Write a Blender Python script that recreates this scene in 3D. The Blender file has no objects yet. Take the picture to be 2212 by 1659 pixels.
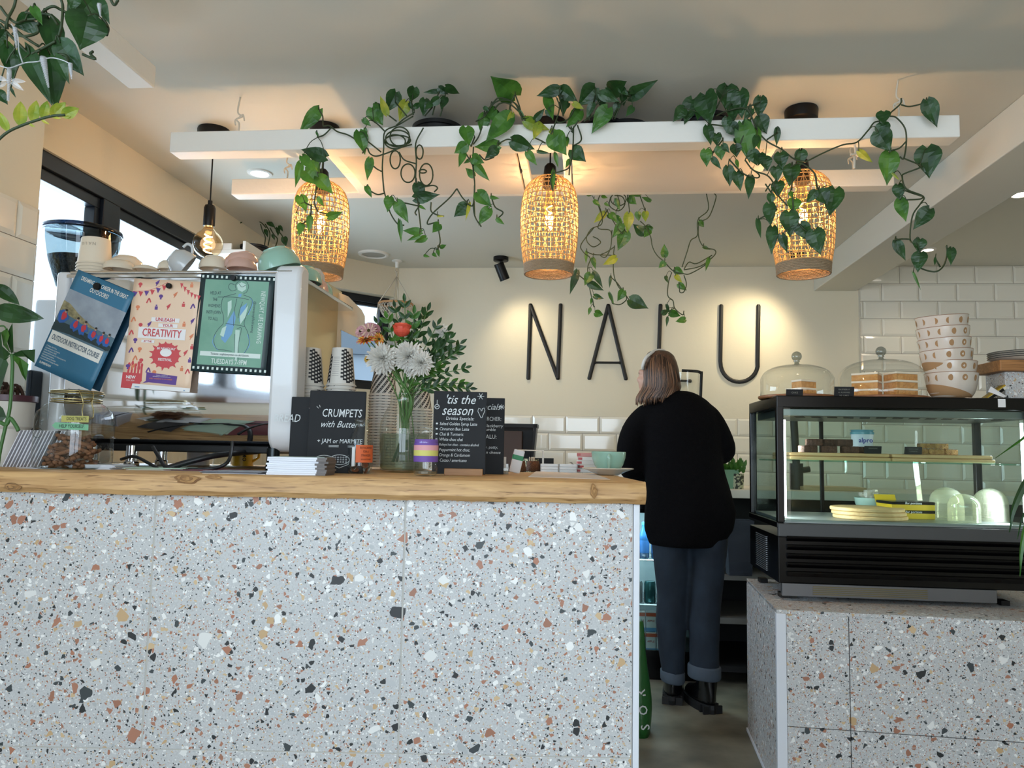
import bpy, bmesh, math, random
from mathutils import Matrix, Vector, Euler
random.seed(7)
C = bpy.context.scene
COL = C.collection
# ---------------------------------------------------------------- camera, world, light, exposure
F_PX = 1660.0
PITCH = math.atan(.09); ROLL = math.radians(1.1); EYE = 1.15
cp, sp, cr, sr = math.cos(PITCH), math.sin(PITCH), math.cos(ROLL), math.sin(ROLL)
FW = Vector((0, cp, sp)); _r0 = Vector((1, 0, 0)); _u0 = Vector((0, -sp, cp))
RT = _r0 * cr + _u0 * sr; UP = _u0 * cr - _r0 * sr
cam_d = bpy.data.cameras.new('camera'); cam_d.sensor_width = 36; cam_d.sensor_fit = 'HORIZONTAL'
cam_d.lens = 36 * F_PX / 2212; cam_d.clip_start = .05; cam_d.clip_end = 200
cam = bpy.data.objects.new('camera', cam_d); COL.objects.link(cam)
m = Matrix((RT, UP, -FW)).transposed().to_4x4(); m.translation = (0, 0, EYE)
cam.matrix_world = m
C.camera = cam
ANG = math.radians(5.5)                       # the room is turned a little against the bar
ROOM = Matrix.Rotation(-ANG, 4, 'Z')
ca, sa = math.cos(ANG), math.sin(ANG)
ID = Matrix.Identity(4)

def ray(x, y): return FW + RT * ((x - 1106) / F_PX) - UP * ((y - 829.5) / F_PX)
def W(x, y, Y): d = ray(x, y); t = Y / d.y; return Vector((d.x * t, Y, EYE + d.z * t))
def Z(x, y, z): d = ray(x, y); t = (z - EYE) / d.z; return Vector((d.x * t, d.y * t, z))
def V(x, y, v): d = ray(x, y); t = v / (d.x * sa + d.y * ca); return Vector((d.x * t, d.y * t, EYE + d.z * t))
def R3(u, v, z): return ROOM @ Vector((u, v, z))
def Uu(x, y, u): d = ray(x, y); t = u / (d.x * ca - d.y * sa); return Vector((d.x * t, d.y * t, EYE + d.z * t))
def UV(p): return Vector((p.x * ca - p.y * sa, p.x * sa + p.y * ca, p.z))

def lin(c):
    if isinstance(c, str):
        c = [int(c[i:i + 2], 16) / 255 for i in (0, 2, 4)]
    return tuple(x / 12.92 if x <= .04045 else ((x + .055) / 1.055) ** 2.4 for x in c[:3]) + (1,)

w = bpy.data.worlds.new('sky'); C.world = w; w.use_nodes = True
wn, wl = w.node_tree.nodes, w.node_tree.links
bg = wn['Background']
tc = wn.new('ShaderNodeTexCoord'); sx = wn.new('ShaderNodeSeparateXYZ'); rp = wn.new('ShaderNodeValToRGB')
wl.new(tc.outputs['Generated'], sx.inputs[0]); wl.new(sx.outputs['Z'], rp.inputs[0])
rp.color_ramp.elements[0].position = .0; rp.color_ramp.elements[0].color = (.55, .60, .66, 1)
rp.color_ramp.elements[1].position = .30; rp.color_ramp.elements[1].color = (.80, .90, 1.0, 1)
wl.new(rp.outputs[0], bg.inputs['Color']); bg.inputs['Strength'].default_value = 2.1

def lamp(name, kind, loc, energy, color, size=.1, size_y=None, aim=None, spot=None, blend=.5):
    d = bpy.data.lights.new(name, kind); d.energy = energy; d.color = color
    if kind == 'AREA':
        d.shape = 'RECTANGLE'; d.size = size; d.size_y = size_y or size
    elif kind in ('POINT', 'SPOT'):
        d.shadow_soft_size = size
    if kind == 'SPOT': d.spot_size = spot; d.spot_blend = blend
    o = bpy.data.objects.new(name, d); COL.objects.link(o); o.location = loc
    if aim is not None:
        o.rotation_euler = (Vector(aim) - Vector(loc)).to_track_quat('-Z', 'Y').to_euler()
    return o
DAY = (.75, .875, 1.0)
WARM = (1.0, .62, .30)
# daylight through the three panes of the shop front behind the viewer
for k, u in enumerate((-1.15, .15, 1.45)):
    lamp('daylight_shop_front', 'AREA', R3(u, -1.93, 1.30), (44, 40, 15)[k], DAY if k < 2 else (1, .93, .84), 1.15, 1.75, aim=R3(u, 2, 1.20))
# daylight through the long side window and the corner window
lamp('daylight_side_window', 'AREA', R3(-2.15, 3.25, 1.65), 40, DAY, 1.6, .8, aim=R3(1, 3.0, 1.45))
lamp('daylight_left_window', 'AREA', R3(-2.0, -.2, 1.80), 34, DAY, 2.3, .7, aim=R3(1, .4, 1.7))
C.view_settings.view_transform = 'Standard'
C.view_settings.look = 'None'
C.view_settings.exposure = 0.0
C.view_settings.gamma = 1.0
C.view_settings.use_curve_mapping = False
C.cycles.use_denoising = True
C.cycles.max_bounces = 8; C.cycles.transparent_max_bounces = 24
C.cycles.diffuse_bounces = 4; C.cycles.glossy_bounces = 4; C.cycles.transmission_bounces = 6
C.cycles.sample_clamp_indirect = 6

# ---------------------------------------------------------------- materials
MATS = {}
def mat(name, color='cccccc', rough=.5, metal=0, emit=0, ecol=None, bump=0, bscale=60, coat=0, noise=0, nscale=12, ncol=None, alpha=1, spec=.5, stretch=None, sheen=0):
    if name in MATS: return MATS[name]
    mt = bpy.data.materials.new(name); mt.use_nodes = True
    nt = mt.node_tree; b = nt.nodes['Principled BSDF']
    b.inputs['Base Color'].default_value = lin(color)
    b.inputs['Roughness'].default_value = rough; b.inputs['Metallic'].default_value = metal
    b.inputs['Specular IOR Level'].default_value = spec
    b.inputs['Coat Weight'].default_value = coat
    if sheen: b.inputs['Sheen Weight'].default_value = sheen
    if emit:
        b.inputs['Emission Color'].default_value = lin(ecol or color); b.inputs['Emission Strength'].default_value = emit
    if noise or bump:
        co = nt.nodes.new('ShaderNodeTexCoord'); mp = nt.nodes.new('ShaderNodeMapping')
        nt.links.new(co.outputs['Object'], mp.inputs[0])
        if stretch: mp.inputs['Scale'].default_value = stretch
    if noise:
        n = nt.nodes.new('ShaderNodeTexNoise'); n.inputs['Scale'].default_value = nscale; n.inputs['Detail'].default_value = 4
        nt.links.new(mp.outputs[0], n.inputs['Vector'])
        r = nt.nodes.new('ShaderNodeValToRGB'); r.color_ramp.elements[0].position = .5 - noise / 2; r.color_ramp.elements[1].position = .5 + noise / 2
        r.color_ramp.elements[0].color = lin(color); r.color_ramp.elements[1].color = lin(ncol or color)
        nt.links.new(n.outputs[0], r.inputs[0]); nt.links.new(r.outputs[0], b.inputs['Base Color'])
    if bump:
        n = nt.nodes.new('ShaderNodeTexNoise'); n.inputs['Scale'].default_value = bscale; n.inputs['Detail'].default_value = 3
        nt.links.new(mp.outputs[0], n.inputs['Vector'])
        bm = nt.nodes.new('ShaderNodeBump'); bm.inputs['Strength'].default_value = bump; bm.inputs['Distance'].default_value = .01
        nt.links.new(n.outputs[0], bm.inputs['Height']); nt.links.new(bm.outputs[0], b.inputs['Normal'])
    MATS[name] = mt
    return mt

def glass(name, tint='ffffff', rough=0.0, refl=1.45, haze=0.0, hcol='ffffff'):
    """thin clear pane or vessel wall: a transparent body with the mirror shine glass has"""
    if name in MATS: return MATS[name]
    mt = bpy.data.materials.new(name); mt.use_nodes = True; nt = mt.node_tree; nt.nodes.clear()
    out = nt.nodes.new('ShaderNodeOutputMaterial'); mx = nt.nodes.new('ShaderNodeMixShader')
    tr = nt.nodes.new('ShaderNodeBsdfTransparent'); tr.inputs[0].default_value = lin(tint)
    gl = nt.nodes.new('ShaderNodeBsdfGlossy'); gl.inputs['Roughness'].default_value = rough
    lw = nt.nodes.new('ShaderNodeLayerWeight'); lw.inputs['Blend'].default_value = .5     # same mirror shine from both sides of the wall
    pw_ = nt.nodes.new('ShaderNodeMath'); pw_.operation = 'POWER'; pw_.inputs[1].default_value = 4
    nt.links.new(lw.outputs['Facing'], pw_.inputs[0])
    fr = nt.nodes.new('ShaderNodeMath'); fr.operation = 'MULTIPLY_ADD'; fr.use_clamp = True
    f0 = ((refl - 1) / (refl + 1)) ** 2; fr.inputs[1].default_value = .75; fr.inputs[2].default_value = f0
    nt.links.new(pw_.outputs[0], fr.inputs[0]); nt.links.new(fr.outputs[0], mx.inputs[0])
    src = tr.outputs[0]
    if haze:
        df = nt.nodes.new('ShaderNodeBsdfDiffuse'); df.inputs[0].default_value = lin(hcol)
        m2 = nt.nodes.new('ShaderNodeMixShader'); m2.inputs[0].default_value = haze
        nt.links.new(tr.outputs[0], m2.inputs[1]); nt.links.new(df.outputs[0], m2.inputs[2]); src = m2.outputs[0]
    nt.links.new(src, mx.inputs[1]); nt.links.new(gl.outputs[0], mx.inputs[2])
    nt.links.new(mx.outputs[0], out.inputs[0])
    MATS[name] = mt
    return mt

def leaf_mat(name, c1, c2, trans=.25):
    mt = bpy.data.materials.new(name); mt.use_nodes = True; nt = mt.node_tree
    b = nt.nodes['Principled BSDF']; b.inputs['Roughness'].default_value = .38
    co = nt.nodes.new('ShaderNodeTexCoord')
    n = nt.nodes.new('ShaderNodeTexNoise'); n.inputs['Scale'].default_value = 26; n.inputs['Detail'].default_value = 3
    nt.links.new(co.outputs['Object'], n.inputs['Vector'])
    r = nt.nodes.new('ShaderNodeValToRGB'); r.color_ramp.elements[0].position = .35; r.color_ramp.elements[1].position = .68
    r.color_ramp.elements[0].color = lin(c1); r.color_ramp.elements[1].color = lin(c2)
    nt.links.new(n.outputs[0], r.inputs[0]); nt.links.new(r.outputs[0], b.inputs['Base Color'])
    t = nt.nodes.new('ShaderNodeBsdfTranslucent'); nt.links.new(r.outputs[0], t.inputs[0])
    mx = nt.nodes.new('ShaderNodeMixShader'); mx.inputs[0].default_value = trans
    nt.links.new(b.outputs[0], mx.inputs[1]); nt.links.new(t.outputs[0], mx.inputs[2])
    nt.links.new(mx.outputs[0], nt.nodes['Material Output'].inputs[0])
    return mt
LEAF = [leaf_mat('leaf_dark', '1b3a18', '2a5222'), leaf_mat('leaf_green', '31601f', '4d7e2d', .3), leaf_mat('leaf_lime', '74942c', 'b8b540', .4)]

def terrazzo(name, base='c9cbcc', s=1.0):
    mt = bpy.data.materials.new(name); mt.use_nodes = True; nt = mt.node_tree; N, L = nt.nodes, nt.links
    b = N['Principled BSDF']; b.inputs['Roughness'].default_value = .42
    co = N.new('ShaderNodeTexCoord')
    # slight warp so that chips are not perfect cells
    wn_ = N.new('ShaderNodeTexNoise'); wn_.inputs['Scale'].default_value = 55 * s
    L.new(co.outputs['Object'], wn_.inputs['Vector'])
    wm = N.new('ShaderNodeMix'); wm.data_type = 'RGBA'; wm.blend_type = 'ADD'; wm.inputs[0].default_value = .009
    L.new(co.outputs['Object'], wm.inputs[6]); L.new(wn_.outputs['Color'], wm.inputs[7])
    cur = None
    n0 = N.new('ShaderNodeTexNoise'); n0.inputs['Scale'].default_value = 260; n0.inputs['Detail'].default_value = 4
    L.new(co.outputs['Object'], n0.inputs['Vector'])
    r0 = N.new('ShaderNodeValToRGB'); r0.color_ramp.elements[0].position = .36; r0.color_ramp.elements[1].position = .6
    bc = lin(base); r0.color_ramp.elements[0].color = tuple(x * .86 for x in bc[:3]) + (1,); r0.color_ramp.elements[1].color = bc
    L.new(n0.outputs[0], r0.inputs[0]); cur = r0.outputs[0]
    pal = ['26292b', 'a8725a', 'dcdcda', '3a4144', 'bfa078', 'ececea', 'e2e2e0', 'a87660', 'adb0b2', '9c6d58', 'c9ae88', '24282a', 'b8babc', 'e6e6e4']
    for scale, prob, edge, seed in ((330, .20, .10, 3.1), (175, .15, .14, 7.7), (100, .13, .14, 1.3), (60, .085, .15, 5.9), (40, .04, .18, 9.2)):
        mp = N.new('ShaderNodeMapping'); mp.inputs['Location'].default_value = (seed, seed * 2, seed * 3)
        L.new(wm.outputs[2], mp.inputs[0])
        v = N.new('ShaderNodeTexVoronoi'); v.feature = 'F1'; v.inputs['Scale'].default_value = scale * s
        e = N.new('ShaderNodeTexVoronoi'); e.feature = 'DISTANCE_TO_EDGE'; e.inputs['Scale'].default_value = scale * s
        L.new(mp.outputs[0], v.inputs['Vector']); L.new(mp.outputs[0], e.inputs['Vector'])
        sep = N.new('ShaderNodeSeparateColor'); L.new(v.outputs['Color'], sep.inputs[0])
        lt = N.new('ShaderNodeMath'); lt.operation = 'LESS_THAN'; lt.inputs[1].default_value = prob; L.new(sep.outputs[0], lt.inputs[0])
        thr = N.new('ShaderNodeMath'); thr.operation = 'MULTIPLY_ADD'; thr.inputs[1].default_value = edge * 1.3; thr.inputs[2].default_value = edge * .25
        L.new(sep.outputs[1], thr.inputs[0])
        gt = N.new('ShaderNodeMath'); gt.operation = 'GREATER_THAN'; L.new(e.outputs['Distance'], gt.inputs[0]); L.new(thr.outputs[0], gt.inputs[1])
        mu = N.new('ShaderNodeMath'); mu.operation = 'MULTIPLY'; L.new(lt.outputs[0], mu.inputs[0]); L.new(gt.outputs[0], mu.inputs[1])
        cr_ = N.new('ShaderNodeValToRGB'); cr_.color_ramp.interpolation = 'CONSTANT'
        els = cr_.color_ramp.elements
        for k, c in enumerate(pal):
            el = els[k] if k < 2 else els.new(k / len(pal))
            el.position = k / len(pal); el.color = lin(c)
        L.new(sep.outputs[2], cr_.inputs[0])
        mx = N.new('ShaderNodeMix'); mx.data_type = 'RGBA'; L.new(mu.outputs[0], mx.inputs[0]); L.new(cur, mx.inputs[6]); L.new(cr_.outputs[0], mx.inputs[7])
        cur = mx.outputs[2]
    L.new(cur, b.inputs['Base Color'])
    MATS[name] = mt
    return mt
TERR = terrazzo('terrazzo', 'c2c3c4')

def wood(name, c1, c2, c3, stretch=(1, 14, 14), scale=6, rough=.5, streak=True):
    mt = bpy.data.materials.new(name); mt.use_nodes = True; nt = mt.node_tree; N, L = nt.nodes, nt.links
    b = N['Principled BSDF']; b.inputs['Roughness'].default_value = rough
    co = N.new('ShaderNodeTexCoord'); mp = N.new('ShaderNodeMapping'); mp.inputs['Scale'].default_value = stretch
    L.new(co.outputs['Object'], mp.inputs[0])
    n = N.new('ShaderNodeTexNoise'); n.inputs['Scale'].default_value = scale; n.inputs['Detail'].default_value = 6; n.inputs['Distortion'].default_value = .6
    L.new(mp.outputs[0], n.inputs['Vector'])
    r = N.new('ShaderNodeValToRGB'); r.color_ramp.elements[0].position = .3; r.color_ramp.elements[1].position = .7
    r.color_ramp.elements[0].color = lin(c1); r.color_ramp.elements[1].color = lin(c2)
    L.new(n.outputs[0], r.inputs[0]); cur = r.outputs[0]
    if streak:
        m2 = N.new('ShaderNodeMapping'); m2.inputs['Scale'].default_value = tuple(x * 1.0 for x in (stretch[0] * 2.2, stretch[1] * 3, stretch[2] * 3)); L.new(co.outputs['Object'], m2.inputs[0])
        n2 = N.new('ShaderNodeTexNoise'); n2.inputs['Scale'].default_value = scale * .8; n2.inputs['Detail'].default_value = 3
        L.new(m2.outputs[0], n2.inputs['Vector'])
        r2 = N.new('ShaderNodeValToRGB'); r2.color_ramp.elements[0].position = .59; r2.color_ramp.elements[1].position = .68
        r2.color_ramp.elements[0].color = (0, 0, 0, 1); r2.color_ramp.elements[1].color = (.75, .75, .75, 1)
        L.new(n2.outputs[0], r2.inputs[0])
        mx = N.new('ShaderNodeMix'); mx.data_type = 'RGBA'; L.new(r2.outputs[0], mx.inputs[0]); L.new(cur, mx.inputs[6]); mx.inputs[7].default_value = lin(c3)
        cur = mx.outputs[2]
    L.new(cur, b.inputs['Base Color'])
    bm = N.new('ShaderNodeBump'); bm.inputs['Strength'].default_value = .25; bm.inputs['Distance'].default_value = .004
    L.new(n.outputs[0], bm.inputs['Height']); L.new(bm.outputs[0], b.inputs['Normal'])
    MATS[name] = mt
    return mt

M_wall = mat('wall_paint', 'dcd3bd', .8, bump=.08, bscale=40)
M_ceil = mat('ceiling_paint', 'd2cfc3', .85, bump=.1, bscale=18)
M_tile = mat('tile_glaze', 'e2ddd0', .12, coat=.3)
M_grout = mat('grout', '8b7f74', .9)
M_white = mat('white_paint', 'e6e2da', .55, bump=.15, bscale=30)
M_black = mat('black_metal', '0a0a0b', .4, spec=.3)
M_frame = mat('window_frame_paint', '10161f', .35)
M_steel = mat('brushed_steel', '8d9192', .35, metal=1)
M_chrome = mat('chrome', 'd8dade', .06, metal=1)
M_brass = mat('brass_panel', 'cfc09a', .28, metal=.85)
M_rattan = mat('rattan', 'b07c42', .6)
M_rattan_d = mat('rattan_band', '9a8468', .7, bump=.6, bscale=200)
M_stem = mat('vine_stem', '2c3a1c', .6)
M_pot = mat('black_plastic_pot', '0b0d12', .45)
M_soil = mat('soil', '1d140e', .95)
M_paper = mat('white_paper', 'e4e4e6', .7)
M_black_c = mat('black_chalkboard', '101318', .75)
M_chalk = mat('chalk', 'cfd4d6', .9)
M_slab = wood('oak_slab', 'a57c4e', 'd1a872', '6b4522')
M_glass = glass('clear_glass')
M_pane = glass('window_pane', 'f4fbff')
M_gjar = glass('jar_glass', 'fafcfb', refl=1.6)
M_rope = mat('rope', 'c9bfae', .9)

# ---------------------------------------------------------------- mesh building
class MB:
    def __init__(s, M=None): s.v = []; s.f = []; s.mi = []; s.M = M or ID; s.m = 0; s.sm = []; s.smooth = False
    def add(s, vs, fs, T=None):
        T = s.M @ T if T is not None else s.M
        o = len(s.v)
        for p in vs: s.v.append(T @ Vector(p))
        for f in fs: s.f.append([i + o for i in f]); s.mi.append(s.m); s.sm.append(s.smooth)
        return s
    def box(s, a, b, T=None):
        x0, y0, z0 = a; x1, y1, z1 = b
        return s.add([(x0, y0, z0), (x1, y0, z0), (x1, y1, z0), (x0, y1, z0), (x0, y0, z1), (x1, y0, z1), (x1, y1, z1), (x0, y1, z1)],
                     [(0, 3, 2, 1), (4, 5, 6, 7), (0, 1, 5, 4), (1, 2, 6, 5), (2, 3, 7, 6), (3, 0, 4, 7)], T)
    def rbox(s, a, b, r=.005, T=None, n=3):
        """box with rounded vertical edges and eased rims"""
        x0, y0, z0 = a; x1, y1, z1 = b; r = min(r, (x1 - x0) / 2.01, (y1 - y0) / 2.01, (z1 - z0) / 2.01)
        def ring(ins, z):
            out = []
            for cx, cy, a0 in ((x1 - r, y1 - r, 0), (x0 + r, y1 - r, 90), (x0 + r, y0 + r, 180), (x1 - r, y0 + r, 270)):
                for k in range(n + 1):
                    t = math.radians(a0 + 90 * k / n); q = max(r - ins, 0.0001)
                    out.append((cx + q * math.cos(t), cy + q * math.sin(t), z))
            return out
        s.loft([ring(r * .6, z0), ring(r * .15, z0 + r * .3), ring(0, z0 + r * .8), ring(0, z1 - r * .8), ring(r * .15, z1 - r * .3), ring(r * .6, z1)], T=T)
        return s
    def loft(s, rings, caps=True, T=None, closed=True):
        n = len(rings[0]); vs = [p for r in rings for p in r]; fs = []
        for i in range(len(rings) - 1):
            for k in range(n if closed else n - 1):
                a, b = i * n + k, i * n + (k + 1) % n
                fs.append((a, b, b + n, a + n))
        if caps:
            fs.append(tuple(range(n - 1, -1, -1))); fs.append(tuple((len(rings) - 1) * n + k for k in range(n)))
        return s.add(vs, fs, T)
    def lathe(s, prof, n=32, T=None, caps=(False, False), arc=None):
        vs = []; fs = []; full = arc is None; a0, a1 = arc or (0, 2 * math.pi)
        m_ = n if full else n + 1
        for r, z in prof:
            for k in range(m_):
                t = a0 + (a1 - a0) * k / n; vs.append((r * math.cos(t), r * math.sin(t), z))
        for i in range(len(prof) - 1):
            for k in range(n):
                a = i * m_ + k; b = i * m_ + (k + 1) % m_
                fs.append((a, b, b + m_, a + m_))
        if caps[0]: fs.append(tuple(range(m_ - 1, -1, -1)))
        if caps[1]: fs.append(tuple((len(prof) - 1) * m_ + k for k in range(m_)))
        return s.add(vs, fs, T)
    def cyl(s, p, q, r, r2=None, n=16):
        return s.tube([p, q], [r, r if r2 is None else r2], n, True)
    def tube(s, pts, r, n=6, caps=True, closed=False, T=None, flat=None):
        pts = [Vector(p) for p in pts]; N_ = len(pts)
        rs = r if isinstance(r, (list, tuple)) else [r] * N_
        rings = []; up = None
        for i, p in enumerate(pts):
            if closed: d = pts[(i + 1) % N_] - pts[i - 1]
            else: d = pts[min(i + 1, N_ - 1)] - pts[max(i - 1, 0)]
            d = d.normalized() if d.length > 1e-9 else Vector((0, 0, 1))
            if up is None: up = Vector((0, 0, 1)) if abs(d.z) < .9 else Vector((0, 1, 0))
            a = up - d * up.dot(d)
            if a.length < 1e-6: a = Vector((1, 0, 0)) - d * d.x
            a.normalize(); up = a; b = d.cross(a)
            fl = flat or 1
            rings.append([p + (a * math.cos(2 * math.pi * k / n) * fl + b * math.sin(2 * math.pi * k / n)) * rs[i] for k in range(n)])
        if closed:
            rings.append(rings[0]); return s.loft(rings, False, T)
        return s.loft(rings, caps, T)
    def poly(s, pts, h, T=None):
        """polygon in local XY pulled up by h"""
        n = len(pts); vs = [(x, y, 0) for x, y in pts] + [(x, y, h) for x, y in pts]
        fs = [tuple(range(n - 1, -1, -1)), tuple(range(n, 2 * n))] + [(k, (k + 1) % n, (k + 1) % n + n, k + n) for k in range(n)]
        return s.add(vs, fs, T)
    def face(s, pts, T=None): return s.add(pts, [tuple(range(len(pts)))], T)
    def ball(s, c, r, n=12, T=None):
        if not isinstance(r, (tuple, list)): r = (r, r, r)
        rings = []
        for i in range(1, n // 2):
            t = math.pi * i / (n // 2)
            rings.append([(c[0] + r[0] * math.sin(t) * math.cos(2 * math.pi * k / n), c[1] + r[1] * math.sin(t) * math.sin(2 * math.pi * k / n), c[2] - r[2] * math.cos(t)) for k in range(n)])
        return s.loft(rings, True, T)
    def mesh(s, name, mats):
        me = bpy.data.meshes.new(name)
        me.from_pydata([tuple(p) for p in s.v], [], s.f)
        for mt in (mats if isinstance(mats, (list, tuple)) else [mats]): me.materials.append(mt)
        me.polygons.foreach_set('material_index', s.mi)
        me.update()
        return me
    def build(s, name, mats, parent=None, smooth=None, bevel=0, world=False, loc=None, rz=None, flip=False):
        """link as ONE mesh object; with world=True the points are world points and get moved into the parent's frame"""
        if world and parent is not None:
            inv = frame(parent).inverted(); s.v = [inv @ p for p in s.v]
        me = s.mesh(name, mats)
        bm = bmesh.new(); bm.from_mesh(me)
        bmesh.ops.recalc_face_normals(bm, faces=bm.faces)
        bm.to_mesh(me); bm.free()
        if smooth is not None:
            me.shade_smooth() if hasattr(me, 'shade_smooth') else None
            if smooth < 3: me.set_sharp_from_angle(angle=smooth)
        o = bpy.data.objects.new(name, me); COL.objects.link(o)
        if parent is not None: o.parent = parent
        if loc is not None: o.location = loc
        if rz is not None: o.rotation_euler = (0, 0, rz)
        if bevel:
            b = o.modifiers.new('bevel', 'BEVEL'); b.width = bevel; b.segments = 2; b.limit_method = 'ANGLE'; b.angle_limit = .7
        return o
S = .6     # default smoothing angle
def frame(o):
    m_ = Matrix.Translation(o.location) @ o.rotation_euler.to_matrix().to_4x4()
    return frame(o.parent) @ m_ if o.parent else m_
def tag(o, label, cat, group=None, kind=None):
    if label: o['label'] = label
    if cat: o['category'] = cat
    if group: o['group'] = group
    if kind: o['kind'] = kind
    return o
def thing(name, label, cat, loc=(0, 0, 0), rz=0, group=None, rot=None):
    o = bpy.data.objects.new(name, None); COL.objects.link(o); o.empty_display_size = .05
    o.location = loc; o.rotation_euler = rot or (0, 0, rz)
    return tag(o, label, cat, group)
def struct(o): o['kind'] = 'structure'; return o
KIDS = {}
def dup(root, loc=None, rz=None, label=None, group=None, rot=None, cat=None, scale=None):
    r = root.copy(); COL.objects.link(r)
    if loc is not None: r.location = loc
    if rz is not None: r.rotation_euler = (0, 0, rz)
    if rot is not None: r.rotation_euler = rot
    if scale is not None: r.scale = (scale,) * 3
    if label: r['label'] = label
    if group: r['group'] = group
    for ch in [o for o in COL.objects if o.parent == root]:
        c = ch.copy(); COL.objects.link(c); c.parent = r
        for g in [o for o in COL.objects if o.parent == ch]:
            d = g.copy(); COL.objects.link(d); d.parent = c
    return r
def T3(x, y, z, rz=0, rx=0, ry=0): return Matrix.Translation((x, y, z)) @ Euler((rx, ry, rz)).to_matrix().to_4x4()
TXT = {}
def text(mb, s, size, T, sx=1, shear=0, bold=0, align='CENTER', sp=1):
    """flat lettering in the local XY plane of T, centred on its origin"""
    key = (s, shear, bold, align, sp)
    if key not in TXT:
        cu = bpy.data.curves.new('lettering', 'FONT'); cu.body = s; cu.size = 1; cu.align_x = align; cu.align_y = 'CENTER'
        cu.shear = shear; cu.offset = bold; cu.resolution_u = 2; cu.space_character = sp
        o = bpy.data.objects.new('lettering', cu)
        me = bpy.data.meshes.new_from_object(o)
        TXT[key] = ([tuple(v.co) for v in me.vertices], [tuple(p.vertices) for p in me.polygons])
        bpy.data.objects.remove(o); bpy.data.curves.remove(cu); bpy.data.meshes.remove(me)
    vs, fs = TXT[key]
    mb.add([(x * size * sx, y * size, 0) for x, y, z in vs], fs, T)
def catmull(pts, n=5):
    pts = [Vector(p) for p in pts]
    if len(pts) < 3: return pts
    out = []
    P = [pts[0] * 2 - pts[1]] + pts + [pts[-1] * 2 - pts[-2]]
    for i in range(1, len(P) - 2):
        a, b, c, d = P[i - 1:i + 3]
        for k in range(n):
            t = k / n
            out.append(.5 * ((2 * b) + (c - a) * t + (2 * a - 5 * b + 4 * c - d) * t * t + (3 * b - a - 3 * c + d) * t ** 3))
    return out + [pts[-1]]
XZ = Euler((math.pi / 2, 0, 0)).to_matrix().to_4x4()      # lays local XY upright, facing -Y
# ================================================================ THE ROOM
CEIL = 2.31
UL, UN, UR = -1.78, -1.62, 3.0            # window wall, tiled nib wall, far right wall
VB, VF = 4.72, -2.0
def rb(name, a, b, mt, parent=None, bevel=0):
    return MB(ROOM).box(a, b).build(name, mt, parent, bevel=bevel)
M_floor = mat('concrete_floor', '4a463d', .5, noise=.35, nscale=3.5, ncol='858070', bump=.1, bscale=20)
struct(rb('floor', (-2.4, VF - .1, -.08), (3.3, 5.4, 0), M_floor))
struct(rb('ceiling', (-2.4, VF - .1, CEIL), (3.3, 5.4, CEIL + .1), M_ceil))
wb = struct(rb('wall_back', (-1.19, VB, 0), (3.2, VB + .12, CEIL), M_wall))
wr = struct(rb('wall_right', (UR, VF, 0), (UR + .12, VB, CEIL), M_wall))

def tiles(mb, x0, x1, z0, z1, tw, th, T, off=0, gap=.0022, d=.008, bev=.013, bottom_up=True):
    """bevelled metro tiles in running bond; x along the wall, z up, faces local -y"""
    mb.m = 1; mb.box((x0, -.002, z0), (x1, .0, z1), T); mb.m = 0
    rows = int(math.ceil((z1 - z0) / th - 1e-6))
    for r in range(rows):
        zt = z1 - r * th; zb = max(zt - th, z0)
        if zt - zb < .01: continue
        s = x0 - tw + ((off + .5 * (r % 2)) % 1) * tw
        while s < x1:
            a, b = max(s, x0), min(s + tw, x1)
            if b - a > .012:
                a += gap / 2; b -= gap / 2; c, e = zb + gap / 2, zt - gap / 2
                bx = min(bev, (b - a) * .3); bz = min(bev, (e - c) * .3)
                vs = [(a, -.002, c), (b, -.002, c), (b, -.002, e), (a, -.002, e), (a, -.005, c), (b, -.005, c), (b, -.005, e), (a, -.005, e),
                      (a + bx, -d - .002, c + bz), (b - bx, -d - .002, c + bz), (b - bx, -d - .002, e - bz), (a + bx, -d - .002, e - bz)]
                mb.add(vs, [(0, 1, 5, 4), (1, 2, 6, 5), (2, 3, 7, 6), (3, 0, 4, 7), (4, 5, 9, 8), (5, 6, 10, 9), (6, 7, 11, 10), (7, 4, 8, 11), (8, 9, 10, 11)], T)
            s += tw
# back wall tiling: a low band behind the bench, full height to the right of the painted part
mb = MB(ROOM)
tiles(mb, -1.18, 1.624, .95, 1.383, .205, .1055, T3(0, VB, 0), off=.18)
tiles(mb, 1.626, UR, .95, CEIL - .002, .214, .1055, T3(0, VB, 0), off=.1)
mb.build('tiling', [M_tile, M_grout], wb)
# tile edge trim where the tall tiling starts
struct(rb('trim_1', (1.6235, VB - .012, 1.383), (1.6275, VB, CEIL), mat('tile_trim', 'c9c2b4', .4)))
# left nib wall close to the viewer with tall tiling
VN = UV(Uu(92, 330, UN)).y                 # the nib ends here; beyond it the wall steps back to the long window
mb = MB(ROOM)
mb.box((UN - .16, 1.12, 0), (UN, VN, CEIL)); mb.box((UN - .16, VF, 0), (UN, -1.5, CEIL)); mb.box((UN - .16, -1.5, 0), (UN, 1.12, 1.34)); mb.box((UN - .16, -1.5, 2.2), (UN, 1.12, CEIL))
wn_ = struct(mb.build('wall_left', M_wall))
mb = MB(ROOM)
tiles(mb, 1.14, VN, .2, 1.842, .235, .1085, T3(UN, 0, 0, math.pi / 2), off=.62)
mb.build('tiling', [M_tile, M_grout], wn_)
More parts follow.
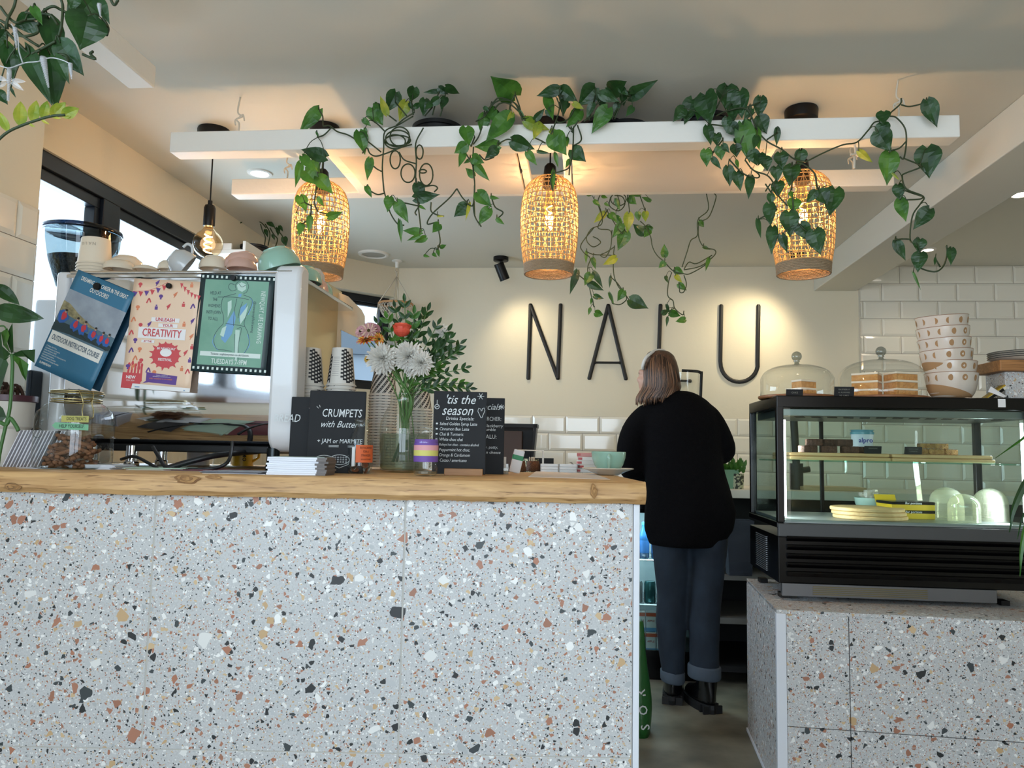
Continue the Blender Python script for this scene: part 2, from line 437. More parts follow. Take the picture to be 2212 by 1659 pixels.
# window wall with the long dark-framed window
SILL, HEAD = 1.14, 2.12
mb = MB(ROOM)
mb.box((UL - .28, VN, HEAD), (UL, 4.13, CEIL)); mb.box((UL - .28, VN, 0), (UL, 4.13, SILL)); mb.box((UL - .28, 4.0, SILL), (UL, 4.13, HEAD))
struct(mb.build('wall_side', M_wall))
def win_frame(name, T, L, z0, z1, mulls, fr=.055, dep=.07, sash=.04):
    mb = MB(T)
    mb.box((0, -dep, z0), (L, 0, z0 + fr)); mb.box((0, -dep, z1 - fr), (L, 0, z1))
    mb.box((0, -dep, z0 + fr), (fr, 0, z1 - fr)); mb.box((L - fr, -dep, z0 + fr), (L, 0, z1 - fr))
    xs = [fr]
    for a, b in mulls:
        mb.box((a, -dep, z0 + fr), (b, 0, z1 - fr)); xs += [a, b]
    xs.append(L - fr)
    for k in range(0, len(xs), 2):
        a, b = xs[k], xs[k + 1]
        mb.box((a, -dep + .012, z0 + fr), (b, -.015, z0 + fr + sash)); mb.box((a, -dep + .012, z1 - fr - sash), (b, -.015, z1 - fr))
        mb.box((a, -dep + .012, z0 + fr + sash), (a + sash * .7, -.015, z1 - fr - sash)); mb.box((b - sash * .7, -dep + .012, z0 + fr + sash), (b, -.015, z1 - fr - sash))
    o = struct(mb.build(name, M_frame, bevel=.003))
    for k in range(0, len(xs), 2):
        a, b = xs[k], xs[k + 1]
        MB(T).box((a + sash * .6, -dep * .55, z0 + fr + sash * .9), (b - sash * .6, -dep * .55 + .005, z1 - fr - sash * .9)).build('pane', M_pane, o)
    return o
# local x runs along the wall, y points out of the room when negative
TW1 = ROOM @ T3(UL - .01, VN, 0, math.pi / 2) @ Matrix.Scale(-1, 4, (0, 1, 0))
win_frame('window_1', TW1, 4.0 - VN, SILL, HEAD, [(2.63 - VN, 2.73 - VN)])
# slanted corner wall with a second window
DL = math.hypot(.59, .59)
TD = ROOM @ T3(-1.78, 4.13, 0, math.pi / 4)      # x along the wall, +y out of the room
def DG(px, py):
    d = ray(px, py); du = Vector((d.x * ca - d.y * sa, d.x * sa + d.y * ca, d.z)); t = 5.91 / (du.y - du.x)
    u, v, z = du.x * t, du.y * t, EYE + du.z * t
    return ((u + 1.78) * math.sqrt(2), z)
gx1, gz0 = DG(847, 845); gz1 = DG(847, 641)[1]
gx0 = .06
mb = MB(TD)
mb.box((-.05, 0, 0), (DL + .06, .14, gz0)); mb.box((-.05, 0, gz1), (DL + .06, .14, CEIL)); mb.box((gx1, 0, gz0), (DL + .06, .14, gz1)); mb.box((-.05, 0, gz0), (gx0, .14, gz1))
struct(mb.build('wall_corner', M_wall))
TDw = TD @ T3(gx0, .07, 0) @ Matrix.Scale(-1, 4, (0, 1, 0))
win_frame('window_2', TDw, gx1 - gx0, gz0, gz1, [], fr=.045, dep=.06, sash=.018)
# shop front wall behind the viewer, with three tall panes and a dark frame
mb = MB(ROOM)
mb.box((UN, VF - .1, 0), (UR, VF, .42)); mb.box((UN, VF - .1, 2.18), (UR, VF, CEIL))
mb.box((UN, VF - .1, .42), (-1.75 + .02, VF, 2.18)); mb.box((2.05, VF - .1, .42), (UR, VF, 2.18))
struct(mb.build('wall_front', M_wall))
TF = ROOM @ T3(-1.62, VF - .02, 0)
win_frame('window_3', TF, 3.67, .42, 2.18, [(1.13, 1.2), (2.42, 2.49)], fr=.06, sash=.02)
TL = ROOM @ T3(UN - .03, -1.5, 0, math.pi / 2) @ Matrix.Scale(-1, 4, (0, 1, 0))
win_frame('window_4', TL, 2.62, 1.34, 2.2, [(1.15, 1.22), (2.18, 2.30)], fr=.05, sash=.015)
o = MB(ROOM).rbox((UN - .0, -1.5, 1.29), (UN + .13, 1.12, 1.335), .003).build('window_ledge', mat('ledge_wood', '8a6c58', .45)); tag(o, 'brown wooden ledge below the left window, seen mirrored in the machine', 'ledge')
# dropped ceiling beam running away from the viewer
struct(rb('trim_2', (1.365, VF, 2.160), (1.612, VB, CEIL), M_ceil, bevel=.004)); 
# street outside the windows
def outside(name, label, u, v, w_, d_, h, col, roof=None, rz=0, z0=0):
    t = thing(name, label, 'building', R3(u, v, 0), -ANG + rz)
    MB().box((-w_ / 2, -d_ / 2, z0), (w_ / 2, d_ / 2, h)).build('wall', mat('render_' + col, col, .85), t)
    r = MB().loft([[(-w_ / 2 - .1, -d_ / 2 - .1, h), (w_ / 2 + .1, -d_ / 2 - .1, h), (w_ / 2 + .1, d_ / 2 + .1, h), (-w_ / 2 - .1, d_ / 2 + .1, h)],
                   [(-w_ / 2 - .1, -.05, h + (roof or .2)), (w_ / 2 + .1, -.05, h + (roof or .2)), (w_ / 2 + .1, .05, h + (roof or .2)), (-w_ / 2 - .1, .05, h + (roof or .2))]]).build('roof', mat('slate_roof', '5c6670', .8), t)
    for k in range(int(w_ // 1.2)):
        x = -w_ / 2 + .8 + k * 1.2
        wd = MB().box((x - .3, -d_ / 2 - .04, h - 1.5), (x + .3, -d_ / 2 + .02, h - .5)).build('window', mat('far_window', '6f8293', .2), t)
    return t
outside('building', 'grey gabled house seen through the long side window', -9.2, 18.6, 3.4, 3, 4.45, '8e979c', .5, rz=.4)
outside('building', 'pale blue house seen through the small corner window', -5.0, 14.6, 3.4, 3, 2.85, 'a8b4c0', .75, rz=.25)
for lab, v_, c_, h_ in (('blue van parked outside the left window', -2.6, '4a6fae', 1.62), ('yellow van parked outside the left window', -.7, 'd8b23a', 1.66)):
    t = thing('parked_van', lab, 'vehicle', R3(-6.2, v_, -.25), -ANG)
    MB().loft([[(-.8, -.85, .35), (.8, -.85, .35), (.8, .85, .35), (-.8, .85, .35)], [(-.8, -.85, 1.0), (.8, -.85, 1.0), (.8, .85, 1.0), (-.8, .85, 1.0)], [(-.7, -.6, h_ + .2), (.7, -.6, h_ + .2), (.7, .8, h_ + .2), (-.7, .8, h_ + .2)]]).build('body', mat('van_' + c_, c_, .3), t, bevel=.05)
    for y_ in (-.5, .5): MB(T3(.75, y_, .3, 0, 0, math.pi / 2)).lathe([(0, -.06), (.3, -.06), (.3, .06), (0, .06)], 24).build('wheel', M_black, t)
    MB().box((.74, -.5, 1.15), (.79, .6, h_ + .05)).build('window', mat('far_window'), t)
struct(MB(ROOM).box((-30, -10.0, -.3), (-2.4, 40, -.25)).build('ground_outside', mat('asphalt', '8d8f90', .9)))
# ================================================================ BAR COUNTER
YC = 1.84; TOP = 1.088; SLB = 1.036
def straight(a, b, n): return [a + (b - a) * k / n for k in range(n + 1)]
t = thing('bar_counter', 'long bar counter clad in pale terrazzo tiles under the oak slab', 'counter', (0, YC, 0))
xr = W(1371, 1200, YC).x
# three columns of 60 cm tiles and a lower row, with fine pale joints
jx = [-1.36, W(330, 1200, YC).x, W(873, 1200, YC).x, xr - .004]
zj = .455
mb = MB()
for i in range(len(jx) - 1):
    for z0, z1 in ((.02, zj - .0012), (zj + .0012, SLB)):
        mb.rbox((jx[i] + .0012, 0, z0), (jx[i + 1] - .0012, .02, z1), .0015, n=1)
mb.build('terrazzo_cladding', TERR, t)
MB().box((-1.36, .0008, .02), (xr - .004, .03, SLB)).build('grout', mat('pale_grout', 'b5b3ae', .9), t)
MB().box((-1.36, .03, .0), (xr - .004, .62, SLB - .002)).build('carcass', mat('carcass_grey', '4a4a48', .8), t)
MB().rbox((xr - .003, -.004, 0), (xr + .0115, .62, SLB - .001), .002).build('edge_trim', mat('white_trim', 'd8dce4', .4), t)

# live-edge oak slab
t = None
rnd = random.Random(3)
def slab():
    mb = MB(); n = 110; x0, x1 = -1.36, W(1399, 1080, 1.80).x
    rings = []
    for k in range(n + 1):
        x = x0 + (x1 - x0) * k / n
        e = .003 * math.sin(x * 9) + .0015 * math.sin(x * 23 + 1) + .0006 * math.sin(x * 61)
        b = .0008 * math.sin(x * 31) + .0005 * math.sin(x * 77)
        yb = 2.86 if x < -.40 else (2.86 - min(1, (x + .40) / .12) * .29)
        yf = 1.815 + e
        end = max(0, (x - (x1 - .02)) / .02)
        rings.append([(x, yf + .006 + end * .006, SLB + b), (x, yf - .004 + end * .006, SLB + .012 + b), (x, yf - .003, SLB + .03), (x, yf + .003 + end * .003, TOP - .004 - end * .002), (x, yf + .010, TOP), (x, yb, TOP), (x, yb, SLB)])
    mb.loft(rings)
    return mb
o = slab().build('oak_worktop', M_slab, smooth=.7)
tag(o, 'thick live-edge oak slab lying along the top of the bar counter', 'bar top')
# knots and darker rough marks in the front edge
def knot(px, py, w_, h_, col='6a4426'):
    c = W(px, py, 1.8105); mb = MB(); rk = random.Random(px)
    for k, f in enumerate((1, .78, .55, .3)):
        ph = rk.uniform(0, 6); sh = (rk.uniform(-.1, .1) * w_, rk.uniform(-.15, .15) * h_)
        pts = [(c.x + sh[0] + math.cos(a) * w_ * f * (1 + .16 * math.sin(3 * a + ph) + .08 * math.sin(7 * a)), c.y - k * .0008, c.z + sh[1] + math.sin(a) * h_ * f * (1 + .2 * math.cos(2 * a + ph))) for a in [2 * math.pi * j / 26 for j in range(26)]]
        mb.m = k % 2
        mb.loft([pts, [(x_, y_ - .0012, z_) for x_, y_, z_ in pts]])
    return mb.build('knot', [mat('knot_' + col, col, .8, noise=.5, nscale=60, ncol='9a7448'), mat('knot_mid', '8f683e', .8, noise=.5, nscale=80, ncol='b78c58')], o)
knot(404, 1034, .028, .012); knot(462, 1030, .018, .004, '8a6038'); knot(1283, 1062, .008, .016, '7a5026'); knot(25, 1052, .02, .008, '5d4632')

# ================================================================ TERRAZZO PLINTH + CAKE CASE (right)
PZ = .632
t = thing('display_plinth', 'low terrazzo plinth carrying the black cake display case', 'plinth', R3(.675, 2.775, 0), -ANG - math.radians(3.2))
mb = MB()
mb.rbox((.018, 0, .02), (.22, .02, .245), .001, n=1); mb.rbox((.018, 0, .2475), (.22, .02, PZ - .012), .001, n=1)
x = .2225
while x < 1.5:
    mb.rbox((x, 0, .02), (x + .597, .02, .245), .001, n=1); mb.rbox((x, 0, .2475), (x + .597, .02, PZ - .012), .001, n=1); x += .6
mb.build('front_cladding', TERR, t)
MB().box((-.004, .02, 0), (1.9, .68, PZ - .013)).build('carcass', mat('carcass_grey'), t)
mb = MB(); mb.box((-.014, .02, .01), (-.004, .42, PZ - .004)); mb.box((-.014, .4215, .01), (-.004, .68, PZ - .004)); mb.build('side_cladding', TERR, t)
MB().box((-.014, -.002, PZ - .0115), (1.9, .68, PZ)).build('plinth_top', TERR, t)
MB().rbox((-.016, -.003, 0), (.017, .019, PZ - .012), .002).build('edge_trim', mat('white_trim'), t)
MB().rbox((-.02, .02, 0), (-.0145, .68, .012), .001).build('floor_seal', mat('white_trim'), t)

CU0, CU1, CV0, CV1, CZ0, CZ1 = .712, 1.66, 2.955, 3.44, .645, 1.385
W_, D_ = CU1 - CU0, CV1 - CV0
cs = thing('cake_display_case', 'black framed glass cake case lit by LED strips on the terrazzo plinth', 'display case', R3(CU0, CV0, CZ0), -ANG)
H_ = CZ1 - CZ0
M_led = mat('led_strip', 'ffffff', .5, emit=14, ecol='f4f8ff')
M_blk = mat('case_black', '040405', .22, spec=.25)
fl = .27     # height of the machine base
mb = MB()
mb.rbox((0, 0, H_ - .045), (W_, D_, H_), .004); mb.rbox((-.004, -.002, fl - .02), (.022, D_, fl), .003)
mb.rbox((0, 0, fl), (.026, .026, H_ - .04), .003); mb.rbox((W_ - .062, 0, fl), (W_, .026, H_ - .04), .003)
mb.rbox((0, D_ - .026, fl), (.026, D_, H_ - .04), .003); mb.rbox((W_ - .026, D_ - .026, fl), (W_, D_, H_ - .04), .003)
mb.rbox((W_ * .31, D_ - .012, fl), (W_ * .31 + .016, D_, H_ - .04), .002)
mb.build('frame', M_blk, cs)
mb = MB(); mb.rbox((.03, .03, H_ - .075), (W_ - .03, D_ - .03, H_ - .047), .003); mb.m = 1
for r in range(2):
    for k in range(13):
        mb.rbox((.08 + k * .06 + r * .02, .05 + r * .06, H_ - .0765), (.115 + k * .06 + r * .02, .062 + r * .06, H_ - .0745), .001)
mb.build('fan_cover', [M_steel, M_black], cs)
for nm, a, b in (('front_glass', (.026, .008, fl + .002), (W_ - .062, .012, H_ - .045)), ('side_glass', (.008, .026, fl), (.012, D_ - .026, H_ - .045)),
                 ('side_glass', (W_ - .012, .026, fl), (W_ - .008, D_ - .026, H_ - .045)), ('back_glass', (.026, D_ - .010, fl), (W_ - .026, D_ - .006, H_ - .045))):
    MB().box(a, b).build(nm, glass('case_glass', 'eef6f4', refl=1.35), cs)
g = MB().rbox((.03, .04, .495), (W_ - .03, D_ - .05, .501), .002).build('glass_shelf', glass('shelf_glass', 'd2ebe2'), cs)
MB().rbox((.02, .012, fl - .004), (W_ - .02, D_ - .02, fl + .01), .003).build('deck', mat('deck_steel', '8f9696', .4, metal=.7), cs)
MB().rbox((.0, -.006, fl - .052), (W_ + .0, .014, fl - .004), .004).build('front_rail', mat('rail_grey', '4a4c4e', .45, metal=.5), cs)
for x in (.031, W_ - .073):
    mb = MB(); mb.rbox((x, .02, fl + .02), (x + .007, .03, H_ - .09), .001)
    mb.build('led_strip', M_led, cs)
mb = MB(); mb.rbox((.0, .0, .05), (W_, D_, fl - .052), .004); mb.build('base_housing', M_blk, cs)
mb = MB()
for k in range(5):
    z = .075 + k * .032
    mb.loft([[(.03, -.004, z), (.03, -.016, z + .014), (.03, -.014, z + .018), (.03, 0.0, z + .02)], [(W_ - .02, -.004, z), (W_ - .02, -.016, z + .014), (W_ - .02, -.014, z + .018), (W_ - .02, 0.0, z + .02)]])
mb.build('louvres', M_blk, cs)
mb = MB()
for k in range(18): mb.box((-.003, .18, .068 + k * .0075), (.001, .36, .068 + k * .0075 + .003))
mb.m = 0; mb.build('side_vent', mat('vent_steel', 'a8adb2', .3, metal=.8), cs)
MB().rbox((.012, -.004, .004), (W_ - .19, .02, .05), .002).build('kick_plate', mat('kick_steel', '66676a', .4, metal=.7), cs)
mb = MB()
for k in range(5): mb.box((.12, -.006, .012 + k * .0068), (.52, -.003, .012 + k * .0068 + .003))
mb.build('kick_grille', mat('grille_bronze', '6d6446', .4, metal=.7), cs)
mb = MB(); mb.box((.02, .05, -.012), (.05, .1, .005)); mb.box((W_ - .15, .05, -.012), (W_ - .12, .1, .005)); mb.box((.02, D_ - .1, -.012), (.05, D_ - .05, .005)); mb.box((W_ - .05, D_ - .1, -.012), (W_ - .02, D_ - .05, .005))
mb.build('feet', M_black, cs)
for k, (x, pw) in enumerate(((.3, 5), (.75, 5))):
    pass
lamp('case_led_light', 'AREA', R3(CU0 + .06, CV0 + .10, CZ0 + .42), 2.6, (.93, .97, 1), .03, .3, aim=R3(CU0 + .6, CV0 + .3, CZ0 + .30))
lamp('case_led_light', 'AREA', R3(CU1 - .10, CV0 + .10, CZ0 + .42), 2.6, (.93, .97, 1), .03, .3, aim=R3(CU0 + .3, CV0 + .3, CZ0 + .35))
CASE = lambda x, y, z: R3(CU0 + x, CV0 + y, CZ0 + z)
CASE_T = ROOM @ T3(CU0, CV0, CZ0)
def cpx(px, py, y):
    """point of the case interior seen at a pixel, y metres behind its front"""
    p = UV(V(px, py, CV0 + y)); return (p.x - CU0, y, p.z - CZ0)

# ---- boards, cakes and tubs inside
M_board = wood('board_bamboo', 'c8a06a', 'ddbb84', '9a7040', streak=False)
zs = .501
def board(x0, x1, y0, y1, z, label, h=.014):
    t = thing('serving_board', label, 'board', CASE(0, 0, 0), -ANG)
    MB().rbox((x0, y0, z), (x1, y1, z + h), .005).build('board', M_board, t) if 0 else None
    o = MB().rbox((x0, y0, z), (x1, y1, z + h), .012).build('serving_board', M_board, None, smooth=S); bpy.data.objects.remove(t)
    o.location = CASE(0, 0, 0); o.rotation_euler = (0, 0, -ANG)
    return tag(o, label, 'board')
xa = cpx(1705, 985, .06)[0]; xm = cpx(1925, 985, .06)[0]; xb = cpx(2150, 985, .06)[0]
board(max(xa, .045), xm, .055, .33, zs, 'wooden board under the brownies, lower one of the left pair')
board(max(xa, .045) - .0, xm - .004, .058, .33, zs + .0145, 'wooden board under the brownies, upper one of the left pair')
board(xm + .002, xb, .055, .33, zs, 'wooden board under the traybakes, lower one of the right pair')
board(xm + .003, xb - .008, .058, .33, zs + .0145, 'wooden board under the traybakes, upper one of the right pair')
zt_ = zs + .0287
M_brown = mat('brownie', '3e261c', .8, noise=.4, nscale=60, ncol='634434', bump=.8, bscale=120)
M_flap = mat('flapjack', '9a6a36', .8, noise=.4, nscale=80, ncol='c59a58', bump=1, bscale=160)
def lump(mb, c, s_, rz=0, seed=1, T=None):
    r = random.Random(seed); T = T3(*c, rz)
    mb.rbox((-s_[0] / 2, -s_[1] / 2, 0), (s_[0] / 2, s_[1] / 2, s_[2]), .004, T=T, n=2)
BR = [(1745, .10, 0, .3), (1790, .11, 0, -.2), (1835, .10, 0, .1), (1868, .12, 0, -.4), (1758, .11, 1, -.15), (1790, .14, 1, .25), (1822, .12, 1, .05)]
gb = 'brownies stacked on the left boards'
for k, (px, y, lv, rz) in enumerate(BR):
    x = cpx(px, 970, y)[0]
    o = MB(); lump(o, (0, 0, 0), (.058, .045, .026), 0)
    o = o.build('brownie', M_brown, smooth=S); o.location = CASE(x, y, zt_ + .0265 * lv); o.rotation_euler = (0, 0, -ANG + rz)
    tag(o, 'dark chocolate brownie on the left boards of the glass shelf', 'brownie', gb)
for k, (px, y, lv, rz) in enumerate([(1990, .12, 0, .1), (2020, .11, 0, -.2), (2048, .13, 0, .2), (2000, .13, 1, -.1), (2028, .12, 1, .15)]):
    x = cpx(px, 970, y)[0]
    t_ = thing('flapjack', 'golden traybake square with icing drizzle on the right boards', 'cake', CASE(x, y, zt_ + .0215 * lv), -ANG + rz, 'traybake squares on the right boards')
    mb = MB(); lump(mb, (0, 0, 0), (.052, .045, .021)); mb.build('sponge', M_flap, t_, smooth=S)
    mb = MB()
    mb.tube([(-.024 + .006 * j, (-1) ** j * .019, .0216) for j in range(9)], .0011, 5); mb.build('icing', M_paper, t_)
# yoghurt tub
M_tub = mat('tub_white', 'e4eaee', .4)
c = cpx(1863, 978, .24)
t_ = thing('yoghurt_tub', 'white yoghurt tub with teal lid behind the brownies', 'tub', CASE(c[0], .24, zt_), -ANG)
MB().lathe([(.034, 0), (.038, .03), (.042, .075), (.0425, .078)], 28, caps=(True, True)).build('tub', M_tub, t_, smooth=S)
MB().lathe([(.0445, .076), (.0445, .086), (.041, .087), (.0405, .092), (.046, .093), (.046, .0945), (0, .0945)], 28).build('lid', mat('tub_teal', '5f9aa6', .3), t_, smooth=S)
mb = MB(); text(mb, 'alpro', .026, T3(0, -.0405, .052) @ XZ, bold=.02); mb.build('lettering', mat('tub_purple', '4c4a9c', .6), t_)
# black name tags
def tag_card(name, label, loc, w_, h_, lines, tilt=.25, rz=-ANG, size=.009):
    t = thing(name, label, 'sign', loc, rz)
    T = T3(0, 0, 0, 0, -tilt)
    MB().box((-w_ / 2, 0, 0), (w_ / 2, .0015, h_), T).build('card', M_black_c, t)
    mb = MB(); mb.box((-w_ / 2, .0012, 0), (w_ / 2, .02, .0012)); mb.build('foot', M_black, t)
    mb = MB()
    for k, s_ in enumerate(lines): text(mb, s_, size, T @ T3(0, -.0006, h_ - size * 1.4 - k * size * 1.5) @ XZ, sx=.9, sp=1.25)
    mb.build('lettering', mat('tag_lettering', '8e9088', .8), t)
    return t
c = cpx(1890, 975, .035)
tag_card('name_tag', 'black brownies tag standing in front of the brownies', CASE(c[0], .058, zt_), .062, .028, ['BROWNIES'], -.2, size=.006)
c = cpx(1978, 975, .035)
tag_card('name_tag', 'black choc chip tag standing in front of the drizzled traybakes', CASE(c[0], .058, zt_), .062, .028, ['CHOC CHIP', 'FLAPJACK'], -.2, size=.006)
# round boards, yellow cartons, bowl, plastic domes on the deck
zd = fl + .0105
c = cpx(1880, 1115, .16)
for k in range(3):
    o = MB().lathe([(0, 0), (.130, 0), (.133, .003), (.133, .011), (.130, .014), (0, .014)], 48).build('round_board', M_board, smooth=S)
    o.location = CASE(c[0] - .004 * k, .165 + .004 * k, zd + .0145 * k)
    tag(o, ['round bamboo board, lowest of three in the case', 'round bamboo board, middle of three in the case', 'round bamboo board, topmost of three in the case'][k], 'board', 'round boards stacked on the case deck')
M_yel = mat('carton_yellow', 'c8a81c', .5)
for k in range(2):
    x = cpx(1965, 1120, .2)[0]
    t_ = thing('food_carton', ['yellow and black food carton, lower of two in the case', 'yellow and black food carton with open flap, upper of two in the case'][k], 'carton', CASE(x, .24, zd + k * .0335), -ANG + .12)
    MB().rbox((-.085, -.06, 0), (.085, .06, .022), .002).build('carton', M_yel, t_)
    MB().rbox((-.0855, -.0605, .022), (.0855, .0605, .033), .002).build('lid', M_blk, t_)
    mb = MB(); text(mb, 'Bar portions' if k else 'Bar portions', .013, T3(.0, -.0612, .0275) @ XZ, shear=.2); mb.build('lettering', M_paper, t_)
    if k: MB().box((-.085, .058, 0), (.0, .061, .055), T3(0, 0, .033, 0, -.5)).build('flap', M_yel, t_)
def ridged(n, r0, h):
    prof = [(r0, 0)]
    for k in range(n): z = h * .55 * k / n; prof += [(r0 + .0012, z + .001), (r0, z + h * .3 / n)]
    prof += [(r0 * math.cos(a), h * .55 + h * .45 * math.sin(a)) for a in [math.pi / 2 * j / 10 for j in range(1, 11)]]
    return prof
M_dome = glass('dome_plastic', 'eef0dc', rough=.1, refl=1.6, haze=.24, hcol='f6f4e4')
for px, y, r0, hh, lab in ((2045, .22, .06, .125, 'clear plastic dome lid, back left of the three in the case'), (2082, .11, .055, .105, 'clear plastic dome lid, middle front of the three in the case'), (2140, .20, .06, .125, 'clear plastic dome lid, rightmost of the three in the case')):
    x = cpx(px, 1100, y)[0]
    o = MB().lathe(ridged(14, r0, hh), 36).build('dome_lid', M_dome, smooth=S); o.location = CASE(x, y, zd); tag(o, lab, 'lid')
x = cpx(1880, 1080, .38)[0]
t_ = thing('wrapped_bowl', 'pale green bowl under scrunched cling film behind the round boards', 'bowl', CASE(x, .38, zd), 0)
MB().lathe([(0, 0), (.03, 0), (.045, .02), (.058, .045), (.062, .07), (.06, .07), (.055, .045), (.0, .02)], 28).build('bowl', mat('celadon', '9fb8ac', .3), t_, smooth=S)
rn = random.Random(5); mb = MB()
for k in range(26):
    a = rn.uniform(0, 6.28); r = rn.uniform(0, .045); mb.ball((r * math.cos(a), r * math.sin(a), .072 + rn.uniform(0, .05) * (1 - r / .05)), (rn.uniform(.008, .02), rn.uniform(.006, .014), rn.uniform(.006, .016)), 7)
mb.build('cling_film', glass('film', 'f4f4ee', .15, 1.5, .25, 'd9d2c8'), t_)

# ---- on top of the case
TC = CZ1
M_ked = mat('cake_sponge', 'c48a4a', .8, noise=.4, nscale=50, ncol='dba868', bump=.6, bscale=100)
M_cream = mat('cream', 'f0e6d2', .6)
def cloche(px, v, r, h, label, board_r):
    p = UV(V(px, 853, v)); loc = R3(p.x, v, TC)
    b_ = MB().lathe([(0, 0), (board_r, 0), (board_r + .004, .004), (board_r + .004, .01), (board_r, .012), (0, .012)], 48).build('cake_board', wood('board_dark', '7a4c2a', '9a6a40', '4a2c18', streak=False) if 'board_dark' not in MATS else MATS['board_dark'], smooth=S)
    b_.location = loc; tag(b_, label[1], 'board')
    t = thing('glass_cloche', label[0], 'cloche', loc + Vector((0, 0, .0125)))
    pr = [(r, 0), (r + .002, .002), (r, .02), (r, h * .55)] + [(r * .98 * math.cos(a) ** .8, h * .55 + h * .45 * math.sin(a)) for a in [math.pi / 2 * j / 9 for j in range(1, 9)]] + [(0.001, h)]
    MB().lathe(pr, 56).build('dome', M_gjar, t, smooth=2)
    MB().lathe([(.001, h), (.010, h + .002), (.008, h + .01), (.013, h + .014)] + [(.020 * math.sin(a), h + .034 - .020 * math.cos(a)) for a in [math.pi * j / 12 for j in range(2, 13)]], 24).build('knob', glass('knob_glass', 'c9cfcf', refl=1.9), t, smooth=2)
    return p.x, v
cu1, cv1 = cloche(1722, 3.14, .139, .125, ('smaller glass cake dome left on top of the display case', 'dark wooden base under the left cake dome'), .145)
cu2, cv2 = cloche(1905, 3.16, .159, .150, ('larger glass cake dome beside the stack of bowls', 'dark wooden base under the right cake dome'), .168)
def slice_(u, v, z, rz, n, label, ln=.11, wd=.075):
    t = thing('cake_slice', label, 'cake', R3(u, v, z), -ANG + rz)
    hh = .024
    mb = MB(); mc = MB()
    for k in range(n):
        mb.poly([(-ln / 2, -wd / 2), (ln / 2, -wd * .3), (ln / 2, wd * .3), (-ln / 2, wd / 2)], hh, T3(0, 0, k * (hh + .008)))
        mc.poly([(-ln / 2 - .001, -wd / 2 - .001), (ln / 2 + .001, -wd * .3 - .001), (ln / 2 + .001, wd * .3), (-ln / 2 - .001, wd / 2)], .0085, T3(0, 0, k * (hh + .008) + hh))
    mb.build('sponge', M_ked, t, bevel=.002); mc.build('cream', M_cream, t, bevel=.002)
    return t
slice_(cu1 + .03, cv1 - .0, TC + .0125, .4, 2, 'slice of brown cake under the smaller glass dome', .08, .06)
slice_(cu2 + .065, cv2 - .03, TC + .0125, .2, 3, 'tall layered cake slice at the right under the larger dome', .10, .085)
slice_(cu2 - .055, cv2 + .01, TC + .0125, 2.6, 3, 'tall cream layered cake slice at the left under the larger dome', .10, .085)
p = UV(V(1716, 853, 2.985)); tag_card('name_tag', 'small black cake tag at the foot of the smaller glass dome', R3(p.x, 2.985, TC), .062, .026, ['CAKE'], -.2)
p = UV(V(1823, 855, 2.975)); tag_card('name_tag', 'black raspberry and almond cake tag between the two glass domes', R3(p.x, 2.975, TC), .072, .037, ['RASPBERRY', '& ALMOND', 'VG CAKE'], -.2, size=.0075)
# stack of six moon-phase bowls
M_bowl = mat('stoneware', 'cfc6bb', .25, coat=.4); M_clay = mat('raw_clay', 'a5815a', .75)
def bowl():
    t = thing('moon_bowl', 'x', 'bowl')
    r, h = .0935, .102
    out = [(0, 0), (.045, 0), (.056, .003), (.068, .012), (.077, .025), (.083, .042), (.0865, .0575), (.0905, .08), (r, h)]
    inn = [(r - .003, h), (.0875, .08), (.0832, .0575), (.079, .042), (.060, .013), (0, .006)]
    MB().lathe(out + inn, 48).build('bowl', M_bowl, t, smooth=S)
    mb = MB()
    def at(a, z, rr=None):
        R_ = .0868 if z > .06 else .0855
        R_ = .0865 + (z - .0575) * .157 + .0008
        return (R_ * math.sin(a), -R_ * math.cos(a), z)
    for k in range(12):
        a0 = k * math.pi / 6 + .1; ph = (k % 6)
        n = 14
        for (cx, bite) in ((0, [0, .2, .55, .55, -.55, -.2][ph]),):
            pts = []
            for j in range(n + 1):
                th = -math.pi / 2 + math.pi * j / n
                pts.append((math.cos(th), math.sin(th)))
            for j in range(n, -1, -1):
                th = -math.pi / 2 + math.pi * j / n
                w2 = -math.cos(th) * (1 - 2 * abs(bite)) if ph else -math.cos(th)
                pts.append((w2, math.sin(th)))
            sg = 1 if bite >= 0 else -1
            vs = [at(a0 + sg * x_ * .115, .081 + y_ * .0118) for x_, y_ in pts]
            m_ = n + 1
            fs = [(j, j + 1, 2 * m_ - 2 - j, 2 * m_ - 1 - j) for j in range(n)]
            mb.add(vs, fs)
    mb.build('moon_pattern', M_clay, t)
    mb = MB().lathe([(r + .0003, h - .001), (r - .001, h + .0015), (r - .004, h)], 48); mb.build('rim', mat('bowl_rim', '8f6a4e', .7), t, smooth=S)
    # dipped unglazed foot, cut on a slant
    vs = []; n = 48; rows = 7
    for i in range(rows):
        for k in range(n):
            a = 2 * math.pi * k / n; top = .034 - .026 * math.cos(a)
            z = top * i / (rows - 1)
            for j in range(len(out) - 2):
                if out[j + 1][1] <= z <= out[j + 2][1]:
                    f_ = (z - out[j + 1][1]) / (out[j + 2][1] - out[j + 1][1] + 1e-9); R_ = out[j + 1][0] + f_ * (out[j + 2][0] - out[j + 1][0]); break
            vs.append(((R_ + .0006) * math.cos(a), (R_ + .0006) * math.sin(a), z))
    fs = [(i * n + k, i * n + (k + 1) % n, (i + 1) * n + (k + 1) % n, (i + 1) * n + k) for i in range(rows - 1) for k in range(n)]
    MB().add(vs, fs).build('bare_foot', M_clay, t, smooth=S)
    return t
b0 = bowl(); p = UV(V(2056, 853, 3.10))
pos = ['bottom', 'second from the bottom', 'third from the bottom', 'fourth from the bottom', 'fifth from the bottom', 'topmost']
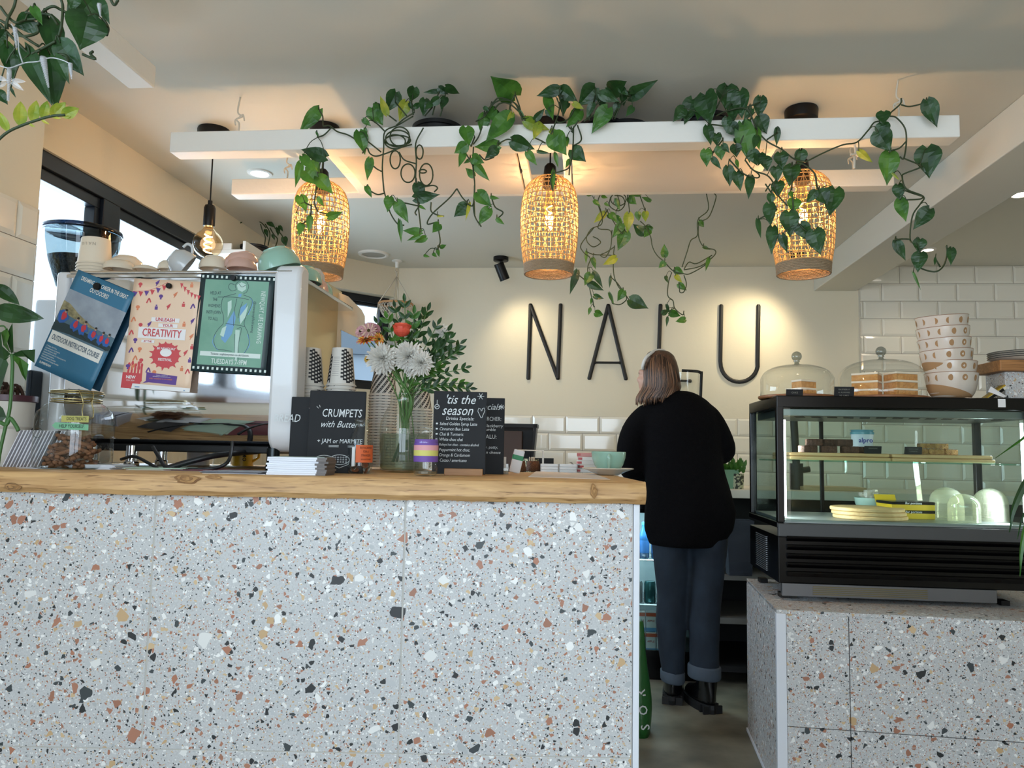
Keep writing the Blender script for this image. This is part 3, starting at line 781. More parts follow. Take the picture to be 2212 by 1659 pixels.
for k in range(6):
    x = dup(b0) if k else b0
    dx = [0, -.003, -.012, -.018, -.022, -.026][k]
    x.location = R3(p.x + dx, 3.10, TC + k * .0445)
    x.rotation_euler = (0, [0, 0, -.05, -.06, -.07, -.09][k] * 1, -ANG + [0, .0, .12, .3, .45, .8][k])
    x['label'] = 'stoneware bowl with brown moon phases, %s of the stack on the case' % pos[k]; x['group'] = 'stack of moon phase bowls'
# crumpled bar wrapper, terrazzo block, timber block, plates
p = UV(V(2140, 856, 3.06)); loc = R3(p.x, 3.06, TC)
t_ = thing('snack_wrapper', 'torn yellow and white snack packet leaning on the terrazzo block', 'packet', loc, -ANG)
Tm = T3(.0, 0, .006, 0, 0, -.62)
MB().rbox((-.055, -.02, 0), (.065, .02, .014), .004, T=Tm).build('packet', mat('packet_white', 'dcd8cc', .5), t_)
MB().rbox((-.056, -.0205, .011), (.066, .0205, .0175), .003, T=Tm).build('gold_edge', mat('packet_gold', 'b99a2c', .35, metal=.4), t_)
MB().box((-.02, -.0215, .001), (.05, -.0203, .011), Tm).build('dark_panel', M_blk, t_)
MB().add([(-.01, -.024, .05), (.045, -.026, .012), (.03, -.03, .008), (-.02, -.022, .03)], [(0, 1, 2, 3)]).build('torn_flap', M_paper, t_)
p = UV(V(2196, 858, 3.12))
o = MB().rbox((0, -.06, 0), (.082, .08, .108), .002).build('terrazzo_block', TERR); o.location = R3(UV(V(2172, 856, 3.06)).x, 3.12, TC + .0); o.rotation_euler = (0, 0, -ANG)
tag(o, 'upright terrazzo block standing on the right end of the display case', 'block')
ub = UV(V(2172, 856, 3.06)).x
o = MB().rbox((-.03, -.09, 0), (.19, .09, .042), .004).build('timber_block', wood('block_wood', '8f6238', 'b07e4c', '5c3a1e', streak=True)); o.location = R3(ub - .0, 3.12, TC + .1085); o.rotation_euler = (0, 0, -ANG)
tag(o, 'thick wooden board lying on top of the terrazzo block', 'board')
for k in range(4):
    t_ = thing('dinner_plate', 'white dark-rimmed plate, %s of four on the wooden board' % ['lowest', 'second from the bottom', 'second from the top', 'topmost'][k], 'plate', R3(ub + .10, 3.12, TC + .151 + k * .0075), group='plates on the wooden board')
    MB().lathe([(0, 0), (.07, 0), (.10, .006), (.118, .013), (.117, .015), (.098, .009), (.07, .003), (0, .003)], 48).build('plate', mat('plate_white', 'ded9cc', .25), t_, smooth=S)
    MB().lathe([(.1175, .0128), (.1195, .0142), (.1165, .0155)], 48).build('dark_rim', M_black, t_, smooth=S)
o = MB().box((-.012, -.0012, -.03), (.014, 0, 0)).build('paper_sticker', M_paper); o.location = R3(UV(V(2163, 863, CV0 - .001)).x, CV0 - .0005, TC - .004); o.rotation_euler = (0, 0, -ANG)
tag(o, 'small torn white sticker on the top edge of the display case', 'sticker')
# ================================================================ CEILING FITTINGS, HANGING FRAME, LAMPS
t = thing('hanging_plant_frame', 'white painted timber frame hung from the ceiling above the bar', 'hanging frame', R3(0, 2.6, 2.1), -ANG)
def rp_(name, a, b, mt, bev=.003):
    return MB(ROOM).box(a, b).build(name, mt, t, bevel=bev, world=True)
rp_('front_beam', (-1.372, 2.33, 2.115), (1.105, 2.40, 2.184), M_white, .004)
rp_('back_beam', (-1.395, 2.82, 2.140), (1.105, 2.885, 2.204), M_white, .004)
for u0, u1 in ((-.875, -.835), (-.232, -.205), (-.085, -.058), (.56, .60)):
    rp_('crosspiece', (u0, 2.40, 2.135), (u1, 2.82, 2.165), M_white)
for u0, u1 in ((-.83, -.237), (-.053, .555)):
    mb = MB(ROOM); mb.box((u0, 2.40, 2.128), (u1, 2.82, 2.134)); mb.box((u0, 2.40, 2.134), (u0 + .008, 2.82, 2.15)); mb.box((u1 - .008, 2.40, 2.134), (u1, 2.82, 2.15))
    mb.build('tray_panel', mat('ply_white', 'd9cfc2', .5, bump=.1, bscale=14), t, world=True)
for px, py, v, lab in ((505, 197, 2.36, 'front left'), (1945, 165, 2.36, 'front right'), (620, 300, 2.85, 'back left'), (1840, 330, 2.85, 'back right')):
    if v < 2.5: p = UV(Z(px, py, CEIL)); u = p.x
    else: u = UV(V(px, 380, v)).x
    zt = 2.184 if v < 2.5 else 2.204
    pts = [R3(u, v, zt - .005), R3(u + .003, v, zt + .035), R3(u - .008, v, zt + .05), R3(u + .012, v, zt + .06), R3(u - .004, v, zt + .075), R3(u + .002, v, CEIL)]
    mb = MB(); mb.tube(catmull(pts), .0028, 6); mb.tube(catmull([R3(u, v, zt + .055), R3(u + .014, v, zt + .066), R3(u + .02, v, zt + .045)]), .0026, 6)
    mb.tube(catmull([R3(u, v, zt + .056), R3(u - .012, v, zt + .048), R3(u - .01, v, zt + .03)]), .0024, 6)
    mb.build('rope', M_rope, t, world=True, smooth=2)
# second frame, upper left, running towards the viewer
pe = V(325, 170, 2.0)
t2 = thing('hanging_plant_frame', 'white painted timber beam at the upper left with plants hanging over it', 'hanging frame', R3(-1.13, 1.6, 2.1), -ANG)
ue = UV(W(338, 144, 2.1)); 
MB(ROOM).box((ue.x - .078, .2, ue.z - .064), (ue.x, ue.y, ue.z)).build('beam', M_white, t2, world=True, bevel=.004)
mb = MB()
for v_ in (.6, 1.8): mb.tube([R3(ue.x - .04, v_, ue.z - .01), R3(ue.x - .04, v_, CEIL)], .003, 6)
mb.build('rope', M_rope, t2, world=True)

# ---- woven pendant lamps
M_fil = mat('filament', 'ffb45a', .5, emit=70, ecol='ffb765')
M_bulb = glass('bulb_glass', 'fff0d8', refl=1.35)
def shade_r(z):       # z 0..1 from the bottom
    pts = [(0, .083), (.08, .0845), (.12, .088), (.3, .0965), (.5, .0995), (.68, .0985), (.8, .093), (.88, .083), (.94, .066), (.98, .045), (1, .026)]
    for (a, ra), (b, rb_) in zip(pts, pts[1:]):
        if a <= z <= b: return ra + (rb_ - ra) * (z - a) / (b - a)
    return pts[-1][1]
def rattan_lamp(label):
    t = thing('woven_pendant_lamp', label, 'pendant lamp')
    H = .345; mb = MB(); NR = 30
    def P(a, z): r = shade_r(z); return (r * math.cos(a), r * math.sin(a), z * H)
    for k in range(NR):
        a = 2 * math.pi * k / NR; mb.tube([P(a, .085 + .915 * j / 16) for j in range(17)], .0015, 4, False)
    for k in range(NR // 2):
        a0 = 4 * math.pi * k / NR
        for s_ in (1, -1): mb.tube([P(a0 + s_ * 1.15 * j / 18, .09 + .89 * j / 18) for j in range(19)], .0012, 4, False)
    for j in range(18):
        z = .10 + .87 * j / 17; mb.tube([P(2 * math.pi * k / 32, z) for k in range(32)], .0016, 4, closed=True)
    mb.build('woven_shade', mat('rattan_light', 'c79a5e', .6), t)
    mb = MB()
    for j in range(7): mb.tube([P(2 * math.pi * k / 32, .0 + j * .0145) for k in range(32)], .0030, 5, closed=True)
    mb.lathe([(.0820, 0), (.0858, H * .09), (.0848, H * .09), (.0810, 0)], 40)
    mb.build('rim_band', M_rattan_d, t, smooth=1)
    MB().lathe([(.0, H + .045), (.012, H + .045), (.02, H + .035), (.024, H + .0), (.024, H - .04), (.0, H - .04)], 20).build('lamp_holder', M_black, t, smooth=S)
    bz = H * .60
    MB().lathe([(.012, H - .04), (.016, bz + .05), (.022, bz + .03), (.024, bz - .02), (.018, bz - .05), (0, bz - .062)], 20).build('bulb', M_bulb, t, smooth=2)
    mb = MB()
    mb.tube([(.010 * math.cos(6 * math.pi * k / 40), .010 * math.sin(6 * math.pi * k / 40), bz - .045 + .08 * k / 40) for k in range(41)], .0016, 5)
    mb.build('filament', M_fil, t)
    return t
def cord(t, z0, z1, r=.0028): return MB().tube([(0, 0, z0), (0, 0, z1)], r, 8).build('cord', M_black, t)
def rose(t, z, r=.052): return MB().lathe([(0, z), (r, z), (r + .002, z - .006), (r, z - .036), (r - .006, z - .04), (0, z - .04)], 36).build('ceiling_rose', M_black, t, smooth=S)
L1 = rattan_lamp('woven rattan pendant lamp, leftmost of three, with vine leaves over its top')
for k, (t_, px, py, v) in enumerate(((L1, 688, 597, 2.60), (None, 1185, 592, 2.60), (None, 1736, 592, 2.548))):
    b = UV(V(px, py, v)); loc = R3(b.x, v, b.z)
    if t_ is None: t_ = dup(L1, label=['woven rattan pendant lamp, middle one, hanging clear of the plants', 'woven rattan pendant lamp, rightmost of three, wrapped in heart-shaped leaves'][k - 1])
    t_.location = loc; t_['group'] = 'woven pendant lamps'
    lamp('pendant_lamp_light', 'POINT', loc + Vector((0, 0, .345 * .6)), 6, (1, .72, .45), .022)
for t_ in [o for o in COL.objects if o.name.startswith('woven_pendant_lamp')]:
    cord(t_, .345 + .04, CEIL - t_.location.z - .03); rose(t_, CEIL - t_.location.z)
# bare globe bulb
b = V(449, 527, 2.607)
t_ = thing('globe_bulb_pendant', 'bare glowing globe bulb on a black cord above the coffee machine', 'pendant lamp', b)
MB().lathe([(.0, -.052)] + [(.052 * math.sin(a), -.052 * math.cos(a)) for a in [math.pi * j / 22 for j in range(1, 19)]] + [(.0165, .058), (.0155, .072)], 36).build('bulb', M_bulb, t_, smooth=2)
mb = MB()
mb.tube([(.013 * math.cos(7 * math.pi * k / 60), .013 * math.sin(7 * math.pi * k / 60), -.034 + .07 * k / 60) for k in range(61)], .0022, 5); mb.build('filament', mat('filament_b', 'ffb45a', emit=90, ecol='ffc070'), t_)
MB().lathe([(0, .065), (.0195, .065), (.0205, .07), (.0205, .132), (.017, .142), (.008, .146), (.008, .16), (0, .16)], 24).build('lamp_holder', M_black, t_, smooth=S)
MB().lathe([(.0155, .06), (.0165, .066)], 24).build('screw_collar', M_brass, t_)
cord(t_, .15, CEIL - b.z - .03); rose(t_, CEIL - b.z, .056)
lamp('globe_bulb_light', 'POINT', b, 1.3, (1, .68, .40), .03)

# ---- black wall-washing spotlights
def spot(px, py, vv, aimpx, label, energy, tilt):
    p = UV(Z(px, py, CEIL)); p.y = vv; p.x = UV(V(px, py, vv)).x; loc = R3(p.x, p.y, CEIL)
    t = thing('ceiling_spotlight', label, 'spotlight', loc, -ANG, 'black ceiling spotlights')
    MB().lathe([(0, 0), (.045, 0), (.045, -.022), (.042, -.024), (0, -.024)], 32).build('mount', M_black, t, smooth=S)
    MB().tube([(0, 0, -.02), (0, 0, -.062)], .006, 10).build('stem', M_black, t)
    A_ = T3(0, 0, -.07, *tilt)
    MB(A_).lathe([(0, .035), (.028, .035), (.03, .03), (.03, -.07), (.026, -.07), (.024, -.055), (0, -.055)], 28).build('head', M_black, t, smooth=S)
    MB(A_).lathe([(0, -.0555), (.0235, -.0555)], 24).build('lens', mat('spot_lens', 'fff2d0', emit=6, ecol='ffe6b0'), t)
    q = frame(t) @ A_ @ Vector((0, 0, -.075)); aim = frame(t) @ A_ @ Vector((0, 0, -1))
    lamp('spotlight_beam', 'SPOT', q, energy, (1, .84, .56), .06, aim=aim, spot=math.radians(120), blend=1)
spot(1082, 562, 4.46, None, 'black cylinder spotlight on the ceiling left of the wall letters', 9, (0, .28, -.38))
spot(1718, 572, 4.40, None, 'black cylinder spotlight behind the rightmost woven lamp', 17, (0, .42, .48))
# ---- recessed downlights and speaker
def downlight(px, py, label, r=.036, e=4):
    p = Z(px, py, CEIL - .003)
    t = thing('recessed_downlight', label, 'downlight', (p.x, p.y, CEIL), 0, 'recessed ceiling downlights')
    MB().lathe([(r, -.001), (r + .002, -.006), (r + .014, -.005), (r + .016, 0)], 32).build('bezel', M_white, t, smooth=S)
    MB().lathe([(0, -.003), (r, -.003)], 32).build('lens', mat('downlight_lens', 'fff6e8', emit=9, ecol='fff4e4'), t)
    lamp('downlight_light', 'SPOT', (p.x, p.y, CEIL - .012), e, (1, .86, .66), .03, aim=(p.x, p.y, 0), spot=math.radians(120), blend=.8)
downlight(561, 375, 'lit recessed downlight in the ceiling left of the leftmost woven lamp')
downlight(2206, 420, 'lit recessed downlight at the right edge beyond the ceiling beam')
downlight(2003, 540, 'small lit downlight near the tall tiled wall', .03, 8)
p = Z(807, 548, CEIL)
t_ = thing('ceiling_speaker', 'round white flush ceiling speaker near the corner window', 'speaker', (p.x, p.y, CEIL))
MB().lathe([(.068, -.006), (.075, -.012), (.088, -.009), (.092, 0)], 40).build('rim', M_white, t_, smooth=S)
MB().lathe([(0, -.005), (.069, -.005)], 40).build('grille', mat('speaker_grille', 'b4b1a6', .7, bump=.6, bscale=400), t_)
# ---- wall letters N A L U as thick rounded strokes
def letter(name, label, strokes):
    mb = MB()
    p0 = V(*strokes[0][0], VB - .008)
    for st in strokes:
        pts = [V(x, y, VB - .006) for x, y in st]
        mb.tube(pts, .0125, 10, flat=.55)
        for q in (pts[0], pts[-1]): mb.ball(q, (.0125, .006, .0125), 10)
    o = mb.build(name, mat('letter_black', '0c0c0d', .5), smooth=1)
    return tag(o, label, 'wall letter', 'letters of the wall name')
letter('wall_letter', 'tall thin black letter N, first of the name on the back wall', [[(1141, 817), (1146, 659)], [(1146, 659), (1205, 817)], [(1205, 817), (1211, 659)]])
letter('wall_letter', 'tall thin black letter A on the back wall under the hanging vine', [[(1273, 817), (1314, 660)], [(1314, 660), (1352, 818)], [(1284, 783), (1341, 783.5)]])
letter('wall_letter', 'black letter L on the back wall, half hidden by the person', [[(1427, 660), (1421, 821)], [(1421, 821), (1490, 823)]])
arc_ = [(1558, 661), (1556, 780)] + [(1597 - 40.5 * math.cos(a), 784 + 41 * math.sin(a)) for a in [math.pi * j / 16 for j in range(1, 16)]] + [(1636.5, 780), (1638.5, 661)]
letter('wall_letter', 'tall black letter U at the right end of the wall name', [arc_])
# ---- macrame hanger
hk = UV(Z(858, 563, CEIL)); hv = hk.y - .0
t_ = thing('macrame_hanger', 'cream macrame hanger with an open basket before the corner window', 'hanger', R3(hk.x, hv, CEIL), -ANG)
MB().lathe([(0, 0), (.032, 0), (.032, -.006), (.012, -.01), (.011, -.04), (.008, -.045), (0, -.046)], 20).build('ceiling_hook', M_white, t_, smooth=S)
mb = MB()
def ring_(c, r, rt, ax): return [(c[0] + (r * math.cos(a) if ax else 0), c[1] + (0 if ax else r * math.cos(a)), c[2] + r * 1.4 * math.sin(a)) for a in [2 * math.pi * k / 14 for k in range(14)]]
for c_, ax in (((0, 0, -.058), 1), ((0, 0, -.083), 0)): mb.tube(ring_(c_, .011, .003, ax), .0028, 5, closed=True)
mb.build('chain', M_rope, t_, smooth=2)
zb_ = -.27; mb = MB()
for a in (.4, 1.97, 3.54, 5.1):
    mb.tube([(0, 0, -.10), (.105 * math.cos(a), .105 * math.sin(a), zb_)], .0032, 6)
    mb.tube(catmull([(.105 * math.cos(a), .105 * math.sin(a), zb_), (.106 * math.cos(a), .106 * math.sin(a), zb_ - .13), (.02 * math.cos(a), .02 * math.sin(a), zb_ - .30), (0, 0, zb_ - .42)]), .0030, 6)
mb.build('cords', M_rope, t_, smooth=2)
mb = MB(); mb.tube([(.102 * math.cos(2 * math.pi * k / 32), .102 * math.sin(2 * math.pi * k / 32), zb_) for k in range(32)], .007, 6, closed=True)
mb.build('wooden_hoop', mat('hoop', 'b98a5c', .6), t_, smooth=2)
mb = MB()
for k in range(26):
    for s_ in (1, -1):
        mb.tube([(.100 * math.cos(q * 1.45) * math.cos(2 * math.pi * k / 26 + s_ * q * .9), .100 * math.cos(q * 1.45) * math.sin(2 * math.pi * k / 26 + s_ * q * .9), zb_ - .105 * math.sin(q * 1.45)) for q in [j / 9 for j in range(10)]], .0020, 4)
mb.build('net_basket', M_rope, t_)
# ---- corner shelf with trailing pot plant
sv, su = 3.46, -1.70
t_ = thing('corner_shelf', 'white box shelf high in the corner above the side window', 'shelf', R3(-1.775, 3.42, 2.085), -ANG)
mb = MB(); mb.box((0, 0, -.02), (.17, .72, 0)); mb.box((0, 0, 0), (.012, .02, .09)); mb.build('board', M_white, t_, bevel=.002)
MB().box((.155, 0, 0), (.17, .72, .04)).build('front_lip', M_white, t_, bevel=.002)
MB().box((0.012, 0, 0), (.10, .012, .03)).build('end_lip', M_white, t_, bevel=.002)

# ================================================================ COFFEE MACHINE
MU0, MU1, MV0, MV1, MZ0, MZ1 = -1.535, -.805, 2.085, 2.60, 1.155, 1.652
mc = thing('espresso_machine', 'large white and chrome espresso machine standing on the left of the bar', 'coffee machine', R3(MU0, MV0, TOP), -ANG)
MW, MD = MU1 - MU0, MV1 - MV0; z0, z1 = MZ0 - TOP, MZ1 - TOP
M_mw = mat('enamel_white', 'd5d6d8', .3, coat=.3)
# chrome back: a flat mirror rounding under at the foot
prof = [(.010, z1 - .01), (.010, z0 + .125)] + [(.010 + .165 * (1 - math.cos(a)), z0 + .125 - .165 * math.sin(a)) for a in [.83 * j / 14 for j in range(1, 15)]] + [(.12, z0)]
rows = [[(x, y, z) for x in (.02, MW * .5, MW - .035)] for y, z in prof]
mb = MB()
vs = [p for r in rows for p in r]; fs = [(i * 3 + k, i * 3 + k + 1, i * 3 + k + 4, i * 3 + k + 3) for i in range(len(rows) - 1) for k in range(2)]
mb.add(vs, fs); mb.build('back_panel', M_chrome, mc, smooth=.9)
MB().rbox((.03, .075, z0 + .002), (MW - .098, MD, z1 - .02), .01).build('body', mat('body_grey', '3a3c3e', .5), mc)
# cup rail on the top
mb = MB(); mb.rbox((.015, -.004, z1 - .016), (MW - .01, MD, z1 - .004), .004); mb.build('cup_tray', M_chrome, mc)
mb = MB(); mb.tube([(.03, -.002, z1), (MW - .03, -.002, z1)], .005, 10); mb.build('cup_rail', M_chrome, mc, smooth=1)
# white C-shaped cheeks
def cheek(x0, x1, name):
    out = []
    def arcp(cx, cy, r, a0, a1, n=8): return [(cx + r * math.cos(math.radians(a0 + (a1 - a0) * k / n)), cy + r * math.sin(math.radians(a0 + (a1 - a0) * k / n))) for k in range(n + 1)]
    # local (y, z)
    pts = arcp(.03, z1 + .0 - .015, .04, 90, 180) + arcp(.05, z0 + .045, .06, 180, 270) + [(.094, z0 - .015), (.094, z0 + .03), (.075, z0 + .06)] + [(.065, z1 + .02)]
    mb = MB(); n = len(pts)
    r = .006
    vs = [(x0, y, z) for y, z in pts] + [(x1, y, z) for y, z in pts]
    fs = [tuple(range(n)), tuple(range(2 * n - 1, n - 1, -1))] + [(k, (k + 1) % n, (k + 1) % n + n, k + n) for k in range(n)]
    mb.add(vs, fs); o = mb.build(name, M_mw, mc, bevel=.012, smooth=.8); return o
cheek(MW - .082, MW - .003, 'side_cheek'); 
mb = MB(); mb.rbox((-.018, -.002, z0 - .0), (.024, .12, z1 + .004), .012); mb.build('side_cheek', M_mw, mc, smooth=S)
# gold-tinted side sheet, then the cream plate behind it
mb = MB(); mb.box((MW - .097, .20, z0 + .02), (MW - .088, .62, 1.726 - TOP)); mb.build('side_sheet', M_brass, mc)
mb = MB(); pl_ = [W(x, y, 2.74) for x, y in ((716, 626), (752, 640), (780, 668), (787, 682), (787, 702), (784, 735), (735.5, 712), (735.5, 850), (714, 850))]
mb.loft([pl_, [p + Vector((0, .012, 0)) for p in pl_]]); mb.build('cream_side_plate', mat('cream_plate', 'cbbba0', .4), mc, world=True)
MB().tube(catmull([(MW - .07, .17, z0 + .02), (MW - .066, .19, z0 + .2), (MW - .066, .19, z0 + .30)]), .013, 10).build('steam_knob', M_chrome, mc, smooth=1)
for x, y in ((.10, .05), (.215, .06), (MW - .075, .03), (MW - .10, .42), (.1, .42)):
    MB().lathe([(0, 0), (.021, 0), (.021, .012), (.018, .016), (.018, z0 - .004), (0, z0 - .004)], 20, T=T3(x, y, 0)).build('foot', M_chrome if x < .4 else mat('foot_dark', '22282a', .25, metal=.6), mc, smooth=S)
MB().rbox((.04, .05, z0 - .02), (MW - .098, MD - .02, z0 + .001), .004).build('base_plate', M_black, mc)
MT = ROOM @ T3(MU0, MV0, TOP)
# power cables
mb = MB()
c_ = [R3(*UV(W(x, y, Y))) for x, y, Y in ((330, 965, 2.13), (345, 990, 2.1), (362, 1012, 2.06), (400, 1014, 2.05), (460, 1012, 2.05), (490, 1000, 2.05), (500, 975, 2.10), (502, 955, 2.2))]
mb.tube(catmull(c_), .0048, 8)
mb.tube(catmull([W(360, 1012, 2.07), W(400, 1000, 2.09), W(460, 985, 2.12), W(520, 978, 2.2), W(560, 975, 2.35)]), .008, 8)
mb.tube(catmull([W(262, 992, 2.2), W(290, 986, 2.15), W(320, 1000, 2.1), W(345, 1015, 2.06)]), .0045, 8)
tag(mb.build('power_cable', mat('cable_black', '0c0e12', .45), smooth=2), 'thick black power cables looping under the espresso machine', 'cable')
# ================================================================ CUPS ON THE MACHINE
def MP(px, py, y): p = UV(V(px, py, MV0 + y)); return (p.x - MU0, y, p.z - TOP)
def MW3(x, y, z): return MT @ Vector((x, y, z))
ZT = z1 - .0035         # top of the cup tray in machine coordinates
M_kraft = mat('paper_cup', 'ddd0bb', .6)
c = MP(203, 590, .10); hc = .083
for k in range(6):
    t_ = thing('paper_cup', 'upturned cream paper cup on the espresso machine, %s of the stack' % ['lowest', 'second from the bottom', 'third from the bottom', 'third from the top', 'second from the top', 'topmost'][k], 'cup', MW3(c[0], .10, ZT + k * .0098), -ANG + .1, 'upturned paper cups on the espresso machine')
    MB().lathe([(.050, .0), (.0515, .002), (.050, .005), (.0475, .006), (.041, hc - .005), (.040, hc), (0, hc - .001)], 36).build('cup', M_kraft, t_, smooth=S)
    if k == 5:
        mb = MB()
        for j, ch in enumerate('NALU'):
            a = (1.5 - j) * .26
            T = Matrix.Rotation(-a * -1, 4, 'Z') @ T3(0, -.0442, .062) @ XZ @ Matrix.Rotation(math.pi, 4, 'Z')
            text(mb, ch, .013, Matrix.Rotation(a, 4, 'Z') @ T3(0, -.0440, .060) @ XZ @ Matrix.Rotation(math.pi, 4, 'Z'))
        mb.build('lettering', mat('cup_print', 'a39a8b', .7), t_)
def mug_like(name, label, cat, px, py, y, prof, mt, rot, grp=None, handle=None, T0=None):
    p = MP(px, py, y)
    t = thing(name, label, cat, MW3(p[0], y, p[2]), group=grp, rot=rot)
    MB().lathe(prof, 40).build('bowl', mt, t, smooth=S)
    if handle:
        r, z, s_ = handle
        MB().tube(catmull([(r, 0, z + s_), (r + s_ * .9, 0, z + s_ * .8), (r + s_ * 1.1, 0, z), (r + s_ * .3, 0, z - s_ * .8), (r - .006, 0, z - s_)]), .0045, 8).build('handle', mt, t, smooth=2)
    return t
def cup_prof(r, h): # upside-down: rim at z=0
    return [(r - .003, .0), (r, .001), (r - .001, h * .3), (r * .86, h * .68), (r * .60, h * .93), (r * .55, h * .95), (r * .55, h), (r * .45, h), (r * .42, h * .96), (0, h * .95)]
M_cw = mat('cup_cream', 'd9cdb9', .2, coat=.4); M_cp = mat('cup_pink', 'c7a092', .22, coat=.4); M_cg = mat('cup_green', '8fb5a4', .2, coat=.5); M_cgry = mat('cup_grey', 'b9bbbb', .25, coat=.4)
mug_like('saucer_dish', 'upturned cream shallow dish right of the paper cups', 'dish', 258, 585, .10, cup_prof(.048, .032), M_cw, (0, 0, 0))
mug_like('saucer_dish', 'cream dish leaning behind the shallow dish on the machine', 'dish', 272, 583, .17, cup_prof(.052, .042), M_cw, (.0, 0, 0))
mug_like('saucer_dish', 'low cream saucer lying between paper cups and tilted cup', 'dish', 315, 585, .11, cup_prof(.038, .014), M_cw, (0, 0, 0))
mug_like('espresso_cup', 'small upturned white cup left of the tilted cup', 'cup', 362, 584, .12, cup_prof(.030, .028), M_cw, (0, 0, 0), handle=(.028, .014, .010))
mug_like('coffee_cup', 'white cup tipped on its side under the globe bulb', 'cup', 405, 577, .09, cup_prof(.042, .055), M_cgry, (.15, -.95, .2), handle=(.04, .03, .016))
mug_like('coffee_cup', 'grey white cup resting right of the tipped cup', 'cup', 462, 583, .12, cup_prof(.045, .040), M_cw, (0, 0, .4))
mug_like('coffee_cup', 'pink cup lying upturned, front one of the pink pair', 'cup', 522, 583, .10, cup_prof(.045, .034), M_cp, (0, 0, -.3))
mug_like('coffee_cup', 'pale pink cup resting over the front pink cup', 'cup', 522, 572, .12, cup_prof(.050, .038), M_cp, (.25, -.1, -.3))
mug_like('coffee_cup', 'large sage green cup tipped over at the machine corner', 'cup', 606, 582, .07, cup_prof(.062, .062), M_cg, (.1, -.32, .1))
for k, (y, z, mt, lab, r_) in enumerate(((.18, .012, M_cg, 'sage green cup behind the large tipped green cup', .055), (.27, .0, M_cp, 'pink cup on the right edge of the machine top', .05), (.33, 0, M_cg, 'green cup furthest back on the machine right edge', .048), (.27, .032, M_cgry, 'grey cup leaning on the right edge of the machine top', .044))):
    t_ = thing('coffee_cup', lab, 'cup', MW3(MW - .065 - .004 * k, y, ZT + z), rot=(.04 * k, .06 * k, 0))
    MB().lathe(cup_prof(r_, .05), 40).build('bowl', mt, t_, smooth=S)
for k in range(5):
    t_ = thing('coffee_cup', 'white cup in the second row on the espresso machine, partly hidden', 'cup', MW3(.12 + .11 * k, .30, ZT), group='white cups in the back row on the machine')
    MB().lathe(cup_prof(.043, .036), 30).build('bowl', M_cw, t_, smooth=S)

# ================================================================ POSTERS PINNED BY MAGNETS
def poster(name, label, corners, y0=-.006):
    """corners: pixel tl, tr, br, bl on the machine back; returns thing and a mapper (s,t)->local matrix"""
    P4 = [Vector(MP(*c_, y0)) for c_ in corners]
    tl, tr, br, bl = P4
    ex = ((tr - tl) + (br - bl)) / 2; ez = ((tl - bl) + (tr - br)) / 2
    cen = (tl + tr + br + bl) / 4; w_, h_ = ex.length, ez.length
    ex.normalize(); ez = (ez - ex * ez.dot(ex)).normalized(); ny = ez.cross(ex)
    Mx = Matrix((ex, ez, ex.cross(ez))).transposed().to_4x4(); Mx.translation = cen
    Mw = MT @ Mx
    t = bpy.data.objects.new(name, None); COL.objects.link(t); t.empty_display_size = .05
    t.location = Mw.translation; t.rotation_euler = Mw.to_euler(); tag(t, label, 'poster')
    return t, w_, h_
def sheet(t, w_, h_, mt, name='sheet', curl=.010, n=10):
    """paper with a slight curl; local xy, +z faces the viewer"""
    vs = []; fs = []
    for j in range(n + 1):
        for i in range(n + 1):
            x, y = (i / n - .5) * w_, (j / n - .5) * h_
            vs.append((x, y, curl_z(x, y, w_, h_, curl)))
    for j in range(n):
        for i in range(n): a = j * (n + 1) + i; fs.append((a, a + 1, a + n + 2, a + n + 1))
    o = MB().add(vs, fs).build(name, mt, t, smooth=2)
    s_ = o.modifiers.new('thick', 'SOLIDIFY'); s_.thickness = .0006; s_.offset = -1
    return o
def curl_z(x, y, w_, h_, c): return c * (max(0, -y / h_ + .05)) ** 2 * 1.6 + c * .35 * abs(2 * x / w_) ** 3 * max(0, .5 - y / h_)
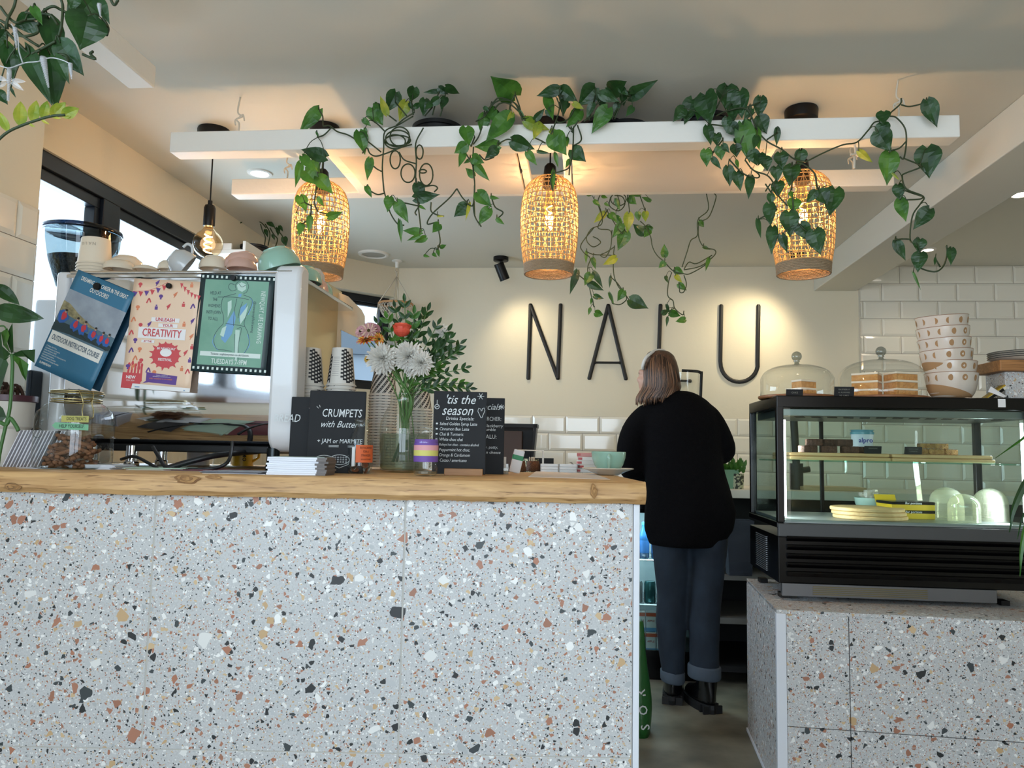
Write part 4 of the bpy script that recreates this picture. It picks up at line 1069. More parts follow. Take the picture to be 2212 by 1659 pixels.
class PL(MB):
    """flat print collected in poster space, laid onto the curled sheet"""
    def __init__(s, w_, h_, c, lift=.0007): super().__init__(); s.w, s.h, s.c, s.lift = w_, h_, c, lift
    def r(s, x0, y0, x1, y1, k=0):     # fractions, y down
        T = lambda x, y: ((x - .5) * s.w, (.5 - y) * s.h, k * .0003); n = 6
        xs = [x0 + (x1 - x0) * i / n for i in range(n + 1)]; ys = [y0 + (y1 - y0) * i / n for i in range(n + 1)]
        vs = [T(x, y) for y in ys for x in xs]; fs = [(j * (n + 1) + i, (j + 1) * (n + 1) + i, (j + 1) * (n + 1) + i + 1, j * (n + 1) + i + 1) for j in range(n) for i in range(n)]
        s.add(vs, fs)
    def p(s, pts, k=0): s.add([((x - .5) * s.w, (.5 - y) * s.h, k * .0003) for x, y in pts], [tuple(range(len(pts)))])
    def line(s, pts, wd, k=0):
        q = [Vector(((x - .5) * s.w, (.5 - y) * s.h, 0)) for x, y in pts]
        q = [Vector(a) for a in catmull(q, 3)] if len(q) > 2 else q
        L = []; R = []
        for i, a in enumerate(q):
            d = q[min(i + 1, len(q) - 1)] - q[max(i - 1, 0)]; n_ = Vector((-d.y, d.x, 0)).normalized() * wd / 2
            L.append(a + n_); R.append(a - n_)
        n = len(q)
        s.add([(v_.x, v_.y, k * .0003) for v_ in L + R], [(i, i + 1, n + i + 1, n + i) for i in range(n - 1)])
    def blob(s, x, y, rx, ry, k=0, n=14, j=0, seed=0):
        r_ = random.Random(seed)
        s.p([(x + rx * math.cos(a) * (1 + j * r_.uniform(-1, 1)), y + ry * math.sin(a) * (1 + j * r_.uniform(-1, 1))) for a in [2 * math.pi * i / n for i in range(n)]], k)
    def t(s, txt, x, y, size, sx=.7, rot=0, k=1, **kw):
        text(s, txt, size * s.h, T3((x - .5) * s.w, (.5 - y) * s.h, k * .0003, rot), sx=sx, **kw)
    def done(s, name, mt, t_):
        for i, v_ in enumerate(s.v): s.v[i] = Vector((v_.x, v_.y, v_.z + s.lift + curl_z(v_.x, v_.y, s.w, s.h, s.c)))
        if not s.v: return
        me = s.mesh(name, mt); o = bpy.data.objects.new(name, me); COL.objects.link(o); o.parent = t_; return o
def pm(n, c, e=0): return mat('print_' + n, c, .45)
# left: outdoor instructor course
t_, w_, h_ = poster('poster', 'tilted blue poster for an outdoor instructor course on the machine back', [(168, 578), (289, 636), (200, 842), (77, 794)], -.008)
cv = .002; sheet(t_, w_, h_, pm('blue', '35708f'), curl=cv)
a = PL(w_, h_, cv); a.r(0, .20, 1, .62); a.done('photo_sky', mat('print_sky', '7d8794', .5, noise=.5, nscale=18, ncol='a3acb5'), t_)
a = PL(w_, h_, cv, .001); a.p([(0, .36), (.2, .37), (.45, .43), (.7, .455), (1, .465), (1, .62), (0, .62)]); a.done('photo_sea', pm('sea', '54707f'), t_)
a = PL(w_, h_, cv, .0013); a.p([(0, .32), (.12, .33), (.3, .385), (.55, .44), (.7, .462), (.5, .468), (.25, .445), (0, .42)]); a.done('photo_cliff', mat('print_cliff', '6f684c', .6, noise=.4, nscale=90, ncol='a79c74'), t_)
a = PL(w_, h_, cv, .0016); a.p([(0, .52), (.3, .515), (.6, .53), (1, .55), (1, .6), (.6, .60), (.3, .6), (0, .62)]); a.done('photo_boat', pm('darkgreen', '24383c'), t_)
a = PL(w_, h_, cv, .002); b_ = PL(w_, h_, cv, .0024); d_ = PL(w_, h_, cv, .0027)
for k, (x, y, s_) in enumerate(((.10, .44, 1.15), (.33, .47, 1.05), (.47, .475, 1.05), (.66, .49, .95), (.80, .50, .9), (.9, .495, .85))):
    a.blob(x, y + .03, .07 * s_, .055 * s_, j=.28, seed=k); b_.blob(x + .01, y + .018, .035 * s_, .036 * s_, j=.25, seed=k); d_.blob(x + .01, y - .035, .018 * s_, .018 * s_)
a.done('photo_jackets', pm('jacket', '2f5fa6'), t_); b_.done('photo_vests', pm('vest', 'c33a44'), t_); d_.done('photo_faces', pm('skin', 'b98f78'), t_)
a = PL(w_, h_, cv, .0028)
for k, (x, y, s_) in enumerate(((.10, .42, 1), (.33, .448, 1), (.47, .452, 1), (.66, .468, .9), (.80, .478, .9), (.9, .472, .9))): a.blob(x + .01, y - .022, .021 * s_, .012 * s_)
for k in range(4): a.line([(.3 + .18 * k, .555 + .01 * k), (.42 + .18 * k, .575 + .01 * k)], .0015)
a.done('photo_hair', pm('hair', '2a2420'), t_)
a = PL(w_, h_, cv, .002); a.r(.03, .62, .93, .74)
for k, l_ in enumerate(('12 Weeks Full Time', '6 Qualifications and Awards', 'Starts 6th January 2025', 'Guaranteed Interview For Employment On', 'Successful Completion', 'Financial Upgrade Available', 'Accommodation Package Available')):
    a.t(l_, .04, .775 + .022 * k, .019, .75, align='LEFT')
a.t('DREAMING OF A CAREER IN THE GREAT', .52, .065, .056, .50, bold=.012); a.t('OUTDOORS?', .48, .135, .062, .56, bold=.012)
a.t('SUPERPEAN', .15, .945, .03, .8, bold=.02)
a.done('lettering', pm('cream', 'e4e2da'), t_)
a = PL(w_, h_, cv, .0026); a.t('OUTDOOR INSTRUCTOR COURSE', .48, .68, .072, .46, bold=.01); a.done('heading', pm('navy', '2c4a63'), t_)
PO = [t_]
# middle: unleash your creativity
t_, w_, h_ = poster('poster', 'peach festival poster with red bunting, middle one on the machine back', [(296, 603), (438, 608), (412, 849), (258, 836)], -.006)
cv = .006; sheet(t_, w_, h_, pm('peach', 'e7c9ae'), curl=cv)
red = PL(w_, h_, cv, .0010); pur = PL(w_, h_, cv, .0011); org = PL(w_, h_, cv, .0012); wh = PL(w_, h_, cv, .0018)
for x0, x1, y0, y1, m_ in ((.0, .5, .12, .02, pur), (.68, 1.0, .02, .13, red)):
    for k in range(6):
        q = k / 6; x = x0 + (x1 - x0) * q; dx = (x1 - x0) / 7; sag = .05 * math.sin(math.pi * q)
        yy = y0 + (y1 - y0) * q + sag * .5
        (red if k % 2 else m_).p([(x, yy), (x + dx, yy + .004), (x + dx / 2, yy + .05)])
    red.line([(x0, y0), ((x0 + x1) / 2, (y0 + y1) / 2 + .03), (x1, y1)], .0012)
rn = random.Random(11)
spots = [(.1, .05), (.35, .03), (.85, .04), (.25, .20), (.42, .15), (.63, .13), (.76, .22), (.9, .23), (.10, .26), (.55, .24), (.37, .26), (.06, .38), (.17, .42), (.92, .36), (.80, .40), (.05, .5), (.12, .56), (.93, .5), (.95, .6), (.08, .66), (.2, .64), (.87, .65), (.94, .72), (.15, .73), (.24, .74), (.3, .41), (.84, .8), (.93, .82), (.06, .80), (.14, .8), (.22, .81), (.36, .83), (.45, .84)]
for k, (x, y) in enumerate(spots):
    m_ = (red, pur, org)[k % 3]; q = k % 4
    if q == 0: m_.blob(x, y, .030, .016); m_.r(x - .012, y + .016, x + .012, y + .03)
    elif q == 1: m_.p([(x - .035, y), (x, y - .018), (x + .03, y - .03), (x + .012, y + .006), (x - .01, y + .022)]); m_.line([(x - .02, y + .03), (x, y)], .002)
    elif q == 2: m_.r(x - .022, y - .014, x + .022, y + .016); m_.r(x - .012, y - .03, x + .012, y - .018)
    else: m_.line([(x - .03, y + .02), (x, y - .022), (x + .03, y + .012)], .004); m_.blob(x, y - .02, .012, .009)
for k in range(5): red.line([(.07 + k * .05, .93), (.08 + k * .045, .80 - .02 * (k % 2))], .006); red.blob(.08 + k * .045, .79 - .02 * (k % 2), .02, .02, j=.3, seed=k)
# splash
pts = []
rn = random.Random(4)
for k in range(60):
    a_ = 2 * math.pi * k / 60; r_ = 1 + (.22 if k % 4 == 0 else -.02) * rn.uniform(.5, 1.4); pts.append((.585 + .20 * r_ * math.cos(a_), .685 + .112 * r_ * math.sin(a_)))
red.p(pts, 1)
red.p([(0, .86), (.27, .86), (.275, .91), (.29, .925), (.27, .94), (.27, .96), (.18, .97), (.16, 1), (0, 1)], 1)
pur.p([(.34, .845), (.79, .865), (.785, .945), (.39, .935), (.30, .945), (.345, .925)], 1)
wh.r(.32, .345, .73, .385); wh.r(.43, .398, .71, .432); wh.r(.15, .44, .84, .54); wh.r(.21, .555, .40, .58); wh.p([(.16, .955), (1, .965), (1, 1), (.15, 1)])
wh.blob(.585, .66, .085, .036); wh.t('BE NEWQUAY', .585, .625, .03, .9, bold=.02, k=2); wh.t('FESTIVAL', .585, .725, .036, .9, bold=.02, k=2)
wh.t('NEW', .125, .90, .038, 1, bold=.03, k=2); wh.t('FOR 2024', .125, .93, .018, 1, k=2)
wh.t("THERE'S A WORLD OF", .57, .868, .011, 1, k=3); wh.t('EXPERIENCES WAITING FOR YOU.', .57, .88, .011, 1, k=3)
red2 = PL(w_, h_, cv, .0024); red2.t('UNLEASH', .525, .365, .045, .95, bold=.02); red2.t('YOUR', .57, .416, .036, 1, bold=.02); red2.t('CREATIVITY', .495, .49, .098, .70, bold=.012); red2.t('AT THE', .305, .568, .022, 1, bold=.02)
org.t('EVERY WEEKEND IN NOVEMBER', .56, .900, .015, 1, k=5, bold=.01)
bl = PL(w_, h_, cv, .0026)
for k in range(7): bl.r(.2 + .11 * k, .978 + .001 * k, .27 + .11 * k, .988 + .001 * k)
red.done('red_print', pm('red', 'c84a50'), t_); pur.done('purple_print', pm('purple', '5f3f8c'), t_); org.done('orange_print', pm('orange', 'd8825c'), t_); wh.done('white_print', pm('white', 'e8e6e6'), t_); red2.done('lettering', pm('red', 'c84a50'), t_); bl.done('logo_row', pm('paleblue', '7fa3c4'), t_)
PO.append(t_)
# right: life drawing
t_, w_, h_ = poster('poster', 'green life drawing poster with film strip border, rightmost on the machine back', [(441, 592), (599, 598), (569, 811), (407, 800)], -.006)
cv = .004; sheet(t_, w_, h_, pm('filmdark', '24383c'), curl=cv)
a = PL(w_, h_, cv, .0008); a.r(.07, .055, .93, .93); a.done('green_field', mat('print_green', '5b8f7a', .5, noise=.6, nscale=9, ncol='84ad98'), t_)
wh = PL(w_, h_, cv, .0014); dk = PL(w_, h_, cv, .0012); bu = PL(w_, h_, cv, .001); lt = PL(w_, h_, cv, .0011)
for k in range(16):
    x = .02 + k * .064; wh.r(x, .014, x + .028, .04); wh.r(x, .95, x + .028, .976)
def L_(m_, pts, wd=.0014): m_.line(pts, wd)
# seated figure drawn in a few lines (back view)
bu.p([(.43, .47), (.50, .36), (.53, .44), (.50, .60), (.42, .70), (.36, .66), (.37, .58)]); bu.p([(.58, .33), (.66, .28), (.64, .38), (.58, .48)]); bu.p([(.54, .19), (.58, .19), (.57, .225), (.53, .22)])
lt.p([(.50, .10), (.56, .07), (.62, .09), (.63, .14), (.58, .17), (.52, .15)]); lt.p([(.40, .28), (.45, .26), (.46, .34), (.42, .44)]); lt.p([(.34, .62), (.36, .55), (.42, .52), (.39, .64)]); lt.p([(.54, .56), (.60, .56), (.60, .86), (.57, .87)]); lt.p([(.58, .42), (.68, .30), (.66, .42), (.6, .5)])
for p_ in ([(.50, .15), (.48, .10), (.54, .055), (.62, .06), (.66, .11), (.64, .17), (.60, .185)], [(.47, .10), (.41, .09), (.39, .13), (.44, .165), (.50, .15)], [(.50, .19), (.40, .215), (.33, .24), (.32, .34), (.36, .42)], [(.60, .20), (.70, .225), (.73, .27), (.70, .36), (.66, .42)],
           [(.36, .42), (.37, .50), (.31, .56), (.26, .65), (.31, .76), (.42, .77), (.52, .78)], [(.66, .42), (.65, .50), (.71, .58), (.74, .68), (.70, .78), (.62, .82)], [(.54, .60), (.55, .70), (.57, .86)], [(.56, .55), (.62, .54), (.60, .70), (.62, .86)], [(.52, .24), (.50, .38), (.51, .52)], [(.26, .82), (.45, .815), (.70, .81)], [(.26, .235), (.5, .228), (.68, .245)], [(.40, .50), (.55, .51), (.66, .52)],
           [(.53, .09), (.57, .12), (.62, .10)], [(.60, .27), (.57, .36), (.56, .44)]): L_(dk, p_, .0013)
for p_ in ([(.70, .23), (.74, .28), (.69, .40)], [(.71, .6), (.75, .7), (.68, .80)], [(.28, .62), (.25, .7), (.33, .775)]): L_(bu, p_, .0022)
for k, l_ in enumerate(('HELD AT', 'THE', "WOMEN'S", 'INSTI (OPEN', 'TO ALL)')): dk.t(l_, .225, .195 + .066 * k, .046, .62)
wh.r(.10, .792, .91, .838)
wh.t('TUESDAYS 7-9PM', .50, .89, .072, .68, bold=.012)
wh.t('NEWQUAY LIFE DRAWING', .865, .42, .070, .60, rot=-math.pi / 2 - .0, sp=1.05, bold=.004)
dk.t('@newquaylifedrawing', .765, .42, .038, .95, rot=-math.pi / 2)
wh.done('white_print', pm('palegreen', 'cfdcd6'), t_); dk.done('line_drawing', pm('ink', '2d3f48'), t_); bu.done('blue_strokes', pm('bluewash', '6a9bc4'), t_); lt.done('pale_strokes', pm('palewash', 'b4cfc4'), t_)
dk2 = PL(w_, h_, cv, .0024); dk2.t('Tickets: sophiawynter.co.uk/classes', .50, .815, .032, .88); dk2.done('lettering', pm('ink', '2d3f48'), t_)
for px, py, y, lab, r_ in ((211, 619, -.011, 'round black magnet holding the tilted blue poster', .011), (366, 618, -.014, 'round black magnet holding the peach poster', .008), (505, 601, -.014, 'round black magnet holding the green life drawing poster', .0085)):
    p_ = MP(px, py, y)
    o = MB().lathe([(0, 0), (r_, 0), (r_, .006), (r_ * .9, .008), (0, .008)], 24, T=Matrix.Rotation(math.pi / 2, 4, 'X')).build('magnet', M_black, smooth=S); o.location = MW3(*p_); o.rotation_euler = (0, 0, -ANG); tag(o, lab, 'magnet')

# ================================================================ THINGS ON THE BAR TOP
def on_bar(px, py): return Z(px, py, TOP)
# clip-top jars
def clip_jar(loc, rz, label, s_=1.0):
    t = thing('clip_top_jar', label, 'jar', loc, rz)
    q = []
    def ring(r, z, sq):  # rounded square section
        return [((abs(math.cos(a)) ** sq) * (1 if math.cos(a) > 0 else -1) * r, (abs(math.sin(a)) ** sq) * (1 if math.sin(a) > 0 else -1) * r, z) for a in [2 * math.pi * (k + .5) / 40 for k in range(40)]]
    MB().loft([ring(.070, .0, .7), ring(.080, .006, .65), ring(.083, .02, .62), ring(.083, .125, .62), ring(.080, .145, .66), ring(.068, .162, .8), ring(.056, .172, 1), ring(.055, .182, 1)], caps=False).build('jar_body', M_gjar, t, smooth=2)
    MB().loft([ring(.070, .002, .7), ring(.079, .004, .65)], caps=True).build('jar_base', glass('jar_base', 'b9c4c0', refl=1.6), t)
    MB().lathe([(.058, .184), (.062, .187), (.062, .196), (.058, .200), (.03, .204), (0, .204)], 36).build('lid', glass('lid_glass', 'd8dcd4', refl=1.7), t, smooth=2)
    mb = MB(); M_w = mat('brass_wire', 'b8a878', .25, metal=1)
    for z, r in ((.172, .0595), (.178, .0590), (.194, .0640), (.199, .0610)): mb.tube([(r * math.cos(a), r * math.sin(a), z) for a in [2 * math.pi * k / 36 for k in range(36)]], .0018, 5, closed=True)
    mb.build('wire_band', M_w, t, smooth=2)
    mb = MB(Matrix.Rotation(-.75, 4, 'Z'))
    for s2 in (-1, 1): mb.tube(catmull([(.062, s2 * .016, .198), (.074, s2 * .014, .186), (.078, s2 * .010, .168), (.084, s2 * .013, .15), (.088, s2 * .012, .13)]), .0015, 5)
    mb.tube([(.084, -.013, .15), (.088, -.012, .13), (.088, .012, .13), (.084, .013, .15)], .0015, 5); mb.tube(catmull([(.066, -.006, .170), (.08, -.01, .178), (.082, .01, .180), (.066, .006, .170)]), .0016, 5)
    mb.build('clasp', M_w, t, smooth=2)
    return t
M_tape_y = mat('tape_yellow', 'a9a55a', .6); M_tape_g = mat('tape_green', '6fa985', .6); M_ink = mat('ink_black', '16181c', .7)
jl = Vector((W(157, 1000, 2.0).x, 2.0, TOP))
j1 = clip_jar(jl, 0, 'clip-top glass jar of dog treats with hand-lettered tape, nearest the card rack')
mb = MB(); mb.box((.012, -.0845, .118), (.080, -.0835, .134)); mb.build('yellow_tape', M_tape_y, j1)
mb = MB(); mb.add([(-.010, -.085, .109), (-.002, -.085, .117), (.081, -.085, .113), (.081, -.085, .098), (-.002, -.085, .101)], [(0, 1, 2, 3, 4)]); o = mb.build('green_tape', M_tape_g, j1)
mb = MB(); text(mb, 'DOG TREATS', .0115, T3(.050, -.0852, .1262) @ XZ, sx=.72); text(mb, 'HELP YOURSELF.', .012, T3(.040, -.0856, .1075, ) @ XZ, sx=.72); mb.build('lettering', M_ink, j1)
mb = MB(); text(mb, 'Kilner', .022, T3(-.045, -.0842, .125) @ XZ, shear=.3); mb.v = mb.v if False else mb.v
mb = MB(); text(mb, '1.5', .018, T3(-.045, -.0842, .115) @ XZ, shear=.3); mb.tube([(-.045 + .012 * math.cos(a), -.084, .09 + .012 * math.sin(a)) for a in [2 * math.pi * k / 16 for k in range(16)]], .0008, 4, closed=True); mb.build('embossing', glass('emboss', 'cdd6d4', refl=1.8), j1)
M_bis = mat('dog_biscuit', '5c3b24', .8, noise=.4, nscale=50, ncol='84583a')
bone = MB(); bone.tube([(-.018, 0, 0), (0, 0, 0), (.018, 0, 0)], [.006, .005, .006], 8)
for sx_ in (-1, 1):
    for sy in (-1, 1): bone.ball((sx_ * .020, sy * .006, 0), (.0075, .0075, .006), 8)
bo = bone.build('dog_biscuit', M_bis, smooth=2); rn = random.Random(9)
n_b = 0
for jt, lab in ((jl, 'brown bone-shaped dog biscuit heaped in the clip-top jar'),):
    for k in range(50):
        o = bo if n_b == 0 else bo.copy()
        if n_b: COL.objects.link(o)
        n_b += 1
        lv = k // 9; a_ = rn.uniform(0, 6.28); r_ = .055 * math.sqrt(rn.uniform(0, 1)) * (1 - .06 * lv)
        o.location = jt + Vector((r_ * math.cos(a_), r_ * math.sin(a_), .010 + lv * .0135 + rn.uniform(0, .003))); o.rotation_euler = (rn.uniform(-.5, .5), rn.uniform(-.4, .4), rn.uniform(0, 6.3))
        tag(o, lab, 'biscuit', 'dog biscuits in the clip-top jar')
# card rack: leaning cards at the far left
for k in range(14):
    px = -12 + k * 7.6
    b = on_bar(px, 1009 + .09 * k)
    dark = k in (11,)
    nm = 'white card leaning in the row left of the dog treats jar'
    t_ = None
    hgt = .107; wd = .062
    T = T3(0, 0, .001, 0, 0, .0)
    mb = MB(); th = .0012
    lean = .40
    mb.box((-.001, -.0, 0), (.0012 + .0006 * (k % 3), .075, hgt), Matrix.Rotation(lean, 4, 'Y'))
    if k < 11: lab, g = nm, 'white cards leaning at the far left of the bar'
    elif k == 11: lab, g = 'black card with a gold seal leaning behind the last white cards', None
    elif k == 12: lab, g = 'second white card from the right of the leaning row', None
    else: lab, g = 'rightmost leaning white card against the clip-top jar', None
    o = mb.build('leaning_card', M_black_c if dark else mat('card_white', 'dcdde6', .6), None); o.location = b + Vector((0, .03, 0)); tag(o, lab, 'card', g)
# loose leaflets on the bar
def leaf_stack(cx, cy, w_, d_, rz, n, cols, name, lab, grp, th=.0009, jit=.006, z0=0.0, seed=1):
    r_ = random.Random(seed); out = []
    for k in range(n):
        o = MB().box((-w_ / 2, -d_ / 2, 0), (w_ / 2, d_ / 2, th)).build(name, cols[k % len(cols)])
        p_ = on_bar(cx, cy); o.location = p_ + Vector((r_.uniform(-jit, jit), d_ / 2 + r_.uniform(0, jit), z0 + k * (th + .0003) + .0002)); o.rotation_euler = (0, 0, rz + r_.uniform(-.12, .12) * (jit > .003))
        tag(o, lab if isinstance(lab, str) else lab[k], 'leaflet', grp); out.append(o)
    return out
pc = [mat('leaflet_white', 'e0e2e8', .5), mat('leaflet_grey', '9a9ca4', .5), mat('leaflet_mint', 'b9d2bd', .5), mat('leaflet_maroon', '74343a', .45), mat('leaflet_sand', 'cdb591', .5), mat('leaflet_dark', '3c3a3e', .4), mat('leaflet_blue', '8fa0bd', .45)]
leaf_stack(80, 1013, .11, .10, .1, 2, [pc[0]], 'leaflet', 'pale leaflet lying flat under the leaning cards', 'flat leaflets under the leaning cards', seed=2)
leaf_stack(195, 1014, .13, .10, -.1, 8, [pc[0]], 'leaflet', 'white leaflet in the low pile in front of the dog treats jar', 'white leaflets before the dog treats jar', th=.0012, seed=3)
o = leaf_stack(225, 1012, .14, .09, .05, 1, [pc[5]], 'leaflet', 'dark leaflet tilted on top of the white leaflet pile', None, z0=.014, seed=4)[0]; o.rotation_euler = (.0, -.10, .25)
leaf_stack(318, 1016, .15, .17, .2, 5, [pc[0], pc[2], pc[4], pc[2], pc[2]], 'leaflet', 'mint green and white leaflet fanned out on the bar', 'mint leaflets fanned on the bar', seed=5)
leaf_stack(425, 1018, .16, .17, -.12, 3, [pc[1], pc[3], pc[3]], 'leaflet', 'maroon leaflet lying beside the knot in the bar edge', 'maroon leaflets on the bar', seed=6)
leaf_stack(508, 1024, .15, .13, -.05, 5, [pc[0], pc[5], pc[1], pc[5], pc[1]], 'leaflet', 'grey photo leaflet spread left of the booklet stack', 'grey leaflets left of the booklets', jit=.009, seed=7)
# booklet stack
rn = random.Random(21)
for k in range(9):
    th = .0046
    t_ = thing('booklet', 'white booklet with dark spine in the stack beside the chalkboard, %s' % ('topmost' if k == 8 else 'below the top one'), 'booklet', on_bar(640, 1027) + Vector((rn.uniform(-.003, .003), .05 + rn.uniform(-.002, .003), k * (th + .0001) + .0003)), rn.uniform(-.04, .04), 'booklets stacked beside the chalkboard')
    MB().rbox((-.072, -.045, 0), (.045, .055, th), .0006, n=1).build('pages', mat('page_white', 'dcdee6', .6), t_)
    mb = MB(); mb.box((.045, -.045, 0), (.068, .055, th)); mb.build('spine', mat('spine_grey', '6a6462', .6), t_)
    if k == 8: MB().box((-.060, -.044, th), (.062, .055, th + .0012)).build('cover', mat('cover_sage', '7c8a84', .5), t_)
# chalkboards
def board_(name, label, cpx_, base, w_, h_, lean=.12, rz=0, th=.006):
    t = thing(name, label, 'chalkboard', base, rz)
    T = Matrix.Rotation(-lean, 4, 'X')
    MB(T).rbox((-w_ / 2, 0, 0), (w_ / 2, th, h_), .003).build('board', M_black_c, t)
    return t, T
b = Vector((W(722, 1021, 2.05).x, 2.05, TOP))
t_, T = board_('chalkboard', 'black chalkboard with crumpets chalked on it between booklets and bottle', 0, b, .150, .222, .10, .10)
ch = MB(T)
def ct(s_, x, z, size, **kw): text(ch, s_, size, T3(x, -.0007, z) @ XZ, **kw)
ct('CRUMPETS', .012, .160, .031, sx=.70, shear=.15, bold=.004); ct('with Butter', .005, .130, .025, sx=.85, shear=.45, bold=-.002)
ct('+ JAM or MARMITE', .01, .085, .017, sx=.85, shear=.1)
def cl(pts, wd=.0008): ch.tube([(x, -.0009, z) for x, z in pts], wd, 4)
cl([(-.018, .073), (.008, .073)]); cl([(-.018, .070), (.008, .070)]); cl([(.032, .073), (.06, .073)]); cl([(.032, .070), (.06, .070)])
for ex, ez in ((-.028, .034), (.012, .036)):
    cl([(ex + .026 * math.cos(a), ez + .013 * math.sin(a)) for a in [2 * math.pi * k / 24 for k in range(25)]]); 
    for i in range(6):
        for j in range(3): cl([(ex - .018 + i * .007 + .002 * math.cos(a), ez - .006 + j * .006 + .0015 * math.sin(a)) for a in [2 * math.pi * k / 6 for k in range(7)]], .0005)
    cl([(ex - .026, ez), (ex - .024, ez - .012), (ex, ez - .022), (ex + .024, ez - .012), (ex + .026, ez)])
for q in ((-.055, .178, -.05, .173), (-.048, .182, -.046, .176)): cl([(q[0], q[1]), (q[2], q[3])])
ch.build('chalk_drawing', M_chalk, t_)
b2 = Z(676, 1015, TOP); t_, T = board_('chalkboard', 'plain black chalkboard standing behind the machine cheek', 0, W(662, 1000, 2.10) * 1.0, .10, .205, .03, 0)
t_.location.z = TOP
ch = MB(T); text(ch, 'BREAD', .03, T3(-.060, -.0007, .145) @ XZ, sx=.8, shear=.2); cl([(.0, .175), (.004, .168)]); cl([(.006, .172), (.009, .166)]); ch.build('chalk_drawing', M_chalk, t_)
# paper cup towers with zigzag pattern
M_cupw = mat('cup_white', 'd2cec6', .55); M_cupb = mat('cup_black', '15161c', .55)
def zig_cup(band=False):
    t = thing('takeaway_cup', 'x', 'cup')
    h = .116
    MB().lathe([(.0440, 0), (.0460, .002), (.0445, .0055), (.0420, .0065), (.0305, h - .004), (.0298, h), (.0285, h - .0035), (0, h - .004)], 40).build('cup', M_cupw, t, smooth=S)
    mb = MB()
    rr = lambda z: .0420 + (.0305 - .0420) * (z - .0065) / (h - .0105) + .0004
    a0s = (.15, 2.25, 4.35)
    for a0 in a0s:
        for k in range(9):
            zc = .012 + k * .0112
            for st in range(5):
                x0_, x1_ = a0 + st * .24, a0 + st * .24 + .25; za = zc - st * .0075 + .012; zb2 = za + .0058
                if za < .008 or zb2 > h - .003: continue
                n_ = 3; vs = []
                for j in range(n_ + 1):
                    a_ = x0_ + (x1_ - x0_) * j / n_
                    for z in (za, zb2): r_ = rr(z); vs.append((r_ * math.sin(a_), -r_ * math.cos(a_), z))
                mb.add(vs, [(2 * j, 2 * j + 2, 2 * j + 3, 2 * j + 1) for j in range(n_)])
                a_ = x1_ - .07; vs = []
                zv0, zv1 = za - .0075, zb2
                if zv0 > .007 and zv1 < h - .003:
                    for j in range(2):
                        for z in (zv0, zv1): r_ = rr(z); vs.append((r_ * math.sin(a_ + j * .08), -r_ * math.cos(a_ + j * .08), z))
                    mb.add(vs, [(0, 2, 3, 1)])
    mb.build('zigzag_print', M_cupb, t)
    mb = MB()
    for k in range(11):
        z = .030 + k * .0055; vs = []
        for j in range(5):
            a_ = -.55 + .55 * j / 4
            for dz in (0, .0009): r_ = rr(z) ; vs.append((r_ * math.sin(a_), -r_ * math.cos(a_), z + dz))
        mb.add(vs, [(2 * j, 2 * j + 2, 2 * j + 3, 2 * j + 1) for j in range(4)])
    mb.build('small_print', mat('small_print', '77777c', .6), t)
    return t
zc0 = zig_cup(); first = True
for px, Yc, lab in ((670, 2.31, 'left tower of zigzag cups'), (738, 2.31, 'right tower of zigzag cups')):
    zb0 = W(px, 753, Yc).z - .116
    n = int((zb0 - TOP) / .0105); zz = zb0 - n * .0105
    for k in range(n + 1):
        t_ = zc0 if first else dup(zc0)
        first = False
        pw = W(px, 800, Yc); t_.location = (pw.x, Yc, zz + k * .0105 - (zz - TOP if False else 0)); t_.rotation_euler = (0, 0, .12 * (k < n) * ((k * 7) % 5))
        top_ = k == n
        t_['label'] = 'topmost upturned zigzag paper cup of the %s behind the chalkboard' % lab if top_ else 'upturned zigzag paper cup lower in the %s behind the chalkboard' % lab
        t_['category'] = 'cup'; t_['group'] = lab
# striped cups
def stripe_cup():
    t = thing('takeaway_cup', 'x', 'cup'); h = .095
    MB().lathe([(.0465, 0), (.0485, .002), (.047, .0055), (.0445, .0065), (.0320, h - .004), (.0312, h), (.03, h - .0035), (0, h - .004)], 40).build('cup', mat('cup_bright', 'dedbd4', .55), t, smooth=S)
    mb = MB(); rr = lambda z: .0445 + (.0320 - .0445) * (z - .0065) / (h - .0105) + .0004
    for k in range(14):
        vs = []
        for j in range(13):
            z = .008 + (h - .014) * j / 12; a_ = k * 2 * math.pi / 14 + 1.5 * j / 12
            for q in (0, .22): vs.append((rr(z) * math.sin(a_ + q), -rr(z) * math.cos(a_ + q), z))
        mb.add(vs, [(2 * j, 2 * j + 2, 2 * j + 3, 2 * j + 1) for j in range(12)])
    mb.build('stripes', M_cupb, t); return t
sc0 = stripe_cup(); first = True
for px, Yc, topy, lab in ((828, 2.55, 795, 'tower of striped cups left behind the flower vase'), (905, 2.60, 828, 'tower of striped cups right behind the flower vase')):
    zb0 = W(px, topy, Yc).z - .095; n = int((zb0 - TOP) / .0093); zz = zb0 - n * .0093
    for k in range(n + 1):
        t_ = sc0 if first else dup(sc0); first = False
        pw = W(px, 850, Yc); t_.location = (pw.x, Yc, zz + k * .0093); t_.rotation_euler = (0, 0, .9 * k)
        t_['label'] = ('topmost cup' if k == n else 'upturned cup lower') + ' in the ' + lab; t_['category'] = 'cup'; t_['group'] = lab
